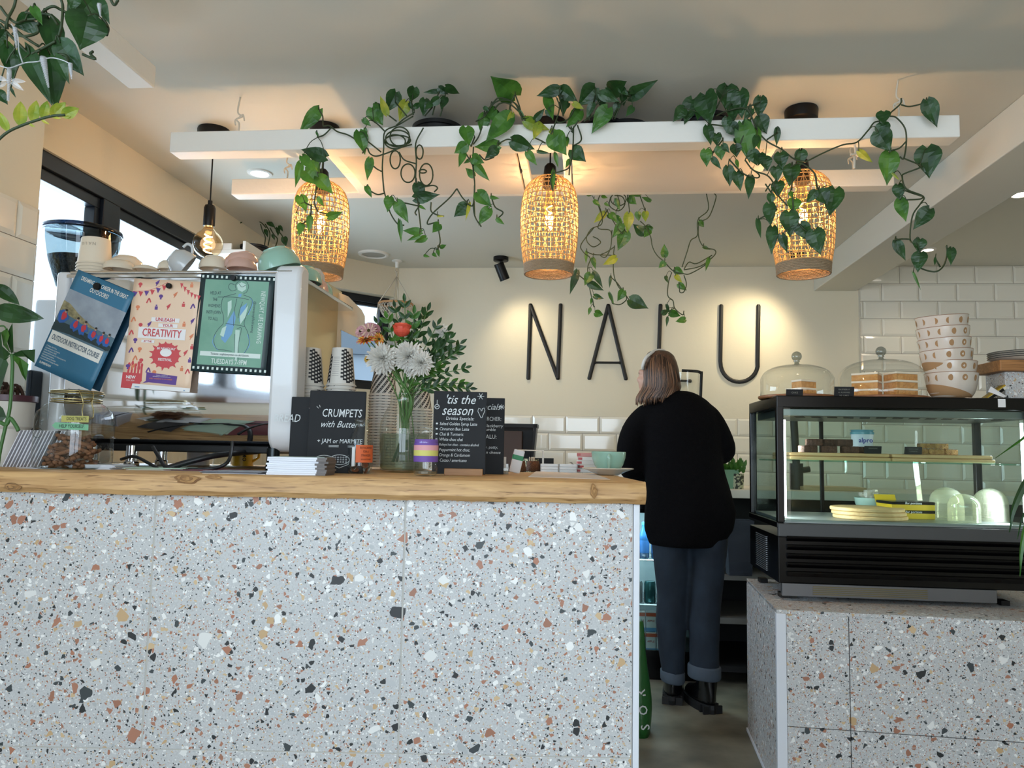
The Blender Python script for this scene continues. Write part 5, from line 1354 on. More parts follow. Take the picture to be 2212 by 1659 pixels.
# little milk bottle for tips
b = on_bar(772, 1024) + Vector((0, .03, 0))
t_ = thing('tip_bottle', 'small glass milk bottle of coins with an orange paper label', 'bottle', b)
MB().lathe([(0, .004), (.026, .001), (.031, .004), (.0325, .02), (.0325, .075), (.029, .095), (.021, .115), (.0175, .125), (.0175, .132), (.0205, .134), (.0205, .143), (.018, .145), (.0165, .143), (.016, .128)], 40).build('bottle', M_gjar, t_, smooth=2)
mb = MB(); 
mb.lathe([(.0331, .030), (.0331, .076)], 16, arc=(-1.75, -.05)); mb.build('orange_label', mat('label_orange', 'cf5f2c', .6), t_)
mb = MB()
for k, (l_, z) in enumerate((('BUY A DRINK', .0685), ('FOR A', .0585), ('STRANGER', .0485), ('OR DONATE HERE', .038))): text(mb, l_, .0088 if k < 3 else .0055, Matrix.Rotation(.62, 4, 'Z') @ T3(0, -.0342, z) @ XZ, sx=.62)
mb.build('lettering', M_ink, t_)
MB(T3(-.006, 0, .0)).box((-.012, -.022, .02), (-.004, -.0, .07)).build('paper_slip', M_paper, t_)
rn = random.Random(2)
for k in range(14):
    o = MB().lathe([(0, 0), (.0095, 0), (.0098, .0008), (.0095, .0016), (0, .0016)], 20).build('coin', [mat('copper_coin', '9a6248', .35, metal=.8), mat('silver_coin', '9b9a92', .3, metal=.9)][k % 2])
    a_ = rn.uniform(0, 6.28); o.location = b + Vector((.018 * math.cos(a_), .018 * math.sin(a_), .010 + .0035 * (k // 3))); o.rotation_euler = (rn.uniform(.2, 1.3), 0, rn.uniform(-1, 1)); tag(o, 'coin lying in the bottom of the small tip bottle', 'coin', 'coins in the tip bottle')
# jar with tape bands
b = on_bar(916, 1029) + Vector((0, .03, 0))
t_ = thing('banded_jar', 'small glass jar wrapped in purple, pink and yellow paper bands', 'jar', b)
MB().lathe([(0, .004), (.024, .001), (.029, .005), (.0305, .02), (.0305, .085), (.028, .098), (.0225, .106), (.0225, .118), (.0235, .120), (.0235, .126), (.022, .127)], 40).build('jar', M_gjar, t_, smooth=2)
for z0_, z1_, c_, nm in ((.078, .093, '6a4a9c', 'purple_band'), (.065, .078, 'd49aa0', 'pink_band'), (.051, .065, 'c8c46a', 'yellow_band'), (.036, .051, '6a4a9c', 'purple_band')):
    MB().lathe([(.0312 - (.0015 if z1_ > .09 else 0) * 0, z0_), (.0314 - (.002 if z1_ > .09 else 0), z1_)], 32).build(nm, mat('band_' + c_, c_, .6), t_, smooth=2)
MB().lathe([(0, .006), (.026, .006), (.027, .012), (0, .014)], 20).build('coins', mat('silver_coin', '9b9a92'), t_)
# tis the season board in its wooden block
b = on_bar(1000, 1028)
M_wblk = wood('block_oak', '8a5f38', 'a87a4a', '6b4522', streak=False)
t_ = thing('menu_board', 'black drinks specials board lettered tis the season in a wooden block', 'chalkboard', b, .03)
MB().rbox((-.050, 0, 0), (.052, .034, .019), .002).build('wooden_block', M_wblk, t_)
T = T3(-.012, .012, .004, 0, -.02)
w_, h_ = .142, .220
MB(T).rbox((-w_ / 2, 0, 0), (w_ / 2, .004, h_), .003).build('board', M_black_c, t_)
ch = MB(T)
ct("'tis the", -.002, .197, .034, sx=.9, shear=.35, bold=.002); ct('season', -.008, .168, .038, sx=.80, shear=.35, bold=.002); ct('Drinks Specials:', .0, .147, .0125, sx=.95, shear=.1)
for k, l_ in enumerate(('Salted Golden Syrup Latte', 'Cinnamon Bun Latte', 'Chai & Turmeric', 'White choc chai', 'Baileys hot choc - contains alcohol', 'Peppermint hot choc.', 'Orange & Cardamom', ' Cacao / americano')):
    ct(l_, -.054, .1325 - k * .0138, .0118 if k != 4 else .0094, align='LEFT', sx=.80, shear=.15)
for k in range(4): ch.ball((-.061, -.0006, .133 - k * .0138), (.003, .0004, .003), 8)
for k in range(3):
    a_ = math.pi * k / 3; cl([(.054 - .009 * math.cos(a_), .208 - .009 * math.sin(a_)), (.054 + .009 * math.cos(a_), .208 + .009 * math.sin(a_))])
cl([(-.062 + .006 * math.cos(a), .178 + .006 * math.sin(a)) for a in [2 * math.pi * k / 16 for k in range(17)]]); cl([(-.062, .184), (-.062, .196)]); cl([(-.067, .176), (-.057, .180)])
cl([(.056, .150), (.047, .168), (.049, .176), (.055, .174), (.056, .168)]); cl([(.058, .150), (.066, .170), (.064, .177), (.059, .175), (.058, .169)])
ch.build('chalk_lettering', M_chalk, t_)
t_ = thing('menu_board', 'second black specials board half hidden behind the tis the season board', 'chalkboard', W(1042, 1000, 2.24).xy.to_3d() + Vector((0, 0, TOP)), .03)
T = T3(0, 0, 0, 0, -.02); MB(T).rbox((-.07, 0, 0), (.062, .004, .222), .003).build('board', M_black_c, t_)
ch = MB(T); ct('Specials', .012, .195, .026, sx=.9, shear=.35); ct('BIRCHER:', .026, .160, .017, sx=.75); ct('Blackberry', .030, .140, .0125, shear=.2); ct('Crumble', .014, .129, .0125, shear=.2); ct('NALU:', .018, .108, .017, sx=.9); ct('v. patty,', .025, .078, .012, shear=.2); ct('vegan cheese', .02, .063, .012, shear=.2)
for k in range(4): a_ = math.pi * k / 4; cl([(.053 - .008 * math.cos(a_), .196 - .008 * math.sin(a_)), (.053 + .008 * math.cos(a_), .196 + .008 * math.sin(a_))])
ch.build('chalk_lettering', M_chalk, t_)
# loyalty card holder
b = on_bar(1071, 1024)
t_ = thing('card_holder', 'clear stand holding cream loyalty cards right of the menu boards', 'card holder', b, .02)
MB().box((-.030, .012, .004), (.030, .026, .052), Matrix.Rotation(-.1, 4, 'X')).build('cards', mat('card_cream', 'd9d2c8', .6), t_)
mb = MB(); mb.box((-.035, 0, 0), (.037, .034, .002)); mb.box((-.035, 0, 0), (.037, .0015, .018)); mb.box((-.035, .03, 0), (.037, .032, .03)); mb.box((.0355, 0, 0), (.037, .034, .022)); mb.build('clear_stand', glass('acrylic', 'dcd8cc', refl=1.6, haze=.25, hcol='d8cfba'), t_)
mb = MB(); 
for k in range(5): mb.tube([(-.022 + k * .011 + .003 * math.cos(a), .0118 - .003, .030 + .002 * math.sin(a)) for a in [math.pi + math.pi * j / 6 for j in range(7)]], .0004, 4)
text(mb, 'LOYALTY CARD', .004, T3(0, .0085, .044) @ XZ); mb.build('card_print', mat('card_print', '8f8a88', .6), t_)
# green-banded roll
b = W(1110, 1015, 2.40); b.z = TOP
t_ = thing('cup_stack_roll', 'white paper sleeve with a green band leaning behind the card holder', 'paper sleeve', b, .0)
Tr = T3(0, 0, .0, 0, .0, .22)
MB(Tr).rbox((-.016, 0, .002), (.018, .03, .074), .004).build('sleeve', M_paper, t_); MB(Tr).rbox((-.0165, -.0006, .042), (.0185, .0306, .058), .003).build('green_band', mat('band_green', '2a8a5a', .5), t_)
# white wire rack with two brown rattan pots
b = on_bar(1140, 1017.5)
mb = MB()
for x in (-.035, .055):
    mb.tube([(x, 0, 0), (x, 0, .073), (x - .0, .07, .073), (x, .07, 0)], .0022, 6)
for k in range(9): mb.tube([(-.035 + k * .09 / 8, 0, .073), (-.035 + k * .09 / 8, .07, .073)], .0014, 5)
mb.tube([(-.035, 0, .073), (.055, 0, .073)], .0022, 6); mb.tube([(-.035, .07, .073), (.055, .07, .073)], .0022, 6); mb.tube([(-.035, .07, .004), (.055, .07, .004)], .0022, 6)
o = mb.build('wire_rack', M_white, smooth=1); o.location = b; tag(o, 'white wire rack standing over two brown sugar cups', 'rack')
M_rcup = mat('ribbed_brown', '6e4327', .6, bump=1, bscale=240)
for k, px in enumerate((1121, 1152)):
    p_ = on_bar(px, 1019)
    t_ = thing('sugar_cup', ['brown ribbed cup of sugar sachets, left one under the wire rack', 'brown ribbed cup of sugar sachets, right one under the wire rack'][k], 'cup', p_ + Vector((0, .035, 0)))
    MB().lathe([(0, 0), (.024, 0), (.0255, .004), (.021, .034), (.020, .036), (.019, .03), (0, .03)], 28).build('cup', M_rcup, t_, smooth=S)
    mb = MB()
    for j in range(5): mb.box((-.014 + j * .006, -.004 + .002 * j, .02), (-.011 + j * .006, .012, .05 - .002 * (j % 2)), T3(0, 0, 0, .2 * j))
    mb.build('sachets', mat('sachet', 'd3c4ad', .6), t_)
# white trays, fork, sachet stack
M_wt = mat('tray_white', 'dedfde', .35)
p_ = on_bar(1212, 1021) + Vector((0, .05, 0))
for k, (dx, lab) in enumerate(((-.037, 'left compartment tray'), (.026, 'right compartment tray'))):
    for j in range(3):
        mb = MB(); mb.rbox((-.0305, -.04, 0), (.0305, .04, .003), .002); mb.box((-.0305, -.04, 0), (.0305, -.0375, .009)); mb.box((-.0305, .0375, 0), (.0305, .04, .009)); mb.box((-.0305, -.04, 0), (-.028, .04, .009)); mb.box((.028, -.04, 0), (.0305, .04, .009))
        o = mb.build('stacking_tray', M_wt); o.location = p_ + Vector((dx, 0, j * .0095)); o.rotation_euler = (0, 0, -.05)
        tag(o, '%s white stacking %s beside the wire rack' % (['lowest', 'middle', 'topmost'][j], lab), 'tray')
mb = MB(); mb.tube([(.0, -.03, 0), (.0, .02, .001)], .0016, 6, flat=.4)
for k in range(4): mb.tube([(-.0036 + k * .0024, .02, .001), (-.0036 + k * .0024, .034, .002)], .0006, 5)
o = mb.build('fork', mat('fork_dark', '2a2c30', .4)); o.location = p_ + Vector((.04, -.02, .0295)); o.rotation_euler = (.12, 0, 2.9); tag(o, 'small dark fork lying in the right white tray', 'fork')
p_ = on_bar(1272, 1022) + Vector((.0, .07, 0))
for k in range(5):
    t_ = thing('tea_box', '%s white and red carton of the little stack behind the green cup' % ['lowest', 'second lowest', 'middle', 'second highest', 'topmost'][k], 'carton', p_ + Vector((.004 * (k % 2), 0, k * .0136)), .1 * ((k * 3) % 4) - .1, 'small cartons behind the green cup')
    MB().rbox((-.034, -.02, 0), (.03, .02, .0134), .002).build('box', M_wt if k != 4 else mat('sachet_pink', 'c48a86', .5), t_)
    MB().box((-.0345, -.0205, .003), (-.022, .01, .011)).build('red_end', mat('carton_red', 'b8585a', .5), t_)
# paper menu under the saucer
pa = [Z(1141, 1030.5, TOP), Z(1318, 1036, TOP), Z(1282, 1024, TOP), Z(1158, 1019.5, TOP)]
pc_ = sum(pa, Vector()) / 4
mb = MB(); mb.add([(q.x - pc_.x, q.y - pc_.y, .0002 + .0015 * (k == 3)) for k, q in enumerate(pa)] + [(q.x - pc_.x, q.y - pc_.y, .001 + .0015 * (k == 3)) for k, q in enumerate(pa)], [(3, 2, 1, 0), (4, 5, 6, 7), (0, 1, 5, 4), (1, 2, 6, 5), (2, 3, 7, 6), (3, 0, 4, 7)])
o = mb.build('paper_menu', mat('paper_menu', 'd6ccc4', .6)); o.location = pc_; tag(o, 'off-white paper menu lying flat in front of the green cup', 'paper')
# green cup and saucer
b = on_bar(1318, 1027.5) + Vector((0, .055, .0012))
t_ = thing('saucer', 'off-white saucer under the green cup at the right end of the bar', 'saucer', b)
MB().lathe([(0, .002), (.032, .0), (.038, .002), (.058, .011), (.079, .0185), (.080, .020), (.078, .021), (.056, .0145), (.036, .008), (0, .007)], 48).build('saucer', mat('saucer_cream', 'd8d2c6', .25, coat=.4), t_, smooth=S)
b2 = b + Vector((.002, 0, .0072))
t_ = thing('coffee_cup', 'sage green coffee cup with handle on the saucer at the right', 'cup', b2, 0)
MB().lathe([(0, .001), (.026, .0), (.028, .003), (.034, .008), (.045, .024), (.0515, .044), (.0535, .0625), (.0525, .064), (.0505, .062), (.048, .044), (.04, .022), (0, .01)], 56).build('cup', M_cg, t_, smooth=S)
MB(Matrix.Rotation(-math.pi / 2 - .1, 4, 'Z')).tube(catmull([(.050, 0, .052), (.064, 0, .053), (.070, 0, .044), (.064, 0, .027), (.048, 0, .012), (.040, 0, .010)]), [.005] * 26, 10).build('handle', M_cg, t_, smooth=2)
# under-machine clutter seen between the feet
for px, Yc, r_, h_, nm, lab, c_ in ((428, 2.70, .038, .09, 'mug', 'white mug glimpsed under the espresso machine', 'd9d6d6'),):
    p_ = W(px, 1000, Yc); o = MB().lathe([(0, 0), (r_, 0), (r_, h_ * .7)], 24).build(nm, mat('mug_w', c_, .4), smooth=S); o.location = (p_.x, Yc, TOP); tag(o, lab, 'mug')
p_ = W(520, 1000, 2.70); t_ = thing('yellow_jug', 'yellow handled jug glimpsed under the espresso machine', 'jug', (p_.x, 2.72, TOP))
MB().lathe([(0, 0), (.035, 0), (.035, .10), (.033, .10)], 24).build('jug', mat('jug_yellow', 'd0a21e', .4), t_, smooth=S); MB().tube([(.033, 0, .085), (.06, 0, .08), (.055, 0, .03), (.033, 0, .015)], .005, 8).build('handle', mat('jug_yellow'), t_); mb = MB(); text(mb, 'OM', .018, T3(.018, -.0355, .03, 0) @ XZ @ Matrix.Rotation(math.pi / 2, 4, 'Z'), bold=.02); mb.build('lettering', M_ink, t_)
p_ = W(476, 1000, 2.72); o = MB().lathe([(0, 0), (.03, 0), (.03, .07), (.027, .07), (.027, .004)], 24).build('glass_tumbler', M_gjar, smooth=2); o.location = (p_.x, 2.73, TOP); tag(o, 'clear glass tumbler glimpsed under the machine left of the yellow jug', 'glass')

# ================================================================ GRINDER behind the machine
p_ = UV(W(165, 700, 2.62)); gl_ = R3(p_.x, p_.y, TOP)
t_ = thing('coffee_grinder', 'white coffee grinder with a wide bean hopper left behind the machine', 'coffee grinder', gl_, -ANG)
zt_g = W(165, 497, 2.62).z - TOP
MB().lathe([(.040, zt_g - .26), (.075, zt_g - .21), (.105, zt_g - .12), (.118, zt_g - .05), (.120, zt_g - .01)], 44).build('hopper', glass('hopper_glass', 'c9d6da', refl=1.5), t_, smooth=2)
MB().lathe([(0, zt_g + .012), (.09, zt_g + .01), (.124, zt_g), (.127, zt_g - .012), (.122, zt_g - .016), (.118, zt_g - .010), (0, zt_g - .006)], 44).build('lid', glass('lid_smoke', '4a5a6c', refl=1.5), t_, smooth=2)
MB().lathe([(0, zt_g - .262), (.038, zt_g - .258), (.071, zt_g - .208), (.100, zt_g - .125), (.104, zt_g - .105), (.06, zt_g - .098), (0, zt_g - .10)], 36).build('coffee_beans', mat('beans', '0e0b0a', .5, bump=1.5, bscale=90, noise=.3, nscale=90, ncol='2a1c14'), t_, smooth=2)
MB().rbox((-.09, -.10, 0), (.10, .10, zt_g - .26), .02).build('body', mat('grinder_white', 'dadcdf', .3), t_, smooth=S)
p2_ = UV(W(60, 800, 2.5)); o_ = MB(T3(-.11, -.12, .0))
mb = MB(T3(-.03, -.14, 0)); mb.rbox((-.075, -.02, .09), (.0, .04, .30), .008, T=Matrix.Rotation(.0, 4, 'Y')); mb.build('dark_front', mat('grinder_dark', '15202c', .35), t_)
mb = MB(T3(-.03, -.14, 0))
for k in range(12): mb.box((-.072, -.0235, .18 + k * .0085), (-.045, -.019, .1835 + k * .0085))
mb.build('vent_ribs', M_black, t_)
mb = MB(T3(-.055, -.162, .035)); mb.lathe([(0, 0), (1, 0)], 24, T=XZ @ Matrix.Diagonal((.030, .014, 1, 1))); mb.build('badge', mat('badge_navy', '1c2848', .4), t_)
mb = MB(); text(mb, 'LLY', .018, T3(-.050, -.1626, .035) @ XZ, bold=.02); mb.build('badge_lettering', M_paper, t_)
# ================================================================ PLANTS
rl = random.Random(17)
SHP = [(0, .30), (.07, .78), (.16, .97), (.30, 1.0), (.46, .86), (.62, .62), (.78, .34), (.90, .13), (1, 0)]
def leaf(mb, base, tip, wf, tone, toward=None, roll=None, droop=None, long_=False):
    """heart-shaped blade from petiole point to tip, folded along its midrib"""
    base, tip = Vector(base), Vector(tip); d = tip - base; L = d.length
    if L < 1e-5: return
    d.normalize(); eye = toward or (Vector((0, 0, EYE)) - base).normalized()
    side = d.cross(eye)
    if side.length < 1e-3: side = Vector((1, 0, 0))
    side.normalize(); nrm = side.cross(d)
    roll = rl.uniform(-.5, .5) if roll is None else roll
    sd = side * math.cos(roll) + nrm * math.sin(roll); nr = nrm * math.cos(roll) - side * math.sin(roll)
    w2 = L * wf * .5 / max(.75, math.cos(roll)); dr = (rl.uniform(.02, .14) if droop is None else droop) * L; fold = .22
    mb.m = tone; mb.smooth = True
    vs = []; prof = SHP if not long_ else [(0, .12), (.1, .55), (.25, .9), (.42, 1), (.6, .88), (.78, .58), (.9, .3), (1, 0)]
    for i, (t, w_) in enumerate(prof):
        back = (-.13 if i == 0 else (-.06 if i == 1 else 0)) * (0 if long_ else 1)
        for j, q in enumerate((-1, -.55, 0, .55, 1)):
            tt = t + back * abs(q)
            x = q * w_ * w2
            p = base + d * (tt * L) + sd * x + nr * (-fold * 0 + fold * abs(x) - dr * t * t + (.05 * w2 * math.sin(t * 9 + q * 2)))
            vs.append(p)
    fs = []
    for i in range(len(prof) - 1):
        for j in range(4): a = i * 5 + j; fs.append((a, a + 1, a + 6, a + 5))
    mb.add(vs, fs)
def crop(ox, oy, s): return lambda x, y: (ox + x / s, oy + y / s)
def VC_(x, y, v):
    p = V(x, y, v)
    return p if p.z < 2.285 else Z(x, y, 2.285 - .01 * math.sin(x))     # keep below the ceiling
def plant(name, label, pot, C_, v, leaves, vines, cat='plant', vr=.0024, jit=.03, depth=VC_):
    """leaves: (bx, by, tx, ty, wf, tone) in crop pixels; vines: polylines in crop pixels"""
    t = thing(name, label, cat, pot)
    mb = MB()
    for L in leaves:
        bx, by, tx, ty, wf, tone = L[:6]; dv = L[6] if len(L) > 6 else rl.uniform(-jit, jit)
        b = depth(*C_(bx, by), v + dv); e = depth(*C_(tx, ty), v + dv + rl.uniform(-.012, .012))
        leaf(mb, b, e, wf, tone, roll=rl.uniform(-.25, .25))
        if len(L) <= 7:
            k_ = b + Vector((rl.uniform(-.01, .01), rl.uniform(.0, .02), rl.uniform(.0, .02)))
            vb = min(((depth(*C_(x, y), v) - b).length, x, y) for vn in vines for x, y in vn) if vines else None
            if vb and vb[0] < .14:
                q = depth(*C_(vb[1], vb[2]), v); mid = (q + b) / 2 + Vector((0, -.004, .012))
                ST.append([q, mid, b])
            else: ST.append([k_ + Vector((0, .01, .02)), k_, b])
    mb.build('foliage', LEAF, t, world=True)
    mb = MB()
    for vn in vines:
        pts = [depth(*C_(x, y), v + .006 * math.sin(i * 2.3)) for i, (x, y) in enumerate(vn)]
        mb.tube(catmull(pts, 5), vr, 5)
    for q in ST: mb.tube(catmull(q, 3), vr * .55, 4)
    ST.clear()
    mb.build('vines', M_stem, t, world=True, smooth=2)
    return t
ST = []
def pot_part(t, u, v, z, r=.075, h=.085, world=True):
    c = R3(u, v, z)
    Tm = Matrix.Translation(frame(t).inverted() @ c)
    MB(Tm).lathe([(0, 0), (r * .78, 0), (r * .96, h - .014), (r * 1.04, h - .013), (r * 1.05, h), (r * .98, h), (r * .95, h - .014), (0, h - .016)], 36).build('pot', M_pot, t, smooth=S)
    MB(Tm).lathe([(0, h - .014), (r * .94, h - .013)], 24).build('soil', M_soil, t)
A3 = crop(740, 140, 3.607); A2 = crop(340, 180, 3.607); A4 = crop(1200, 400, 3.606); A5 = crop(1400, 140, 2.724); A1 = crop(0, 0, 3.687)
ZP = 2.135
# A ---- left pot with loops of vine
LA = [(415, 215, 345, 372, .75, 0), (345, 385, 290, 233, .4, 2), (232, 335, 312, 468, .95, 1), (160, 425, 222, 478, .6, 1), (250, 300, 285, 350, .6, 1), (492, 290, 440, 440, .62, 2), (560, 178, 530, 292, .85, 0), (750, 205, 628, 215, .33, 0), (750, 180, 824, 232, .75, 0), (805, 170, 915, 228, .42, 0), (640, 270, 628, 402, .66, 0), (748, 265, 662, 325, .66, 0), (800, 255, 765, 350, .62, 0), (130, 522, 178, 695, .62, 1), (175, 495, 185, 560, .5, 1), (215, 735, 190, 902, .42, 1), (185, 950, 228, 1035, .5, 1), (366, 1032, 350, 1148, .66, 1), (425, 1070, 512, 1232, .55, 1), (445, 1220, 458, 1388, .25, 1), (565, 1040, 757, 1010, .5, 0), (580, 930, 635, 1075, .62, 0), (612, 1302, 463, 1290, .42, 1), (650, 1345, 552, 1388, .5, 1), (600, 1330, 500, 1372, .35, 1), (752, 1242, 700, 1308, .85, 1), (762, 1425, 810, 1400, .6, 1), (740, 1440, 752, 1500, .5, 1), (705, 1470, 735, 1498, .6, 1), (635, 1485, 680, 1497, .45, 1), (740, 1180, 795, 1180, .3, 2), (600, 1100, 650, 1128, .35, 1), (560, 330, 620, 290, .6, 0), (520, 300, 560, 360, .55, 0), (690, 300, 640, 350, .6, 0)]
def loop(cx, cy, rx, ry, n=14, a0=0): return [(cx + rx * math.cos(a0 + 6.4 * k / n), cy + ry * math.sin(a0 + 6.4 * k / n)) for k in range(n + 1)]
VA = [[(550, 400), (430, 470), (330, 520), (320, 650), (310, 800), (320, 960), (330, 1010), (370, 1150), (430, 1240), (480, 1250)], [(630, 490), (570, 610), (575, 750), (570, 900), (590, 1100), (610, 1280)], loop(430, 575, 95, 65), loop(445, 560, 75, 75), loop(410, 600, 80, 55), loop(430, 590, 100, 40), loop(510, 845, 55, 72), loop(652, 855, 52, 85), loop(410, 740, 40, 70), loop(600, 680, 28, 55), loop(625, 830, 28, 14),
      [(155, 690), (190, 648), (212, 690), (260, 712), (340, 690), (440, 650), (540, 620)], [(200, 600), (300, 680)], [(230, 780), (265, 810), (303, 830)], [(210, 980), (270, 1010), (325, 1000)], [(425, 1065), (500, 1080), (590, 1100)], [(890, 965), (830, 1040), (700, 1160), (660, 1240), (740, 1230), (750, 1300), (760, 1380), (740, 1440)], [(890, 965), (930, 1030), (975, 1080)], [(440, 680), (480, 740), (570, 770)], [(600, 960), (700, 940), (740, 960), (715, 990)], [(690, 1070), (690, 1140), (740, 1170), (790, 1180)], [(590, 1110), (565, 1150), (575, 1170)], [(550, 390), (540, 300)], [(640, 400), (700, 330)], [(700, 390), (740, 240), (750, 210)], [(760, 400), (800, 270)], [(420, 440), (340, 380)], [(560, 370), (480, 420), (420, 470)], [(500, 400), (410, 290)], [(330, 520), (280, 470), (240, 440)]]
tA = plant('potted_pothos', 'trailing pothos with tangled looping vines, leftmost black pot on the hanging frame', R3(-.53, 2.62, ZP), A3, 2.30, LA, VA)
pa_ = UV(V(938, 274, 2.52)); pot_part(tA, pa_.x, 2.58, ZP, .085, .150)
LA2 = [(1255, 205, 1098, 396, .42, 1), (1238, 378, 1260, 430, .35, 1), (1245, 430, 1283, 490, .5, 1), (1312, 575, 1112, 510, .52, 0), (1130, 570, 1228, 690, .42, 1), (1112, 622, 1080, 806, .34, 1), (1200, 600, 1270, 700, .66, 1), (1150, 680, 1262, 792, .82, 1), (1252, 730, 1368, 862, .66, 1), (1110, 880, 1160, 992, .7, 1), (1250, 890, 1298, 962, .5, 1), (1330, 1040, 1445, 1002, .55, 1), (1125, 1095, 1100, 1190, .6, 1), (1190, 1040, 1178, 1162, .45, 1), (1080, 1010, 1092, 1020, .9, 1)]
VA2 = [[(1262, 210), (1288, 258), (1292, 330), (1340, 330), (1400, 375), (1480, 400), (1545, 440), (1590, 500)], [(1360, 340), (1300, 400), (1250, 420)], [(1270, 600), (1240, 800), (1225, 930), (1250, 1000)], [(1290, 600), (1278, 720)], [(1150, 930), (1210, 960)], [(1250, 1000), (1330, 1020)], [(1200, 940), (1190, 1040), (1130, 1095)]]
plant('potted_pothos', 'short pothos strand draped over the leftmost woven lamp', R3(-.88, 2.5, 2.1), A2, 2.31, [l for l in LA2 if l[1] < 600], VA2[:2])
# (the lower leaves of that strand hang in front of the shade)
plant('hanging_ivy_strand', 'green heart-leaved strand hanging in front of the leftmost woven lamp', R3(-.95, 2.45, 2.0), A2, 2.44, [l for l in LA2 if l[1] >= 600], VA2[2:])
# B ---- centre left
LB = [(1342, 238, 1153, 92, .72, 1), (1102, 330, 1142, 362, .6, 0), (1150, 340, 1205, 462, .6, 1), (1190, 365, 1238, 395, .6, 0), (1300, 395, 1108, 608, .5, 1), (1320, 380, 1280, 520, .35, 2), (1105, 390, 1085, 558, .58, 1), (960, 490, 985, 632, .75, 1), (965, 625, 868, 690, .85, 1), (945, 680, 905, 797, .45, 1), (1215, 630, 1020, 640, .55, 1), (1200, 650, 1110, 732, .7, 0), (1012, 722, 1100, 765, .8, 1), (1030, 770, 1142, 907, .42, 1), (1000, 735, 940, 770, .45, 1), (1025, 868, 955, 802, .6, 1), (1322, 590, 1500, 660, .66, 0), (1050, 998, 1162, 1106, .66, 1), (970, 1095, 865, 1185, .78, 0), (1140, 1122, 1058, 1248, .62, 1), (1200, 1200, 1262, 1245, .5, 1), (1155, 1032, 1222, 1042, .4, 1), (1425, 435, 1610, 512, .5, 2), (1530, 465, 1488, 582, .6, 2), (990, 1080, 958, 1215, .2, 2), (1250, 380, 1310, 430, .6, 0), (1380, 360, 1430, 450, .3, 1)]
VB_ = [[(1342, 235), (1310, 300), (1300, 380)], [(1100, 400), (1170, 300), (1220, 258), (1310, 280), (1370, 330), (1400, 430)], [(1110, 400), (1180, 300), (1260, 275), (1340, 300), (1395, 400)], [(1180, 350), (1230, 300), (1300, 305), (1380, 370), (1420, 420)], [(1345, 230), (1380, 330), (1400, 420)], [(1020, 640), (1015, 780), (1030, 940), (1020, 1100), (1035, 1190), (1080, 1260)], [(1028, 940), (1025, 1060), (1030, 1180)], [(1220, 612), (1280, 582), (1322, 588)], [(1065, 700), (1110, 740), (1180, 720)], [(970, 1080), (1010, 1100), (1025, 1060)], [(1160, 1035), (1190, 1110), (1250, 1150), (1205, 1200)], [(960, 690), (990, 740), (1012, 780)], [(1020, 620), (1060, 560), (1090, 480)], [(1110, 400), (1060, 430), (1040, 440)], [(1030, 560), (1000, 640)]]
tB = plant('potted_pothos', 'pothos with one big leaf standing above the beam, left of the middle lamp', R3(-.25, 2.62, ZP), A3, 2.30, LB, VB_)
pb_ = UV(V(1085, 262, 2.6)); pot_part(tB, pb_.x + .02, 2.60, ZP, .07, .120)
# C ---- centre right
LC = [(1685, 190, 1508, 242, .52, 0), (1592, 250, 1642, 432, .4, 1), (1500, 425, 1580, 338, .5, 0), (1700, 190, 1832, 290, .66, 0), (1965, 180, 1838, 322, .88, 0), (2010, 225, 2160, 290, .55, 0), (2065, 340, 1940, 532, .6, 1), (1850, 358, 1745, 485, .6, 1), (1798, 300, 1882, 345, .5, 2), (1640, 545, 1742, 702, .82, 1), (1620, 512, 1705, 565, .5, 2), (1745, 568, 1750, 640, .5, 1), (1790, 662, 1895, 752, .86, 0), (1770, 740, 1738, 802, .5, 1), (1440, 678, 1515, 785, .5, 1), (1655, 690, 1682, 806, .3, 1), (1520, 675, 1618, 690, .28, 0), (1640, 830, 1640, 985, .22, 1), (1760, 300, 1700, 360, .6, 0), (1720, 280, 1720, 400, .5, 0), (1950, 300, 1900, 420, .5, 0), (2000, 300, 2080, 250, .6, 0), (2090, 200, 2210, 130, .7, 0), (2140, 300, 2120, 400, .6, 0), (2190, 220, 2190, 320, .6, 0), (2240, 210, 2330, 160, .5, 0), (2240, 250, 2455, 118, .42, 0), (2160, 180, 2230, 240, .6, 0), (2260, 330, 2210, 400, .6, 0), (1590, 350, 1640, 420, .6, 0), (2050, 190, 2120, 250, .5, 0)]
VC = [[(1670, 260), (1690, 340), (1640, 500), (1590, 600)], [(1800, 480), (1795, 640), (1770, 790), (1700, 830), (1650, 840)], [(1830, 470), (1860, 560), (1850, 600), (1800, 630)], [(1500, 570), (1545, 590), (1580, 610)], [(1690, 250), (1720, 400)], [(1830, 300), (1760, 420), (1690, 450), (1660, 430)], [(1760, 480), (1790, 500), (1840, 430)], [(1780, 480), (1795, 530)], [(1900, 420), (1960, 330), (2010, 280)], [(2060, 340), (1960, 390), (1880, 440)], [(2240, 250), (2150, 330), (2100, 420)], [(1920, 430), (1970, 240)], [(2120, 420), (2180, 280)], [(1640, 840), (1620, 900), (1640, 985)], [(1770, 790), (1765, 860)]]
tC = plant('potted_pothos', 'dense pothos in a black pot on the frame just right of the middle lamp', R3(.15, 2.62, ZP), A3, 2.30, LC, VC)
pc2 = UV(V(1208, 268, 2.55)); pot_part(tC, .045, 2.56, ZP, .072, .140)
tC2 = thing('plant_pot', 'squat black plant pot on the frame left of the heart-leaf plant', 'pot', R3(UV(V(1352, 268, 2.55)).x, 2.58, ZP))
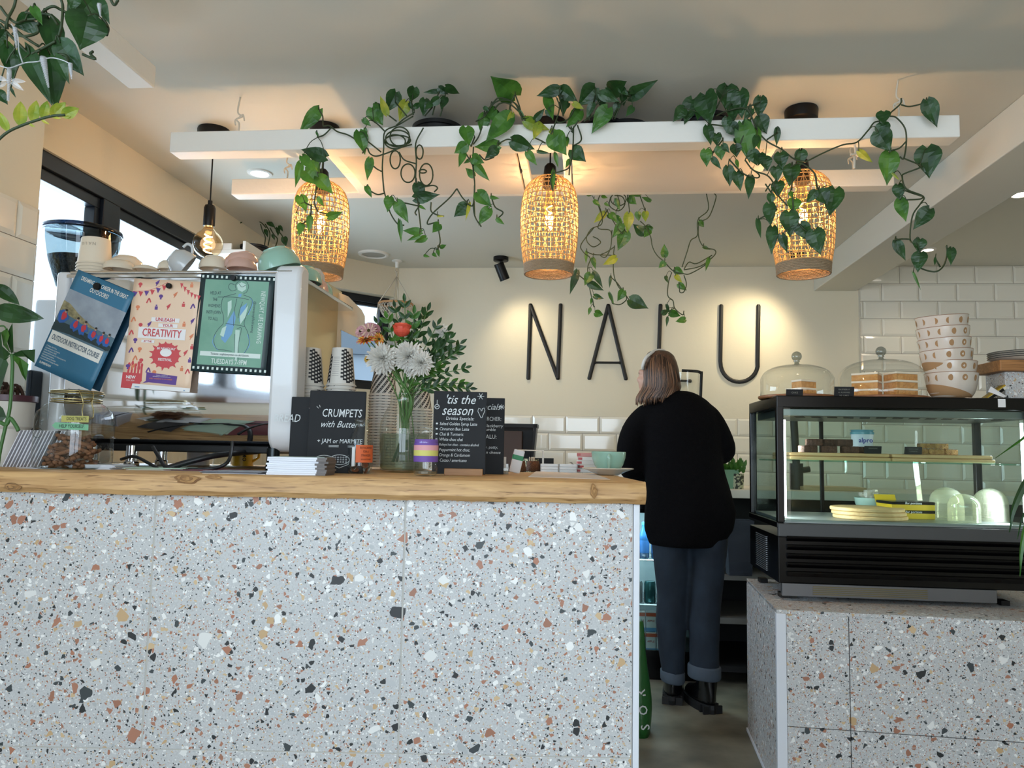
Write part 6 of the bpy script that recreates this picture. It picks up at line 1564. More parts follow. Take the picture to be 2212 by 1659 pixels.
MB().lathe([(0, 0), (.06, 0), (.076, .118), (.084, .12), (.084, .135), (.078, .135), (.075, .12), (0, .118)], 36).build('pot', M_pot, tC2, smooth=S); MB().lathe([(0, .12), (.075, .12)], 24).build('soil', M_soil, tC2)
# D ---- behind the back beam
LD = [(245, 72, 314, 26, .66, 1), (300, 120, 352, 167, .5, 1), (385, 215, 296, 294, .5, 2), (385, 140, 422, 167, .5, 1), (572, 95, 632, 150, .8, 1), (740, 122, 668, 92, .45, 1), (658, 80, 575, 78, .25, 1), (640, 210, 650, 282, .75, 1), (700, 208, 700, 286, .7, 2), (690, 380, 602, 298, .66, 0), (752, 340, 680, 318, .55, 1), (730, 350, 688, 408, .8, 1), (570, 222, 562, 372, .55, 2), (470, 245, 522, 322, .6, 1), (520, 300, 442, 412, .55, 1), (548, 362, 485, 512, .66, 1), (240, 518, 236, 617, .26, 1), (470, 565, 370, 622, .55, 2), (290, 570, 312, 655, .45, 1), (168, 672, 110, 852, .33, 0), (272, 690, 225, 782, .72, 1), (258, 762, 378, 822, .48, 0), (300, 680, 370, 800, .35, 0), (430, 712, 418, 802, .28, 0), (418, 840, 458, 937, .28, 1), (530, 822, 482, 904, .72, 1), (580, 892, 724, 958, .72, 0), (300, 862, 378, 885, .55, 0), (280, 882, 275, 935, .35, 1), (270, 958, 258, 1012, .5, 1), (308, 992, 376, 1015, .85, 1), (848, 556, 848, 455, .6, 1), (852, 600, 802, 645, .8, 1), (930, 655, 1002, 692, .75, 1), (858, 710, 876, 762, .5, 0), (935, 705, 988, 762, .5, 2), (958, 770, 1022, 820, .65, 1), (1120, 280, 1156, 328, .85, 1), (1150, 480, 1208, 502, .42, 1), (1195, 570, 1168, 670, .28, 1), (830, 1002, 890, 968, .66, 0), (865, 930, 888, 1002, .35, 0), (890, 990, 978, 1022, .66, 1), (1010, 1045, 935, 1062, .66, 1), (872, 1030, 866, 1102, .33, 0), (360, 85, 410, 100, .5, 1), (470, 110, 500, 200, .4, 1), (430, 220, 480, 290, .6, 1), (410, 230, 450, 270, .6, 0)]
VD = [[(350, 70), (330, 130), (350, 210)], [(300, 110), (350, 190), (360, 300), (280, 340), (240, 420), (290, 480), (350, 450), (330, 420), (290, 400)], [(480, 70), (500, 150), (470, 200)], [(560, 70), (578, 210)], [(430, 90), (420, 160), (490, 200), (540, 150), (520, 90), (460, 80)], loop(490, 110, 60, 50), [(300, 330), (200, 460), (215, 520), (270, 570), (250, 650), (265, 800), (300, 950)], [(440, 350), (430, 480), (390, 560), (350, 545), (400, 520), (460, 480)], [(245, 520), (300, 540), (420, 545), (450, 550)], [(460, 470), (450, 560), (455, 700), (490, 790), (515, 810), (480, 760)], [(520, 820), (550, 860), (580, 905)], [(550, 860), (550, 895), (500, 930), (440, 920)], [(655, 75), (700, 200)], [(660, 280), (700, 320), (740, 400), (755, 480), (790, 545), (850, 600), (920, 670), (1000, 690), (1045, 690), (1140, 640), (1200, 590)], [(1175, 60), (1190, 190), (1110, 270), (1105, 390), (1055, 430), (1025, 520), (985, 640)], [(1235, 60), (1250, 100), (1200, 240), (1140, 280)], [(1115, 290), (1115, 400), (1155, 480), (1240, 505), (1235, 550), (1130, 630), (1000, 660)], [(1000, 655), (1040, 600), (1100, 610), (1220, 545)], [(905, 680), (880, 760), (875, 860), (915, 900), (930, 960), (990, 1010), (1000, 980)], [(1000, 700), (1020, 770), (1000, 830), (970, 835), (965, 800)], [(170, 690), (230, 740)], [(430, 715), (480, 760)], [(400, 200), (330, 330), (420, 350), (440, 400)], [(395, 190), (480, 330), (520, 380)]]
tD = plant('potted_pothos', 'variegated pothos hanging behind the frame between the middle and right lamps', R3(.25, 2.85, ZP + .01), A4, 2.93, LD, VD, vr=.0021)
pot_part(tD, .16, 2.74, ZP + .0, .062, .06)
# E ---- heart-leaf on the right
LE = [(208, 255, 148, 335, .75, 0), (262, 205, 213, 352, .66, 0), (335, 178, 368, 352, .74, 0), (468, 125, 460, 262, .98, 0), (540, 155, 552, 318, .66, 0), (355, 155, 402, 205, .8, 0), (662, 192, 652, 318, .66, 0), (655, 305, 698, 406, .85, 0), (350, 362, 370, 474, .55, 0), (465, 310, 458, 400, .66, 0), (480, 350, 530, 424, .9, 0), (402, 408, 406, 482, .72, 0), (512, 430, 562, 462, .8, 0), (560, 352, 598, 575, .52, 1), (625, 380, 655, 500, .5, 1), (512, 470, 522, 545, .95, 0), (340, 502, 345, 600, .7, 1), (422, 482, 432, 562, .85, 1), (378, 548, 432, 616, .42, 0), (470, 600, 482, 716, .6, 0), (520, 562, 532, 612, .42, 1), (522, 632, 545, 742, .6, 0), (602, 660, 590, 790, .42, 0), (612, 505, 640, 595, .8, 0), (660, 520, 650, 590, .9, 0), (690, 545, 702, 625, .85, 0), (778, 520, 792, 614, .85, 0), (760, 375, 758, 478, .4, 0), (902, 505, 890, 602, .78, 0), (850, 595, 830, 714, .8, 0), (752, 602, 762, 690, .8, 0), (765, 690, 762, 778, .85, 0), (720, 760, 728, 832, .66, 0), (712, 820, 722, 952, .55, 0), (835, 750, 852, 782, .6, 1), (862, 792, 852, 872, .95, 1), (1010, 740, 1058, 828, .9, 0), (985, 745, 930, 815, .7, 0), (1100, 732, 1066, 892, .72, 0), (830, 868, 836, 1016, .74, 0), (898, 935, 936, 1034, .9, 0), (980, 975, 1012, 1118, .76, 0), (732, 958, 725, 1112, .44, 0), (785, 1000, 818, 1108, .48, 0), (645, 912, 662, 1022, .26, 0), (500, 240, 500, 340, .66, 0), (610, 260, 560, 330, .6, 0), (580, 330, 580, 420, .6, 0), (440, 470, 480, 520, .6, 0), (300, 250, 290, 330, .5, 0), (640, 420, 620, 500, .5, 0),
      (1642, 212, 1702, 368, .58, 0), (1385, 278, 1382, 352, .98, 0), (1378, 345, 1388, 440, .9, 0), (1355, 395, 1426, 512, .9, 0), (1420, 520, 1408, 708, .6, 1), (1642, 490, 1656, 664, .84, 0), (1438, 640, 1482, 682, .25, 2), (1472, 708, 1482, 802, .72, 0), (1482, 795, 1518, 924, .55, 1), (1655, 850, 1560, 968, .66, 0), (1458, 1038, 1516, 1152, .48, 0), (1600, 1028, 1590, 1108, .95, 0), (1602, 1108, 1585, 1220, .75, 0), (1785, 1082, 1782, 1180, .5, 0), (1240, 508, 1322, 578, .42, 2), (1560, 1222, 1605, 1328, .14, 1), (1690, 1136, 1686, 1184, .32, 0)]
VE = [[(440, 180), (400, 260)], [(400, 300), (470, 270), (580, 260), (640, 380), (700, 450), (790, 500), (860, 555), (930, 570)], [(930, 570), (1050, 510), (1150, 470), (1230, 455), (1300, 380)], [(570, 560), (620, 620), (700, 650), (740, 700), (760, 760), (820, 830)], [(480, 560), (560, 640), (640, 665), (652, 645), (600, 605)], [(500, 380), (440, 360), (360, 350)], [(840, 600), (900, 580), (980, 640), (990, 720)], [(690, 700), (730, 760)], [(580, 250), (660, 220)], [(590, 250), (610, 300), (560, 420), (520, 520)], [(440, 440), (380, 520)], [(850, 660), (845, 740)], [(850, 760), (860, 880), (900, 950), (960, 1000)], [(720, 700), (690, 745)], [(760, 850), (650, 910)], [(700, 440), (760, 400)], [(980, 640), (1000, 740)],
      [(1300, 380), (1330, 340), (1370, 330)], [(1490, 195), (1485, 230), (1430, 280), (1420, 300), (1460, 310), (1510, 370), (1520, 450), (1505, 550), (1480, 540)], [(1430, 505), (1480, 490), (1520, 450)], [(1490, 235), (1540, 245), (1630, 225)], [(1505, 550), (1600, 590), (1600, 605), (1510, 640), (1495, 660), (1520, 730), (1620, 775), (1600, 820), (1555, 890), (1540, 1020), (1560, 1050)], [(1500, 735), (1570, 760), (1620, 775)], [(1520, 795), (1600, 790), (1620, 775)], [(1450, 1030), (1500, 1025), (1545, 1027)], [(1570, 1180), (1640, 1210), (1700, 1215), (1740, 1180), (1760, 1110), (1755, 1060)], [(1690, 1140), (1720, 1190)], [(1495, 660), (1500, 700)]]
tE = plant('potted_philodendron', 'heart-leaf philodendron trailing over the rightmost woven lamp and the beam end', R3(.5, 2.62, ZP), A5, 2.30, LE, VE, jit=.02)
pe_ = UV(V(1525, 262, 2.55)); pot_part(tE, pe_.x, 2.56, ZP, .078, .150)
mb = MB()
for q in ([(1215, 470), (1220, 520), (1190, 530)], [(1220, 520), (1240, 540)], [(1215, 540), (1212, 610)]): mb.tube(catmull([V(*A5(x, y), 2.36) for x, y in q]), .0035, 5)
o = mb.build('rope_knot', M_rope); tag(o, 'frayed rope knot dangling under the front beam right of the lamps', 'rope')
# G ---- upper left, near the viewer
LG = [(740, -10, 605, 150, .95, 0), (775, -5, 868, 178, .5, 0), (270, 165, 108, 215, .95, 0), (388, 150, 462, 518, .42, 0), (700, 128, 640, 398, 1.1, 0), (480, 345, 668, 605, .62, 0), (200, 395, 412, 838, .30, 0), (400, 440, 452, 868, .42, 0), (440, 450, 552, 658, .5, 0), (20, 345, 162, 440, .55, 1), (60, 385, 110, 655, .5, 0), (105, 465, 282, 530, .45, 0), (265, 60, 335, 192, .45, 1), (340, 120, 390, 190, .5, 1), (40, 250, -20, 340, .7, 0), (-20, 730, 62, 832, .7, 0), (85, 700, 128, 782, .3, 0), (600, -30, 560, 90, .8, 0), (-30, 300, 30, 390, .6, 0)]
VG = [[(480, -20), (500, 60), (490, 200), (470, 290)], [(0, 50), (60, 130), (130, 180), (200, 160), (290, 150)], [(0, 160), (100, 220), (200, 300), (310, 370)], [(0, 190), (60, 260), (150, 350), (240, 430), (320, 400)], [(200, 100), (300, 110), (400, 120), (460, 200)], [(300, 200), (340, 100), (420, 50), (490, 80), (600, 130), (740, 140)], [(290, 200), (300, 260), (200, 290), (100, 270)], [(550, 20), (540, 110)], [(820, 140), (860, 220), (850, 280)], [(440, 430), (520, 440), (540, 480), (500, 520)], [(740, 410), (720, 430), (760, 470), (700, 450), (655, 430)], [(130, -20), (110, 60), (60, 160), (60, 230)], [(250, 430), (350, 380), (440, 330)], [(880, -10), (910, 40), (940, 0)]]
tG = plant('hanging_philodendron', 'large heart-leaved plant hanging close at the upper left corner', R3(-.95, 1.2, 1.95), A1, 1.38, LG, VG, depth=W, vr=.0027, jit=.05)
# light string with glass dragonfly and icicles
M_acr = glass('acrylic_clear', 'e8e8ea', .05, 1.5, .30, 'eeeeee')
t_ = thing('dragonfly_string_light', 'clear plastic dragonfly hanging from the string lights at the left edge', 'string light', W(20, 165, 1.32))
mb = MB(); q_ = lambda x, y: W(*A1(x, y), 1.32)
for k in range(16): mb.ball(q_(72 - .5 * k, 610 + k * 12.5), .0026 if k > 3 else .0045, 7)
mb.tube([q_(72, 545), q_(74, 620)], .004, 8); mb.build('body', M_acr, t_, world=True, smooth=2)
for a_, b_ in (((90, 640), (205, 650)), ((88, 655), (188, 720)), ((55, 640), (-60, 600)), ((55, 655), (-50, 700))):
    mb = MB(); leaf(mb, q_(*a_), q_(*b_), .32, 0, roll=.1, droop=.02, long_=True); mb.build('wing', M_acr, t_, world=True)
for k, (x, y0_, y1_, g_) in enumerate(((120, 230, 380, 0), (345, 470, 690, 1), (560, 515, 625, 2), (790, 40, 130, 3))):
    mb = MB()
    for j in range(14): f_ = j / 13; mb.ball(q_(x + (40 * f_ if g_ == 1 else 10 * f_), y0_ + (y1_ - y0_) * f_), .0046 * (1 - .7 * f_) * (1.5 if g_ == 1 else 1), 7)
    o = mb.build('icicle_light', M_acr, smooth=2); tag(o, 'clear beaded plastic icicle of the string lights among the upper left leaves', 'string light', 'icicle string lights')
mb = MB(); mb.tube(catmull([q_(0, 525), q_(80, 540), q_(200, 500), q_(300, 490), q_(400, 460), q_(500, 480), (q_(570, 515))]), .0012, 5); mb.tube(catmull([q_(90, 190), q_(140, 280), q_(150, 400), q_(180, 500)]), .0012, 5)
tag(mb.build('light_string_wire', M_acr), 'thin clear wire of the string lights in the upper left', 'wire')
# H ---- lime sprig
t_ = thing('leaf_sprig', 'bright lime green leaf sprig entering from the left below the hanging plant', 'plant', W(20, 280, 1.28))
mb = MB(); q_ = lambda x, y: W(*A1(x, y), 1.28)
for a_ in ((70, 1050, -20, 880, .34), (160, 1005, 165, 805, .48), (255, 970, 292, 798, .48), (335, 945, 378, 802, .5), (415, 935, 462, 815, .55), (440, 905, 522, 812, .55), (490, 925, 630, 862, .62), (520, 935, 560, 925, .5), (330, 955, 392, 990, .3), (230, 985, 280, 1012, .35), (410, 930, 490, 945, .25)):
    leaf(mb, q_(*a_[:2]), q_(*a_[2:4]), a_[4], 2, roll=rl.uniform(-.2, .2), droop=.02, long_=True)
mb.build('leaves', LEAF, t_, world=True)
mb = MB(); mb.tube(catmull([q_(-60, 1160), q_(50, 1060), q_(160, 1005), q_(300, 955), q_(410, 925), q_(520, 915)]), [.0035] * 12 + [.003] * 8 + [.0016] * 6, 6) if 0 else mb.tube(catmull([q_(-60, 1160), q_(50, 1060), q_(160, 1005), q_(300, 955), q_(410, 925), q_(520, 915)]), .0026, 6)
mb.build('stem', M_stem, t_, world=True, smooth=2)
# I ---- foreground foliage at the left: split-leaf plant standing on the bar
AI = crop(0, 420, 4.366); q_ = lambda x, y, Y=1.93: W(*AI(x, y), Y)
t_ = thing('monstera_plant', 'split-leaf monstera in a white pot at the left edge of the bar', 'plant', on_bar(-30, 1008) + Vector((0, .02, 0)))
mb = MB()
leaf(mb, q_(-60, 850), q_(172, 1022), .42, 0, roll=.2, long_=True); leaf(mb, q_(-80, 1090), q_(392, 1166), .38, 0, roll=0, long_=True)
def lobes(pts, tone=0):
    vs = [q_(x, y, 1.93 + .008 * math.sin(k)) for k, (x, y) in enumerate(pts)]; mb.m = tone; mb.add(vs, [tuple(range(len(vs)))])
lobes([(110, 1505), (70, 1400), (75, 1290), (118, 1212), (122, 1330), (128, 1480)]); lobes([(100, 1500), (30, 1420), (10, 1300), (70, 1260), (90, 1330), (66, 1400)], 1)
lobes([(100, 1505), (40, 1560), (0, 1640), (-60, 1500), (-40, 1300), (10, 1300), (20, 1430)], 0)
lobes([(112, 1508), (200, 1470), (332, 1462), (325, 1590), (280, 1560), (240, 1530), (160, 1530)], 0)
lobes([(115, 1512), (190, 1540), (270, 1600), (245, 1760), (205, 1700), (170, 1610), (130, 1560)], 1)
lobes([(104, 1512), (60, 1560), (80, 1600), (50, 1700), (0, 1850), (-60, 1800), (-40, 1620), (30, 1560)], 0)
lobes([(-40, 1960), (30, 2020), (60, 2100), (0, 2160), (-60, 2100)], 0)
mb.build('leaves', LEAF, t_, world=True)
mb = MB(); mb.tube(catmull([q_(112, 1505), q_(118, 1640), q_(95, 2000), q_(50, 2200), q_(5, 2400), q_(-20, 2560)]), .0042, 8)
mb.tube(catmull([q_(0, 2150), q_(60, 2170), q_(95, 2110), q_(150, 2180), q_(175, 2230)]), .005, 8); mb.tube(catmull([q_(-50, 1250), q_(30, 1240), q_(60, 1270)]), .002, 6)
mb.build('stems', mat('plant_stem', '3f6a34', .5), t_, world=True, smooth=2)
p_ = W(22, 1000, 2.12); P_ = on_bar(22, 1010); P_ = Vector((W(20, 900, 2.12).x, 2.12, TOP))
zt1 = W(20, 855, 2.12).z - TOP
t_ = thing('plant_pot', 'white pot with a maroon rim and brown roots behind the leaning cards', 'pot', P_)
MB().lathe([(0, 0), (.042, 0), (.052, zt1 * .5), (.052, zt1 * .52), (.058, zt1 * .56), (.060, zt1 - .014), (.057, zt1 - .013), (0, zt1 - .016)], 36).build('pot', mat('pot_cream', 'c4bdb2', .5), t_, smooth=S)
MB().lathe([(.059, zt1 - .018), (.066, zt1 - .016), (.067, zt1), (.060, zt1), (.057, zt1 - .014)], 36).build('rim', mat('maroon', '44202a', .4), t_, smooth=S)
mb = MB()
for k in range(14):
    a_ = rl.uniform(0, 6.28); r_ = rl.uniform(0, .04); mb.tube(catmull([(r_ * math.cos(a_), r_ * math.sin(a_), zt1 - .012), (r_ * math.cos(a_) * 1.1, r_ * math.sin(a_), zt1 + rl.uniform(0, .03)), (r_ * math.cos(a_ + .5), r_ * math.sin(a_ + .5) * 1.2, zt1 + rl.uniform(-.01, .04))]), .0045, 6)
mb.build('roots', mat('bark', '3b2418', .9), t_)
# J ---- blades at the right edge
t_ = thing('spider_plant', 'long narrow green blades of a plant reaching in at the right edge', 'plant', W(2250, 1150, 1.75))
mb = MB()
def blade(pts, w_, tone=0):
    q = [Vector(p_) for p_ in catmull([W(x, y, 1.75) for x, y in pts], 6)]; L_ = []; n = len(q)
    for i, p_ in enumerate(q):
        d = (q[min(i + 1, n - 1)] - q[max(i - 1, 0)]).normalized(); sd = d.cross(Vector((0, 1, .15))).normalized(); ww = w_ * math.sin(math.pi * min(1, (i + .6) / n) ** .7) * .5
        L_ += [p_ - sd * ww, p_ + Vector((0, .003, 0)), p_ + sd * ww]
    mb.m = tone; mb.add(L_, [(3 * i + k, 3 * i + k + 1, 3 * i + k + 4, 3 * i + k + 3) for i in range(n - 1) for k in range(2)])
blade([(2230, 920), (2212, 945), (2185, 965), (2150, 990)], .006, 1); blade([(2240, 1000), (2212, 1050), (2190, 1100), (2181, 1150)], .018, 0); blade([(2250, 1080), (2220, 1130), (2207, 1190), (2204, 1245)], .014, 1); blade([(2225, 1090), (2208, 1120), (2198, 1165)], .006, 0)
mb.build('blades', LEAF, t_, world=True)
# K ---- pot plant on the corner shelf
p_ = Uu(552, 518, -1.69) if 'Uu' in globals() else R3(-1.69, 3.72, 2.085)
shp = R3(-1.69, 3.70, 2.086)
t_ = thing('potted_ivy', 'dark pot with trailing vine on the corner shelf', 'plant', shp)
MB().lathe([(0, 0), (.052, 0), (.064, .075), (.070, .076), (.071, .088), (.064, .088), (.06, .074), (0, .072)], 30).build('pot', M_pot, t_, smooth=S)
AK = crop(400, 480, 4.916); mb = MB(); ST.clear()
kv = lambda x, y: V(*AK(x, y), 3.72)
for a_ in ((560, 0, 640, -60, .6), (650, -40, 700, -90, .6), (560, -20, 500, -60, .6), (980, 60, 990, 150, .5), (1050, 160, 1070, 260, .7), (930, 130, 950, 190, .6), (850, 80, 880, 160, .5), (700, -60, 820, -20, .4), (880, 0, 960, 60, .5), (1000, 40, 1040, 100, .5)):
    leaf(mb, kv(*a_[:2]), kv(*a_[2:4]), a_[4], 0)
mb.build('foliage', LEAF, t_, world=True)
mb = MB()
for q in ([(800, 20), (820, 90), (850, 160), (840, 260)], [(850, 20), (900, 120), (880, 250)], [(900, 60), (940, 130), (980, 180), (960, 260)], [(950, 60), (1020, 130), (1060, 210)], [(700, -40), (800, 0), (860, 60)]): mb.tube(catmull([kv(*c_) for c_ in q]), .003, 5)
mb.build('vines', M_stem, t_, world=True)

# ================================================================ VASE AND FLOWERS
vb = on_bar(866, 1021) + Vector((0, .06, 0))
t_ = thing('flower_vase', 'large clear glass jar vase half filled with cloudy water', 'vase', vb)
MB().lathe([(0, .006), (.060, .003), (.070, .006), (.074, .02), (.075, .12), (.073, .145), (.060, .178), (.048, .198), (.0455, .208), (.0455, .225), (.0475, .228), (.0475, .234), (.044, .234)], 48).build('vase', M_gjar, t_, smooth=2)
MB().lathe([(0, .008), (.058, .006), (.068, .01), (.072, .022), (.0728, .112), (0, .112)], 40).build('water', glass('cloudy_water', 'd4dccf', .05, 1.33, .20, 'a8b4a4'), t_, smooth=2)
YV = vb.y
AV = crop(740, 640, 4.147); fv = lambda x, y, dy=0: W(*AV(x, y), YV + dy)
neck = vb + Vector((0, 0, .22)); low = vb + Vector((0, 0, .06))
def stem_to(mb, tipp, r=.0026, off=None):
    off = off or Vector((rl.uniform(-.025, .025), rl.uniform(-.025, .025), 0)); o2 = Vector((-off.x * 1.6, -off.y * 1.6, 0))
    mid = neck + off; mb.tube(catmull([low + o2 - Vector((0, 0, .03)), (low + mid) / 2 + o2 * .2, mid, (mid + tipp) / 2 + Vector((0, 0, .01)), tipp], 5), r, 6)
M_fst = mat('flower_stem', '4c7434', .5)
# foliage sprigs, each its own cut stem
M_sprig = [(555, 50, -.01, .028), (760, 130, .02, .03), (470, 100, .04, .026), (850, 255, .03, .028), (1055, 425, .01, .026), (1045, 485, -.02, .026), (940, 310, .04, .03), (1140, 825, -.02, .024), (1100, 640, .0, .022), (310, 240, .03, .026), (720, 160, .05, .028), (870, 470, .02, .034), (960, 380, .03, .028), (640, 160, .0, .03), (400, 200, .02, .03), (860, 640, -.02, .028), (1080, 780, .02, .024)]
for k, (x, y, dy, ll) in enumerate(M_sprig):
    tp = fv(x, y, dy); t_ = thing('foliage_sprig', 'x', 'foliage', neck)
    root = neck + Vector((rl.uniform(-.02, .02), rl.uniform(-.02, .02), 0)); ctl = [root, root * .55 + tp * .45 + Vector((0, 0, .02)), tp]
    path = catmull(ctl, 8); mb = MB(); mb.tube(path, .0013, 5); mb.tube([low + Vector((rl.uniform(-.04, .04), rl.uniform(-.03, .03), -.03)), root], .0015, 5); mb.build('stem', M_fst, t_, world=True, smooth=2)
    mb = MB(); n = len(path)
    for i in range(max(3, n // 3), n, 2):
        d = (path[i] - path[i - 1]).normalized(); sd = d.cross(Vector((0, -1, 0))).normalized()
        for s_ in (1, -1):
            e = path[i] + (d * .75 + sd * s_ * .65 + Vector((0, rl.uniform(-.4, .4), 0))).normalized() * ll * rl.uniform(.95, 1.3)
            leaf(mb, path[i], e, .42, 0 if k < 13 else 1, roll=rl.uniform(-.5, .5), droop=.1, long_=True)
    leaf(mb, path[-1], path[-1] + (path[-1] - path[-2]).normalized() * ll, .4, 0 if k < 13 else 1, long_=True)
    mb.build('leaves', LEAF, t_, world=True)
    t_['label'] = 'sprig of dark green oval leaves in the glass jar vase' if k < 13 else 'light green leafy sprig low on the right of the vase'
    t_['group'] = 'dark leafy sprigs in the vase' if k < 13 else 'light green sprigs in the vase'
def petal(mb, c, d, L, w_, up=.2, curl=.3, n=5, nrm=None):
    d = d.normalized(); sd = d.cross(nrm or Vector((0, -1, 0))); sd = sd.normalized() if sd.length > 1e-3 else Vector((1, 0, 0)); nn = sd.cross(d)
    vs = []
    for i in range(n + 1):
        t = i / n; ww = w_ * math.sin(math.pi * (t * .80 + .12)) * .5
        cc = c + d * (L * t) + nn * (L * (up * t - curl * t * t))
        vs += [cc - sd * ww + nn * ww * .5, cc, cc + sd * ww + nn * ww * .5]
    mb.smooth = True; mb.add(vs, [(3 * i + k, 3 * i + k + 1, 3 * i + k + 4, 3 * i + k + 3) for i in range(n) for k in range(2)])
def pompom(x, y, dy, R_, mt, label, n=210, name='chrysanthemum', grp=None):
    c = fv(x, y, dy); t = thing(name, label, 'flower', c, group=grp); mb = MB(); rr = random.Random(int(x * 7 + y))
    for k in range(n):
        z = 1 - 2 * (k + .5) / n * .78; a = k * 2.39996; s_ = math.sqrt(max(0, 1 - z * z))
        d = Vector((s_ * math.cos(a), -z * .85, s_ * math.sin(a) * 1.0)).normalized()   # opens towards the room
        petal(mb, c + d * R_ * .12, (d + Vector((rr.uniform(-.15, .15), rr.uniform(-.15, .15), rr.uniform(-.2, .1)))), R_ * rr.uniform(.85, 1.15) * (.72 + .4 * (1 - z) / 2), R_ * .24, up=.05, curl=-.35 * (1 - abs(z)), nrm=Vector((0, -1, .2)))
    mb.build('petals', mt, t, world=True); mb = MB(); stem_to(mb, c + Vector((0, .01, -.01))); mb.build('stem', M_fst, t, world=True, smooth=2)
    return t
def white(): return leaf_mat('petal_white', 'e2e0da', 'f2f0ea', .3)
M_pw = white()
pompom(355, 560, -.055, .041, M_pw, 'big white chrysanthemum, front left of the bouquet')
pompom(590, 540, -.05, .042, M_pw, 'big white chrysanthemum at the centre of the bouquet')
pompom(700, 600, -.065, .033, M_pw, 'smaller white chrysanthemum, front right of the bouquet')
pompom(640, 640, -.035, .03, M_pw, 'white chrysanthemum drooping under the central one', 90)
pompom(440, 440, .03, .022, M_pw, 'white bloom behind the left chrysanthemum', 80)
pompom(880, 330, .05, .026, M_pw, 'white bloom half hidden by leaves at the upper right', 80)
pompom(985, 480, .05, .026, M_pw, 'ragged white bloom at the far right of the bouquet', 70)
def daisy(x, y, dy, R_, c1, c2, label, dirv, layers=2):
    R_ *= 1.3
    c = fv(x, y, dy); t = thing('daisy', label, 'flower', c); nrm = Vector(dirv).normalized(); a1 = nrm.cross(Vector((0, 0, 1))).normalized(); a2 = a1.cross(nrm); mb = MB()
    for l_ in range(layers):
        for k in range(18 - 3 * l_):
            a = 2 * math.pi * k / (18 - 3 * l_) + l_ * .2; d = a1 * math.cos(a) + a2 * math.sin(a) + nrm * (.15 + .35 * l_); mb.m = (k + l_) % 2
            petal(mb, c + d * R_ * .15, d, R_ * (1 - .22 * l_), R_ * .30, up=.15, curl=.2, nrm=nrm)
    mb.build('petals', [mat('petal_' + c1, c1, .5), mat('petal_' + c2, c2, .5)], t, world=True)
    MB().ball(tuple(c + nrm * R_ * .18), R_ * .24, 10).build('centre', mat('daisy_eye', '4c4218', .8, bump=1, bscale=300), t, world=True, smooth=2)
    mb = MB(); stem_to(mb, c - nrm * .005, .002); mb.build('stem', M_fst, t, world=True, smooth=2)
daisy(235, 310, -.05, .017, 'cfae9c', 'b98a8c', 'mauve daisy with a yellow eye, top of the left cluster', (.1, -1, .1), 3)
daisy(165, 315, -.04, .014, 'b9848c', 'c79a96', 'mauve daisy at the far left of the bouquet', (-.5, -.8, .3))
daisy(255, 270, -.02, .014, 'b07c88', 'c38f8f', 'mauve daisy facing up at the back of the left cluster', (.2, -.5, .9))
daisy(295, 290, -.02, .012, 'a87480', 'b98088', 'small dark mauve daisy right of the left cluster', (.6, -.7, .4))
daisy(215, 400, -.055, .021, 'c4553a', 'd9a23c', 'orange red daisy with yellow edges at the left', (-.2, -.6, .9), 3)
daisy(320, 385, -.045, .014, 'd0702e', 'caa03c', 'orange yellow daisy turned right beside the orange red one', (.7, -.6, .1))
daisy(225, 565, -.03, .009, 'c9a23c', 'b98a2c', 'tiny yellow bud left of the white chrysanthemums', (-.5, -.8, 0), 1)
# coral rose
c = fv(530, 320, -.045); t_ = thing('rose', 'coral orange rosebud at the top of the bouquet', 'flower', c); mb = MB()
for l_, (R_, H_r, n_) in enumerate(((.012, .030, 4), (.016, .032, 5), (.020, .031, 5), (.0245, .027, 5))):
    for k in range(n_):
        a0 = 2 * math.pi * k / n_ + l_ * .7; vs = []; rows_, cols_ = 6, 6
        for i in range(rows_ + 1):
            t = i / rows_; rr_ = R_ * (math.sin(math.pi * min(t * .75 + .1, .62)) + (.35 * max(0, t - .75) * (1 + l_ * .6)))
            for j in range(cols_ + 1):
                a = a0 + (j / cols_ - .5) * 2 * math.pi / n_ * 1.45; z = -.014 + H_r * 1.25 * t * (1 - .16 * abs(2 * j / cols_ - 1) ** 2.2)
                vs.append(c + Vector((rr_ * math.cos(a), rr_ * math.sin(a), z)))
        mb.smooth = True; mb.m = l_ % 2; mb.add(vs, [(i * 7 + j, i * 7 + j + 1, i * 7 + j + 8, i * 7 + j + 7) for i in range(rows_) for j in range(cols_)])
mb.build('petals', [mat('rose_coral', 'e0684c', .5), mat('rose_deep', 'cf4f3a', .5)], t_, world=True)
mb = MB()
for k in range(5): a = 2 * math.pi * k / 5; leaf(mb, c + Vector((0, 0, -.016)), c + Vector((.024 * math.cos(a), .024 * math.sin(a), -.026)), .3, 1, long_=True)
mb.build('sepals', LEAF, t_, world=True); mb = MB(); stem_to(mb, c + Vector((0, 0, -.014)), .003); mb.build('stem', M_fst, t_, world=True, smooth=2)
# ================================================================ BACK BENCH, FRIDGE, FLOOR THINGS
BZ = .985
M_bench = mat('bench_white', 'd6d0c4', .4)
o = MB(ROOM).box((-1.15, 4.10, BZ - .045), (UR, VB - .012, BZ)).build('back_worktop', M_bench, bevel=.004); tag(o, 'long pale worktop along the tiled back wall', 'worktop')
t_ = thing('bench_cabinet', 'dark open shelving under the back worktop right of the person', 'shelving', R3(.62, 4.12, 0), -ANG)
mb = MB(); mb.box((0, .55, 0), (2.3, .57, BZ - .05)); mb.box((0, .0, .06), (.02, .55, BZ - .05)); mb.box((.02, 0, .06), (2.3, .55, .09)); mb.build('carcass', mat('dark_carcass', '141416', .7), t_)
for z in (.30, .52, .72): MB().box((.02, .0, z), (2.3, .5, z + .03)).build('shelf', mat('shelf_grey', '7b7872', .5), t_)
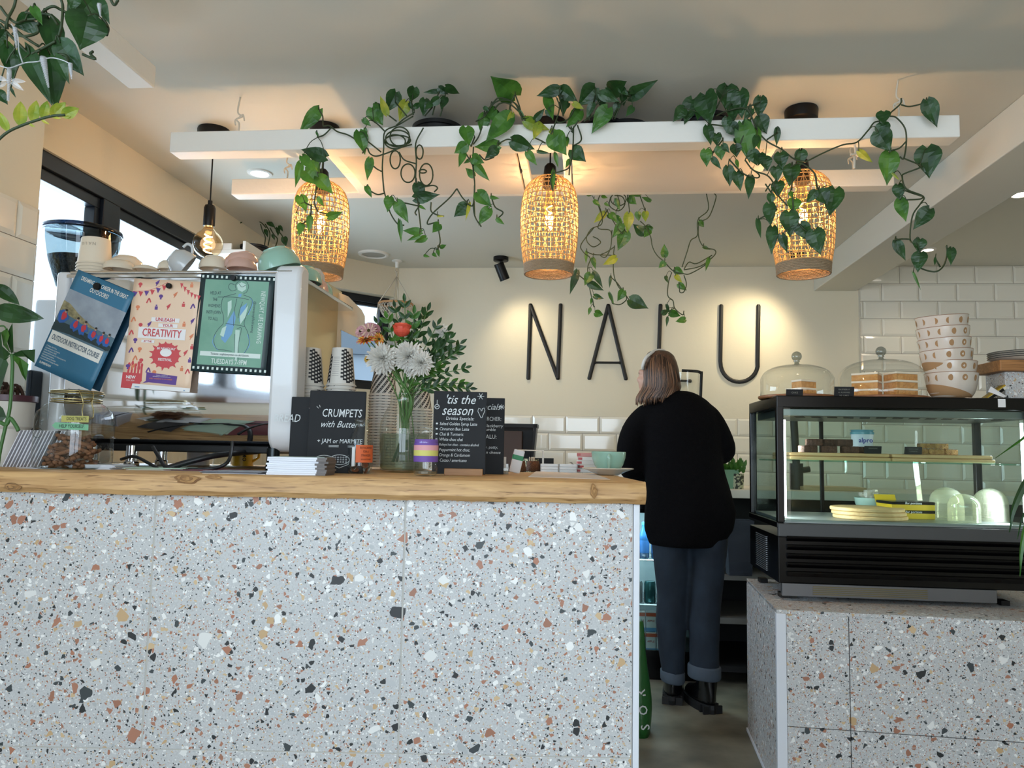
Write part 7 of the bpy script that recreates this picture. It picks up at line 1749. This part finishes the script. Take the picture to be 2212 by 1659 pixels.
# under-counter bottle fridge
FX0, FX1, FV0 = -.06, .585, 4.12
t_ = thing('bottle_fridge', 'under-counter glass-front fridge of bottles and cartons behind the person', 'fridge', R3(FX0, FV0, 0), -ANG)
fw, fd, fh = FX1 - FX0, .5, .90
M_fin = mat('fridge_inner', '9fb4ba', .5)
mb = MB(); mb.box((0, .02, .0), (.02, fd, fh)); mb.box((fw - .02, .02, 0), (fw, fd, fh)); mb.box((0, .02, fh - .05), (fw, fd, fh)); mb.box((0, .02, 0), (fw, fd, .12)); mb.box((0, fd - .02, 0), (fw, fd, fh)); mb.build('case', M_blk, t_)
mb = MB(); mb.box((.02, fd - .03, .12), (fw - .02, fd - .02, fh - .05)); mb.build('liner', M_fin, t_)
mb = MB(); mb.box((.0, 0, .12), (.03, .02, fh)); mb.box((fw - .03, 0, .12), (fw, .02, fh)); mb.box((.03, 0, fh - .03), (fw - .03, .02, fh)); mb.box((.03, 0, .12), (fw - .03, .02, .15)); mb.build('door_frame', M_blk, t_)
MB().box((.03, .008, .15), (fw - .03, .012, fh - .03)).build('door_glass', glass('case_glass'), t_)
for z in (.37, .60):
    mb = MB()
    for k in range(26): mb.tube([(.025 + k * (fw - .05) / 25, .03, z), (.025 + k * (fw - .05) / 25, fd - .04, z)], .002, 4)
    for y in (.03, .045, .25, .44): mb.tube([(.02, y, z + .003), (fw - .02, y, z + .003)], .003, 6)
    mb.build('wire_shelf', mat('wire_bright', 'c8d4d8', .3, metal=.6), t_)
lamp('fridge_light', 'AREA', R3(FX0 + fw / 2, FV0 + .06, fh - .06), 7, (.75, .92, 1), .4, .08, aim=R3(FX0 + fw / 2, FV0 + .25, 0))
FR = lambda x, y, z: R3(FX0 + x, FV0 + y, z)
def bottle(label, grp, x, y, z, c_, h=.22, r=.028, lab='b8c84a'):
    t = thing('drink_bottle', label, 'bottle', FR(x, y, z), -ANG, grp)
    MB().lathe([(0, 0), (r * .9, 0), (r, .006), (r, h * .55), (r * .9, h * .65), (r * .42, h * .82), (r * .38, h * .95), (0, h * .95)], 20).build('bottle', mat('drink_' + c_, c_, .15, coat=.5), t, smooth=S)
    MB().lathe([(r + .0006, h * .15), (r + .0006, h * .5)], 20).build('label', mat('lab_' + lab, lab, .6), t)
    MB().lathe([(r * .44, h * .92), (r * .44, h), (0, h)], 16).build('cap', mat('cap_' + lab, lab, .4), t, smooth=S)
    return t
bottle('green drink bottle on the top fridge shelf', 'green bottles on the top fridge shelf', .05, .08, .606, '1f8a3c', .20, lab='c8e04a')
b1 = None
for k in range(7):
    t = bottle('drink bottle with a dark blue label on the top fridge shelf', 'blue label bottles on the top fridge shelf', .115 + k * .066, .10, .606, '23507c', .19, lab='2a5f9a')
mb = MB()
for k in range(8):
    o = MB().lathe([(0, 0), (.027, 0), (.03, .005), (.03, .10), (.026, .112), (0, .112)], 20).build('drink_can', mat(['can_silver', 'can_teal'][k % 2], ['8e9ea2', '3a6c70'][k % 2], .25, metal=.6), smooth=S); o.location = FR(.07 + k * .068, .09, .376); o.rotation_euler = (0, 0, -ANG); tag(o, ['silver drink can on the middle fridge shelf', 'teal drink can on the middle fridge shelf'][k % 2], 'can', ['silver cans on the middle shelf', 'teal cans on the middle shelf'][k % 2])
for k in range(5):
    t = thing('drink_carton', 'white coconut water carton with a blue cap at the bottom left of the fridge', 'carton', FR(.085 + k * .058, .08, .125), -ANG, 'coconut water cartons in the fridge')
    MB().rbox((-.024, -.02, 0), (.024, .02, .15), .004).build('carton', mat('carton_pale', 'd6e2e6', .4), t); MB().lathe([(0, .15), (.016, .15), (.017, .17), (0, .172)], 14).build('cap', mat('cap_blue', '1f4fae', .4), t)
    MB().box((-.0245, -.0205, .0), (.0245, .0, .03)).build('green_band', mat('c_green', '4aa05a', .5), t)
    mb = MB(); text(mb, 'VITA', .018, T3(0, -.0207, .11) @ XZ, bold=.02, sx=.9); text(mb, 'COCO', .018, T3(0, -.0207, .093) @ XZ, bold=.02, sx=.8); mb.build('lettering', mat('c_navy', '24407c', .5), t)
for k in range(8):
    t = thing('juice_carton', 'white and orange juice carton stacked low behind the legs', 'carton', FR(.36 + (k % 4) * .055, .09, .125 + (k // 4) * .105), -ANG, 'juice cartons in the fridge')
    MB().rbox((-.025, -.02, 0), (.025, .02, .102), .002).build('carton', mat('carton_pale'), t); MB().box((-.0255, -.0205, .078), (.0255, 0, .096)).build('orange_band', mat('c_or', 'c0583a', .5), t); MB().box((-.0255, -.0205, .0), (.0255, 0, .02)).build('blue_band', mat('c_lb', '5a9ad0', .5), t)
    mb = MB(); text(mb, 'APPLE', .014, T3(0, -.0207, .055) @ XZ, bold=.02); mb.build('lettering', mat('c_red', 'b04040', .5), t)
# green bag on the floor
p_ = W(1385, 1480, 3.35)
t_ = thing('green_sack', 'dark green bag with white letters standing behind the counter end', 'bag', (W(1378, 1490, 3.35).x, 3.35, 0))
zt = W(1390, 1340, 3.35).z
mb = MB(); n = 18; rings = []
for i in range(11):
    t = i / 10; z = zt * t; rx = (.052 - .035 * t ** 2) + .006 * math.sin(7 * t); ry = .10 - .05 * t
    rings.append([(rx * math.cos(a) + .004 * math.sin(3 * a + 5 * t), ry * math.sin(a), z + .0) for a in [2 * math.pi * k / n for k in range(n)]])
mb.loft(rings); mb.build('bag', mat('bag_green', '1e5a24', .4, bump=.5, bscale=20), t_, smooth=2)
mb = MB()
for k, ch_ in enumerate('SORT'): text(mb, ch_, .05, T3(-.004 + .006 * (3 - k), -.112 + .016 * k, .05 + k * .062) @ XZ @ Matrix.Rotation(math.pi / 2 + .15, 4, 'Z'), bold=.01)
mb.build('lettering', M_chalk, t_)
# floor-side shelf, grey plastic tub hung at the worktop
q = UV(W(1592, 1190, 3.95))
o = MB(); o.loft([[(-.055, -.05, 0), (.055, -.05, 0), (.055, .05, 0), (-.055, .05, 0)], [(-.065, -.06, .27), (.065, -.06, .27), (.065, .06, .27), (-.065, .06, .27)]], caps=False); o.box((-.055, -.05, 0), (.055, .05, .003))
o = o.build('plastic_tub', glass('tub_grey', '9aa0aa', .2, 1.3, .35, '6e7480'), None, bevel=0); o.location = R3(q.x, 4.0, W(1592, 1238, 3.95).z); o.rotation_euler = (0, 0, -ANG); tag(o, 'grey translucent plastic tub hanging below the worktop right of the person', 'tub')
MB
def bench(px, v): return R3(UV(V(px, 1000, v)).x, v, BZ)
# items on the bench
t_ = thing('cardboard_box', 'open brown cardboard box on the back worktop behind the menu boards', 'box', bench(1105, 4.45), -ANG)
MB().box((-.08, -.06, 0), (.06, .06, .19)).build('box', mat('cardboard', '97765c', .8), t_); MB().box((-.075, -.064, .21), (.06, -.06, .31), Matrix.Rotation(-.15, 4, 'X')).build('lid_flap', mat('cardboard'), t_)
mb = MB(); mb.add([(-.08, -.0615, .19), (.06, -.0615, .19), (.06, -.0615, .26), (.04, -.0615, .22), (.02, -.0615, .25), (-.01, -.0615, .215), (-.04, -.0615, .245), (-.08, -.0615, .22)], [tuple(range(8))]); mb.build('blue_print', mat('box_blue', '33454f', .7), t_)
t_ = thing('black_caddy', 'black open caddy holding a floral takeaway cup on the back worktop', 'caddy', bench(1128, 4.28), -ANG)
zc_ = W(1120, 916, 4.28).z - BZ
mb = MB(); mb.box((-.16, -.07, zc_ - .02), (.085, -.05, zc_ + .0)); mb.box((-.16, .06, zc_ - .02), (.085, .075, zc_)); mb.box((.065, -.07, zc_ - .02), (.085, .075, zc_)); mb.box((-.16, -.06, 0), (.055, .07, .01)); mb.box((-.16, .055, 0), (.055, .07, zc_ - .02)); mb.loft([[(.045, -.06, 0), (.055, -.06, 0), (.055, .07, 0), (.045, .07, 0)], [(.065, -.07, zc_ - .02), (.08, -.07, zc_ - .02), (.08, .07, zc_ - .02), (.065, .07, zc_ - .02)]])
mb.build('caddy', M_black, t_)
MB().rbox((-.13, -.03, .01), (-.0, .03, zc_ - .04), .004).build('brown_insert', mat('insert_brown', '4a3a34', .7), t_)
t_ = thing('takeaway_cup', 'cream takeaway cup with black leaf print in the black caddy', 'cup', bench(1146, 4.22) + Vector((0, 0, .0)), -ANG)
MB().lathe([(0, 0), (.028, 0), (.043, .13), (.045, .131), (.045, .136), (0, .136)], 28).build('cup', mat('cup_leafy', '3c4236', .6, noise=.06, nscale=70, ncol='cfcaa6'), t_, smooth=S)
for k in range(3):
    o = MB().lathe([(.030, 0), (.036, .05), (.038, .05)], 20, caps=(True, False)).build('plastic_cup', M_gjar, smooth=2); o.location = bench(1134, 4.5) + Vector((0, 0, .21 + k * .018)); tag(o, 'clear plastic cup nested in the small stack behind the caddy', 'cup', 'clear plastic cups on the back worktop')
o = MB().box((-.10, -.005, .02), (.07, .005, .14)).build('black_tablet', M_black); o.location = bench(1170, 4.5); o.rotation_euler = (0, 0, -ANG); tag(o, 'black flat panel leaning behind the wire rack', 'panel')
M_gtub = mat('tub_green', '6f9a7c', .4)
t_ = thing('green_tub', 'pale green plastic tub of salad leaves on the back worktop', 'tub', bench(1571, 4.22), -ANG)
MB().loft([[(-.045, -.04, 0), (.045, -.04, 0), (.045, .04, 0), (-.045, .04, 0)], [(-.055, -.05, .10), (.055, -.05, .10), (.055, .05, .10), (-.055, .05, .10)]]).build('tub', M_gtub, t_)
mb = MB()
for k in range(22): a = rl.uniform(0, 6.28); leaf(mb, Vector((.02 * math.cos(a), .02 * math.sin(a), .095)), Vector((.06 * math.cos(a), .05 * math.sin(a), .11 + rl.uniform(0, .05))), .6, 1, toward=Vector((0, -1, .5)))
mb.build('salad_leaves', LEAF, t_)
t_ = thing('herb_pot', 'small patterned pot with feathery green herb on the back worktop', 'plant', bench(1592, 4.20), -ANG)
MB().lathe([(0, 0), (.032, 0), (.036, .08), (.033, .08), (0, .07)], 24).build('pot', mat('pot_dots', '2e3226', .6, noise=.06, nscale=60, ncol='aeb090'), t_, smooth=S)
mb = MB()
for k in range(50): a = rl.uniform(0, 6.28); e_ = Vector((.06 * math.cos(a) * rl.uniform(.3, 1), .05 * math.sin(a), .10 + rl.uniform(0, .07))); mb.m = 1; leaf(mb, e_ * .8, e_, .5, 1, toward=Vector((0, -1, .5)))
mb.build('foliage', LEAF, t_)
# blender jug on the bench behind the person's shoulder
q = V(1484, 850, 4.30)
t_ = thing('blender_jug', 'clear blender jug with a black handle behind the right shoulder', 'jug', bench(1484, 4.30), -ANG)
zt = V(1484, 803, 4.30).z - BZ
MB().lathe([(.045, .16), (.052, .20), (.068, zt - .01), (.070, zt)], 28).build('jug', M_gjar, t_, smooth=2); MB().lathe([(0, 0), (.07, 0), (.075, .03), (.06, .15), (.045, .16), (0, .16)], 28).build('base', M_black, t_, smooth=S)
mb = MB(); mb.tube(catmull([(-.03, -.02, zt + .004), (.05, -.02, zt - .0), (.073, -.02, zt - .01), (.075, -.02, zt - .04), (.058, -.02, .18)]), .008, 8); mb.build('handle', M_black, t_, smooth=2)
# dark mixer stand and tray behind the case
q = R3(UV(V(1720, 1000, 4.3)).x, 4.3, BZ)
t_ = thing('coffee_tamper_stand', 'dark upright kitchen gadget on the back worktop seen through the case', 'gadget', q, -ANG)
mb = MB(); mb.tube([(0, 0, 0), (0, 0, .14)], .035, 14); mb.tube([(.0, 0, .14), (-.01, 0, .38)], .02, 10); mb.tube([(0, 0, .10), (.07, 0, .11)], .016, 8); mb.build('body', mat('gadget_dark', '2c2622', .5), t_, smooth=1)
o = MB().rbox((-.16, -.1, 0), (.16, .1, .02), .004).build('wooden_tray', wood('tray_wood', 'b59a74', 'cdb48c', '8a6a44', streak=False)); o.location = bench(1790, 4.3); o.rotation_euler = (0, 0, -ANG); tag(o, 'pale wooden tray lying on the worktop, seen through the case', 'tray')

# ================================================================ THE PERSON at the back bench
PY = 3.68
pw = lambda x, y, dy=0: W(x, y, PY + dy)
person = thing('person', 'person seen from behind in a black jumper and turned-up jeans at the back worktop', 'person', pw(1490, 1500) * Vector((1, 1, 0)) if False else Vector((pw(1490, 1400).x, PY, 0)))
M_skin = mat('skin', 'c79c86', .5)
def ell(c, rx, ry, n=20, tilt=0, rot=0, wave=0, ph=0):
    out = []
    for k in range(n):
        a = 2 * math.pi * k / n; x = rx * math.cos(a); y = ry * math.sin(a)
        q_ = 1 + wave * math.sin(5 * a + ph)
        out.append(Vector((c[0] + x * q_ * math.cos(rot), c[1] + y * q_ + x * math.sin(rot) * .3, c[2] + x * tilt)))
    return out
def limb(mb, pts, radii, n=14, flat=1):
    pts = [Vector(p_) for p_ in pts]; q = catmull(pts, 5)
    rs = []
    for i in range(len(pts) - 1):
        for k in range(5): rs.append(radii[i] + (radii[i + 1] - radii[i]) * (k / 5))
    rs.append(radii[-1]); mb.tube(q, rs, n)
def remesh(o, size, smooth=6):
    r = o.modifiers.new('remesh', 'REMESH'); r.mode = 'VOXEL'; r.voxel_size = size; r.use_smooth_shade = True
    s_ = o.modifiers.new('smooth', 'SMOOTH'); s_.iterations = smooth; s_.factor = .5
hip_c = pw(1492, 1160); waist = pw(1480, 1060); chest = pw(1468, 940); shl = pw(1398, 905); shr = pw(1540, 905); neck_ = pw(1432, 880, .02); head_c = pw(1424, 812, .03)
Lhip, Rhip = pw(1458, 1180), pw(1528, 1180)
Lknee, Rknee = pw(1449, 1320, .03), pw(1522, 1320, -.03); Lank, Rank = pw(1455, 1462, .06), pw(1523, 1462, -.06)
# body: one continuous figure under the clothes
mb = MB()
limb(mb, [hip_c, waist, chest, pw(1462, 905), neck_, head_c - Vector((0, 0, .04))], [.12, .105, .115, .085, .048, .05], 18)
mb.ball(tuple(head_c), (.075, .092, .105), 20)
limb(mb, [Lhip, Lknee, Lank], [.078, .050, .032]); limb(mb, [Rhip, Rknee, Rank], [.078, .050, .032])
Lelb, Relb = pw(1368, 1010, .04), pw(1557, 972, .045); Lwr, Rwr = pw(1375, 1005, .33), pw(1530, 1000, .30)
limb(mb, [pw(1405, 900), pw(1380, 950, .02), Lelb, (Lelb + Lwr) / 2, Lwr], [.055, .046, .04, .036, .026]); limb(mb, [pw(1512, 905), pw(1540, 935, .02), Relb, (Relb + Rwr) / 2, Rwr], [.055, .046, .04, .036, .026])
body = mb.build('body', M_skin, person, world=True, smooth=2)
# nose, chin and brow of the half-turned face join the same mesh
mb2 = MB(); inv = frame(person).inverted()
face = Vector((-.92, .38, 0))
hd = [tuple(head_c), ]
mb = MB(); 
me = body.data
bmx = bmesh.new(); bmx.from_mesh(me)
def addball(c, r, nn=10):
    ret = bmesh.ops.create_uvsphere(bmx, u_segments=nn, v_segments=nn, radius=1)
    for v_ in ret['verts']: v_.co = inv @ (Vector(c) + Vector((v_.co.x * r[0], v_.co.y * r[1], v_.co.z * r[2])))
addball(pw(1379, 820, .05), (.010, .012, .014)); addball(pw(1383, 834, .05), (.012, .016, .008)); addball(pw(1387, 847, .05), (.018, .022, .016)); addball(pw(1386, 804, .05), (.018, .03, .016)); addball(pw(1393, 825, .05), (.03, .045, .04))
# hands with five fingers each, resting on the worktop
for s_, wr, d in ((-1, Lwr, Vector((.25, 1, -.22))), (1, Rwr, Vector((-.35, 1, -.22)))):
    d = d.normalized(); sd = d.cross(Vector((0, 0, 1))).normalized(); palm = wr + d * .05
    addball(palm, (.036, .045, .015))
    for f_ in range(4):
        b_ = palm + d * .035 + sd * (-.027 + f_ * .018); L_ = (.062, .072, .068, .052)[f_]
        p1 = b_ + d * L_ * .45; p2 = b_ + d * L_ * .8 - Vector((0, 0, .012)); p3 = b_ + d * L_ * .95 - Vector((0, 0, .028))
        for a_, b2_, r_ in ((b_, p1, .009), (p1, p2, .0085), (p2, p3, .0075)):
            for j in range(4): addball(a_ + (b2_ - a_) * j / 3, (r_, r_, r_), 8)
    tb = palm - d * .015 - sd * s_ * -.032
    for j in range(6): addball(tb + (d * .6 + sd * s_ * .9).normalized() * .05 * j / 5 - Vector((0, 0, .002 * j)), (.0105, .0105, .0105), 8)
bmx.to_mesh(me); bmx.free(); remesh(body, .008, 4)
# black jumper
M_knit = mat('black_jumper', '050508', .95, bump=.4, bscale=260, spec=.15)
M_knit = mat('black_jumper', '0b0b10')
mb = MB(); rings = []
prof = [  # py, left px, right px, depth
    (1178, 1404, 1556, .150), (1142, 1392, 1582, .155), (1105, 1392, 1588, .155), (1060, 1393, 1576, .150), (1020, 1391, 1564, .148), (980, 1388, 1558, .146), (940, 1384, 1556, .145), (910, 1380, 1553, .140), (885, 1388, 1545, .120), (865, 1400, 1528, .10), (852, 1414, 1508, .078), (845, 1424, 1490, .055)]
for k, (y, l_, r_, dep) in enumerate(prof):
    a = pw(l_, y); b = pw(r_, y); c = (a + b) / 2; rings.append(ell(c, (b - a).length / 2, dep, 26, 0, 0, .02 if k < 5 else .0, y * .02))
mb.loft(rings)
limb(mb, [pw(1408, 898), pw(1378, 925, .01), pw(1362, 965, .02), pw(1364, 1010, .05), pw(1382, 1020, .18), pw(1378, 1012, .28)], [.075, .070, .066, .062, .054, .046], 16)
limb(mb, [pw(1500, 890), pw(1526, 905, .0), pw(1547, 935, .02), pw(1562, 968, .03), pw(1556, 980, .12), pw(1530, 985, .26)], [.070, .070, .066, .060, .055, .046], 16)
sw = mb.build('jumper', M_knit, person, world=True, smooth=2); remesh(sw, .011, 8)
# jeans
M_jean = mat('dark_denim', '121c2a', .85, noise=.5, nscale=9, ncol='22303f', bump=.5, bscale=14)
mb = MB()
limb(mb, [pw(1485, 1110), pw(1488, 1165)], [.13, .135], 20)
def leg(pxs, dy0):
    rings = []
    for k, (y, l_, r_, dep) in enumerate(pxs):
        a = pw(l_, y, dy0 * k / len(pxs)); b = pw(r_, y, dy0 * k / len(pxs)); rings.append(ell((a + b) / 2, (b - a).length / 2, dep, 20, 0, 0, .03, y * .05))
    mb.loft(rings)
leg([(1120, 1402, 1490, .12), (1180, 1408, 1486, .112), (1240, 1416, 1487, .095), (1290, 1420, 1484, .082), (1340, 1417, 1482, .075), (1400, 1422, 1480, .072), (1452, 1430, 1478, .07)], .06)
leg([(1120, 1480, 1572, .12), (1180, 1484, 1569, .112), (1240, 1486, 1564, .095), (1290, 1490, 1558, .082), (1340, 1489, 1554, .075), (1400, 1490, 1553, .074), (1456, 1490, 1553, .072)], -.06)
jn = mb.build('jeans', M_jean, person, world=True, smooth=2); remesh(jn, .010, 3)
M_cuff = mat('denim_cuff', '4a5664', .9)
for (y0_, y1_, l_, r_, dy) in ((1447, 1471, 1429, 1477, .055), (1436, 1464, 1488, 1555, -.055)):
    rings = []
    for y in (y0_, y0_ + 3, (y0_ + y1_) / 2, y1_ - 3, y1_):
        a = pw(l_, y, dy); b = pw(r_, y, dy); e = .004 if y0_ < y < y1_ else 0; rings.append(ell((a + b) / 2, (b - a).length / 2 + e, .074 + e, 24, -.05, 0, .012, 1))
    mb = MB(); mb.loft(rings); mb.build('turn_up', M_cuff, person, world=True, smooth=2)
# boots with chunky soles
M_boot = mat('black_boot', '08090b', .22, coat=.4); M_sole = mat('boot_sole', '0d0f12', .6)
for (cx, dy, rz, l_) in ((1453, .06, -.25, 'l'), (1528, -.06, .22, 'r')):
    yb = 3.68 + dy
    base = Vector((W(cx, 1500, yb).x, yb, 0)); T = Matrix.Translation(base) @ Matrix.Rotation(rz, 4, 'Z')
    def foot(sx_, z, f0=-.055, f1=.20, n=24):
        out = []
        for k in range(n):
            a = 2 * math.pi * k / n; y = (f0 + f1) / 2 + (f1 - f0) / 2 * math.sin(a); w_ = .047 + .006 * max(0, math.sin(a)); out.append((w_ * sx_ * math.cos(a) * (1 if abs(math.sin(a)) < .96 else .95), y, z))
        return out
    mb = MB(T); mb.loft([foot(1.05, 0, -.062, .205), foot(1.08, .02, -.065, .208), foot(1.06, .038, -.062, .204)])
    for k in range(7): mb.box((-.046, -.055 + k * .036, 0), (.046, -.045 + k * .036, .034))
    mb.build('boot_sole', M_sole, person, world=True)
    mb = MB(T); mb.loft([foot(1, .036), foot(1, .055, -.056, .196), foot(.95, .075, -.056, .17), foot(.9, .095, -.055, .10), foot(.92, .115, -.052, .060), foot(.95, .150, -.052, .052), foot(.93, .19, -.05, .048)])
    mb.build('boot', M_boot, person, world=True, smooth=2)
# hair: full fall of straight hair with layered locks, and a pale headband
M_hair = mat('hair_brown', '2e2019', .45, noise=.7, nscale=5, ncol='6b4c38', stretch=(30, 30, 1.2))
mb = MB(); rings = []
hp = [(757, 1412, 1436), (760, 1402, 1447), (768, 1396, 1456), (782, 1392, 1463), (800, 1391, 1467), (820, 1391, 1470), (836, 1392, 1471), (850, 1394, 1466)]
for k, (y, l_, r_) in enumerate(hp):
    a = pw(l_, y, .0); b = pw(r_, y, .0); rings.append(ell((a + b) / 2 + Vector((0, .012 if k < 6 else -.01, 0)), (b - a).length / 2, min(.095, (b - a).length / 2 * 1.15) * (.55 if k == 7 else .8 if k == 6 else 1), 30, 0, 0, .02, 2 * y))
mb.loft(rings)
hr = mb.build('hair', M_hair, person, world=True, smooth=2); remesh(hr, .008, 3)
mb = MB(); rh = random.Random(8)
for k in range(150):
    f_ = k / 149; l_ = f_ + rh.uniform(-.02, .02)
    x0 = 1400 + 52 * l_ + rh.uniform(-4, 4); x1 = 1390 + 79 * l_; xe = 1380 + 74 * l_ + rh.uniform(-5, 5)
    yend = (872 - 8 * f_ + rh.uniform(-10, 6)) if f_ > .25 else 874 + rh.uniform(-6, 4)
    dep = -.085 * math.sqrt(max(0, 1 - (2 * l_ - 1) ** 2)) - .012
    pts = [pw(1424 + (x0 - 1424) * .45, 759 + 8 * abs(2 * l_ - 1), .01 + dep * .35), pw(x0, 772 + 12 * abs(2 * l_ - 1), .005 + dep * .85), pw(x0 * .4 + x1 * .6, 800, dep), pw(x1, 835, dep), pw(xe, 858, dep * .95), pw(xe - 2, yend, dep * .9)]
    mb.m = 1 if rh.random() < .35 else 0
    q = catmull(pts, 3); mb.smooth = True; mb.tube(q, [.0045] * (len(q) - 3) + [.004, .0028, .0008], 5)
mb.build('hair_locks', [mat('hair_lock_dark', '35241b', .4), mat('hair_lock_light', '7a5a43', .4)], person, world=True, smooth=2)
mb = MB(); hb = [pw(1389, 795, -.03), pw(1389, 788, -.055), pw(1394, 775, -.06), pw(1404, 765, -.045), pw(1416, 758, -.02), pw(1430, 758, 0), pw(1442, 766, .02)]
mb.tube(catmull(hb, 5), .0075, 8, flat=1.7); mb.build('headband', mat('headband_white', 'cfcfca', .7), person, world=True, smooth=2)
mb = MB(); mb.ball(tuple(pw(1381, 806, .045)), (.004, .006, .0035), 8); mb.build('eye', mat('eye_dark', '2a1f1a', .3), person, world=True)

# ---- pieces that belong to a part hang under that part (thing > part > sub-part)
NEST = {'filament': 'bulb', 'screw_collar': 'lamp_holder', 'louvres': 'base_housing', 'side_vent': 'base_housing', 'kick_grille': 'kick_plate', 'door_glass': 'door_frame',
        'hair_locks': 'hair', 'headband': 'hair', 'eye': 'body', 'turn_up': 'jeans', 'boot_sole': 'boot', 'clasp': 'wire_band', 'coffee_beans': 'hopper', 'badge_lettering': 'badge', 'vent_ribs': 'dark_front',
        'soil': 'pot', 'roots': 'pot', 'chalk_lettering': 'board', 'chalk_drawing': 'board', 'zigzag_print': 'cup', 'small_print': 'cup', 'stripes': 'cup', 'moon_pattern': 'bowl', 'bare_foot': 'bowl',
        'card_print': 'cards', 'photo_boat': 'photo_sky', 'photo_sea': 'photo_sky', 'photo_cliff': 'photo_sky', 'photo_jackets': 'photo_sky', 'photo_vests': 'photo_sky', 'photo_faces': 'photo_sky', 'photo_hair': 'photo_sky', 'icing': 'sponge', 'lens': 'head'}
kids = {}
for o in COL.objects:
    if o.parent: kids.setdefault(o.parent.name, []).append(o)
for root, ch in list(kids.items()):
    if bpy.data.objects[root].parent: continue
    by = {}
    for o in ch: by.setdefault(o.name.split('.')[0], []).append(o)
    for o in ch:
        st = o.name.split('.')[0]
        if st in NEST and NEST[st] in by:
            c_ = by[NEST[st]]; o.parent = c_[min(by[st].index(o), len(c_) - 1)]
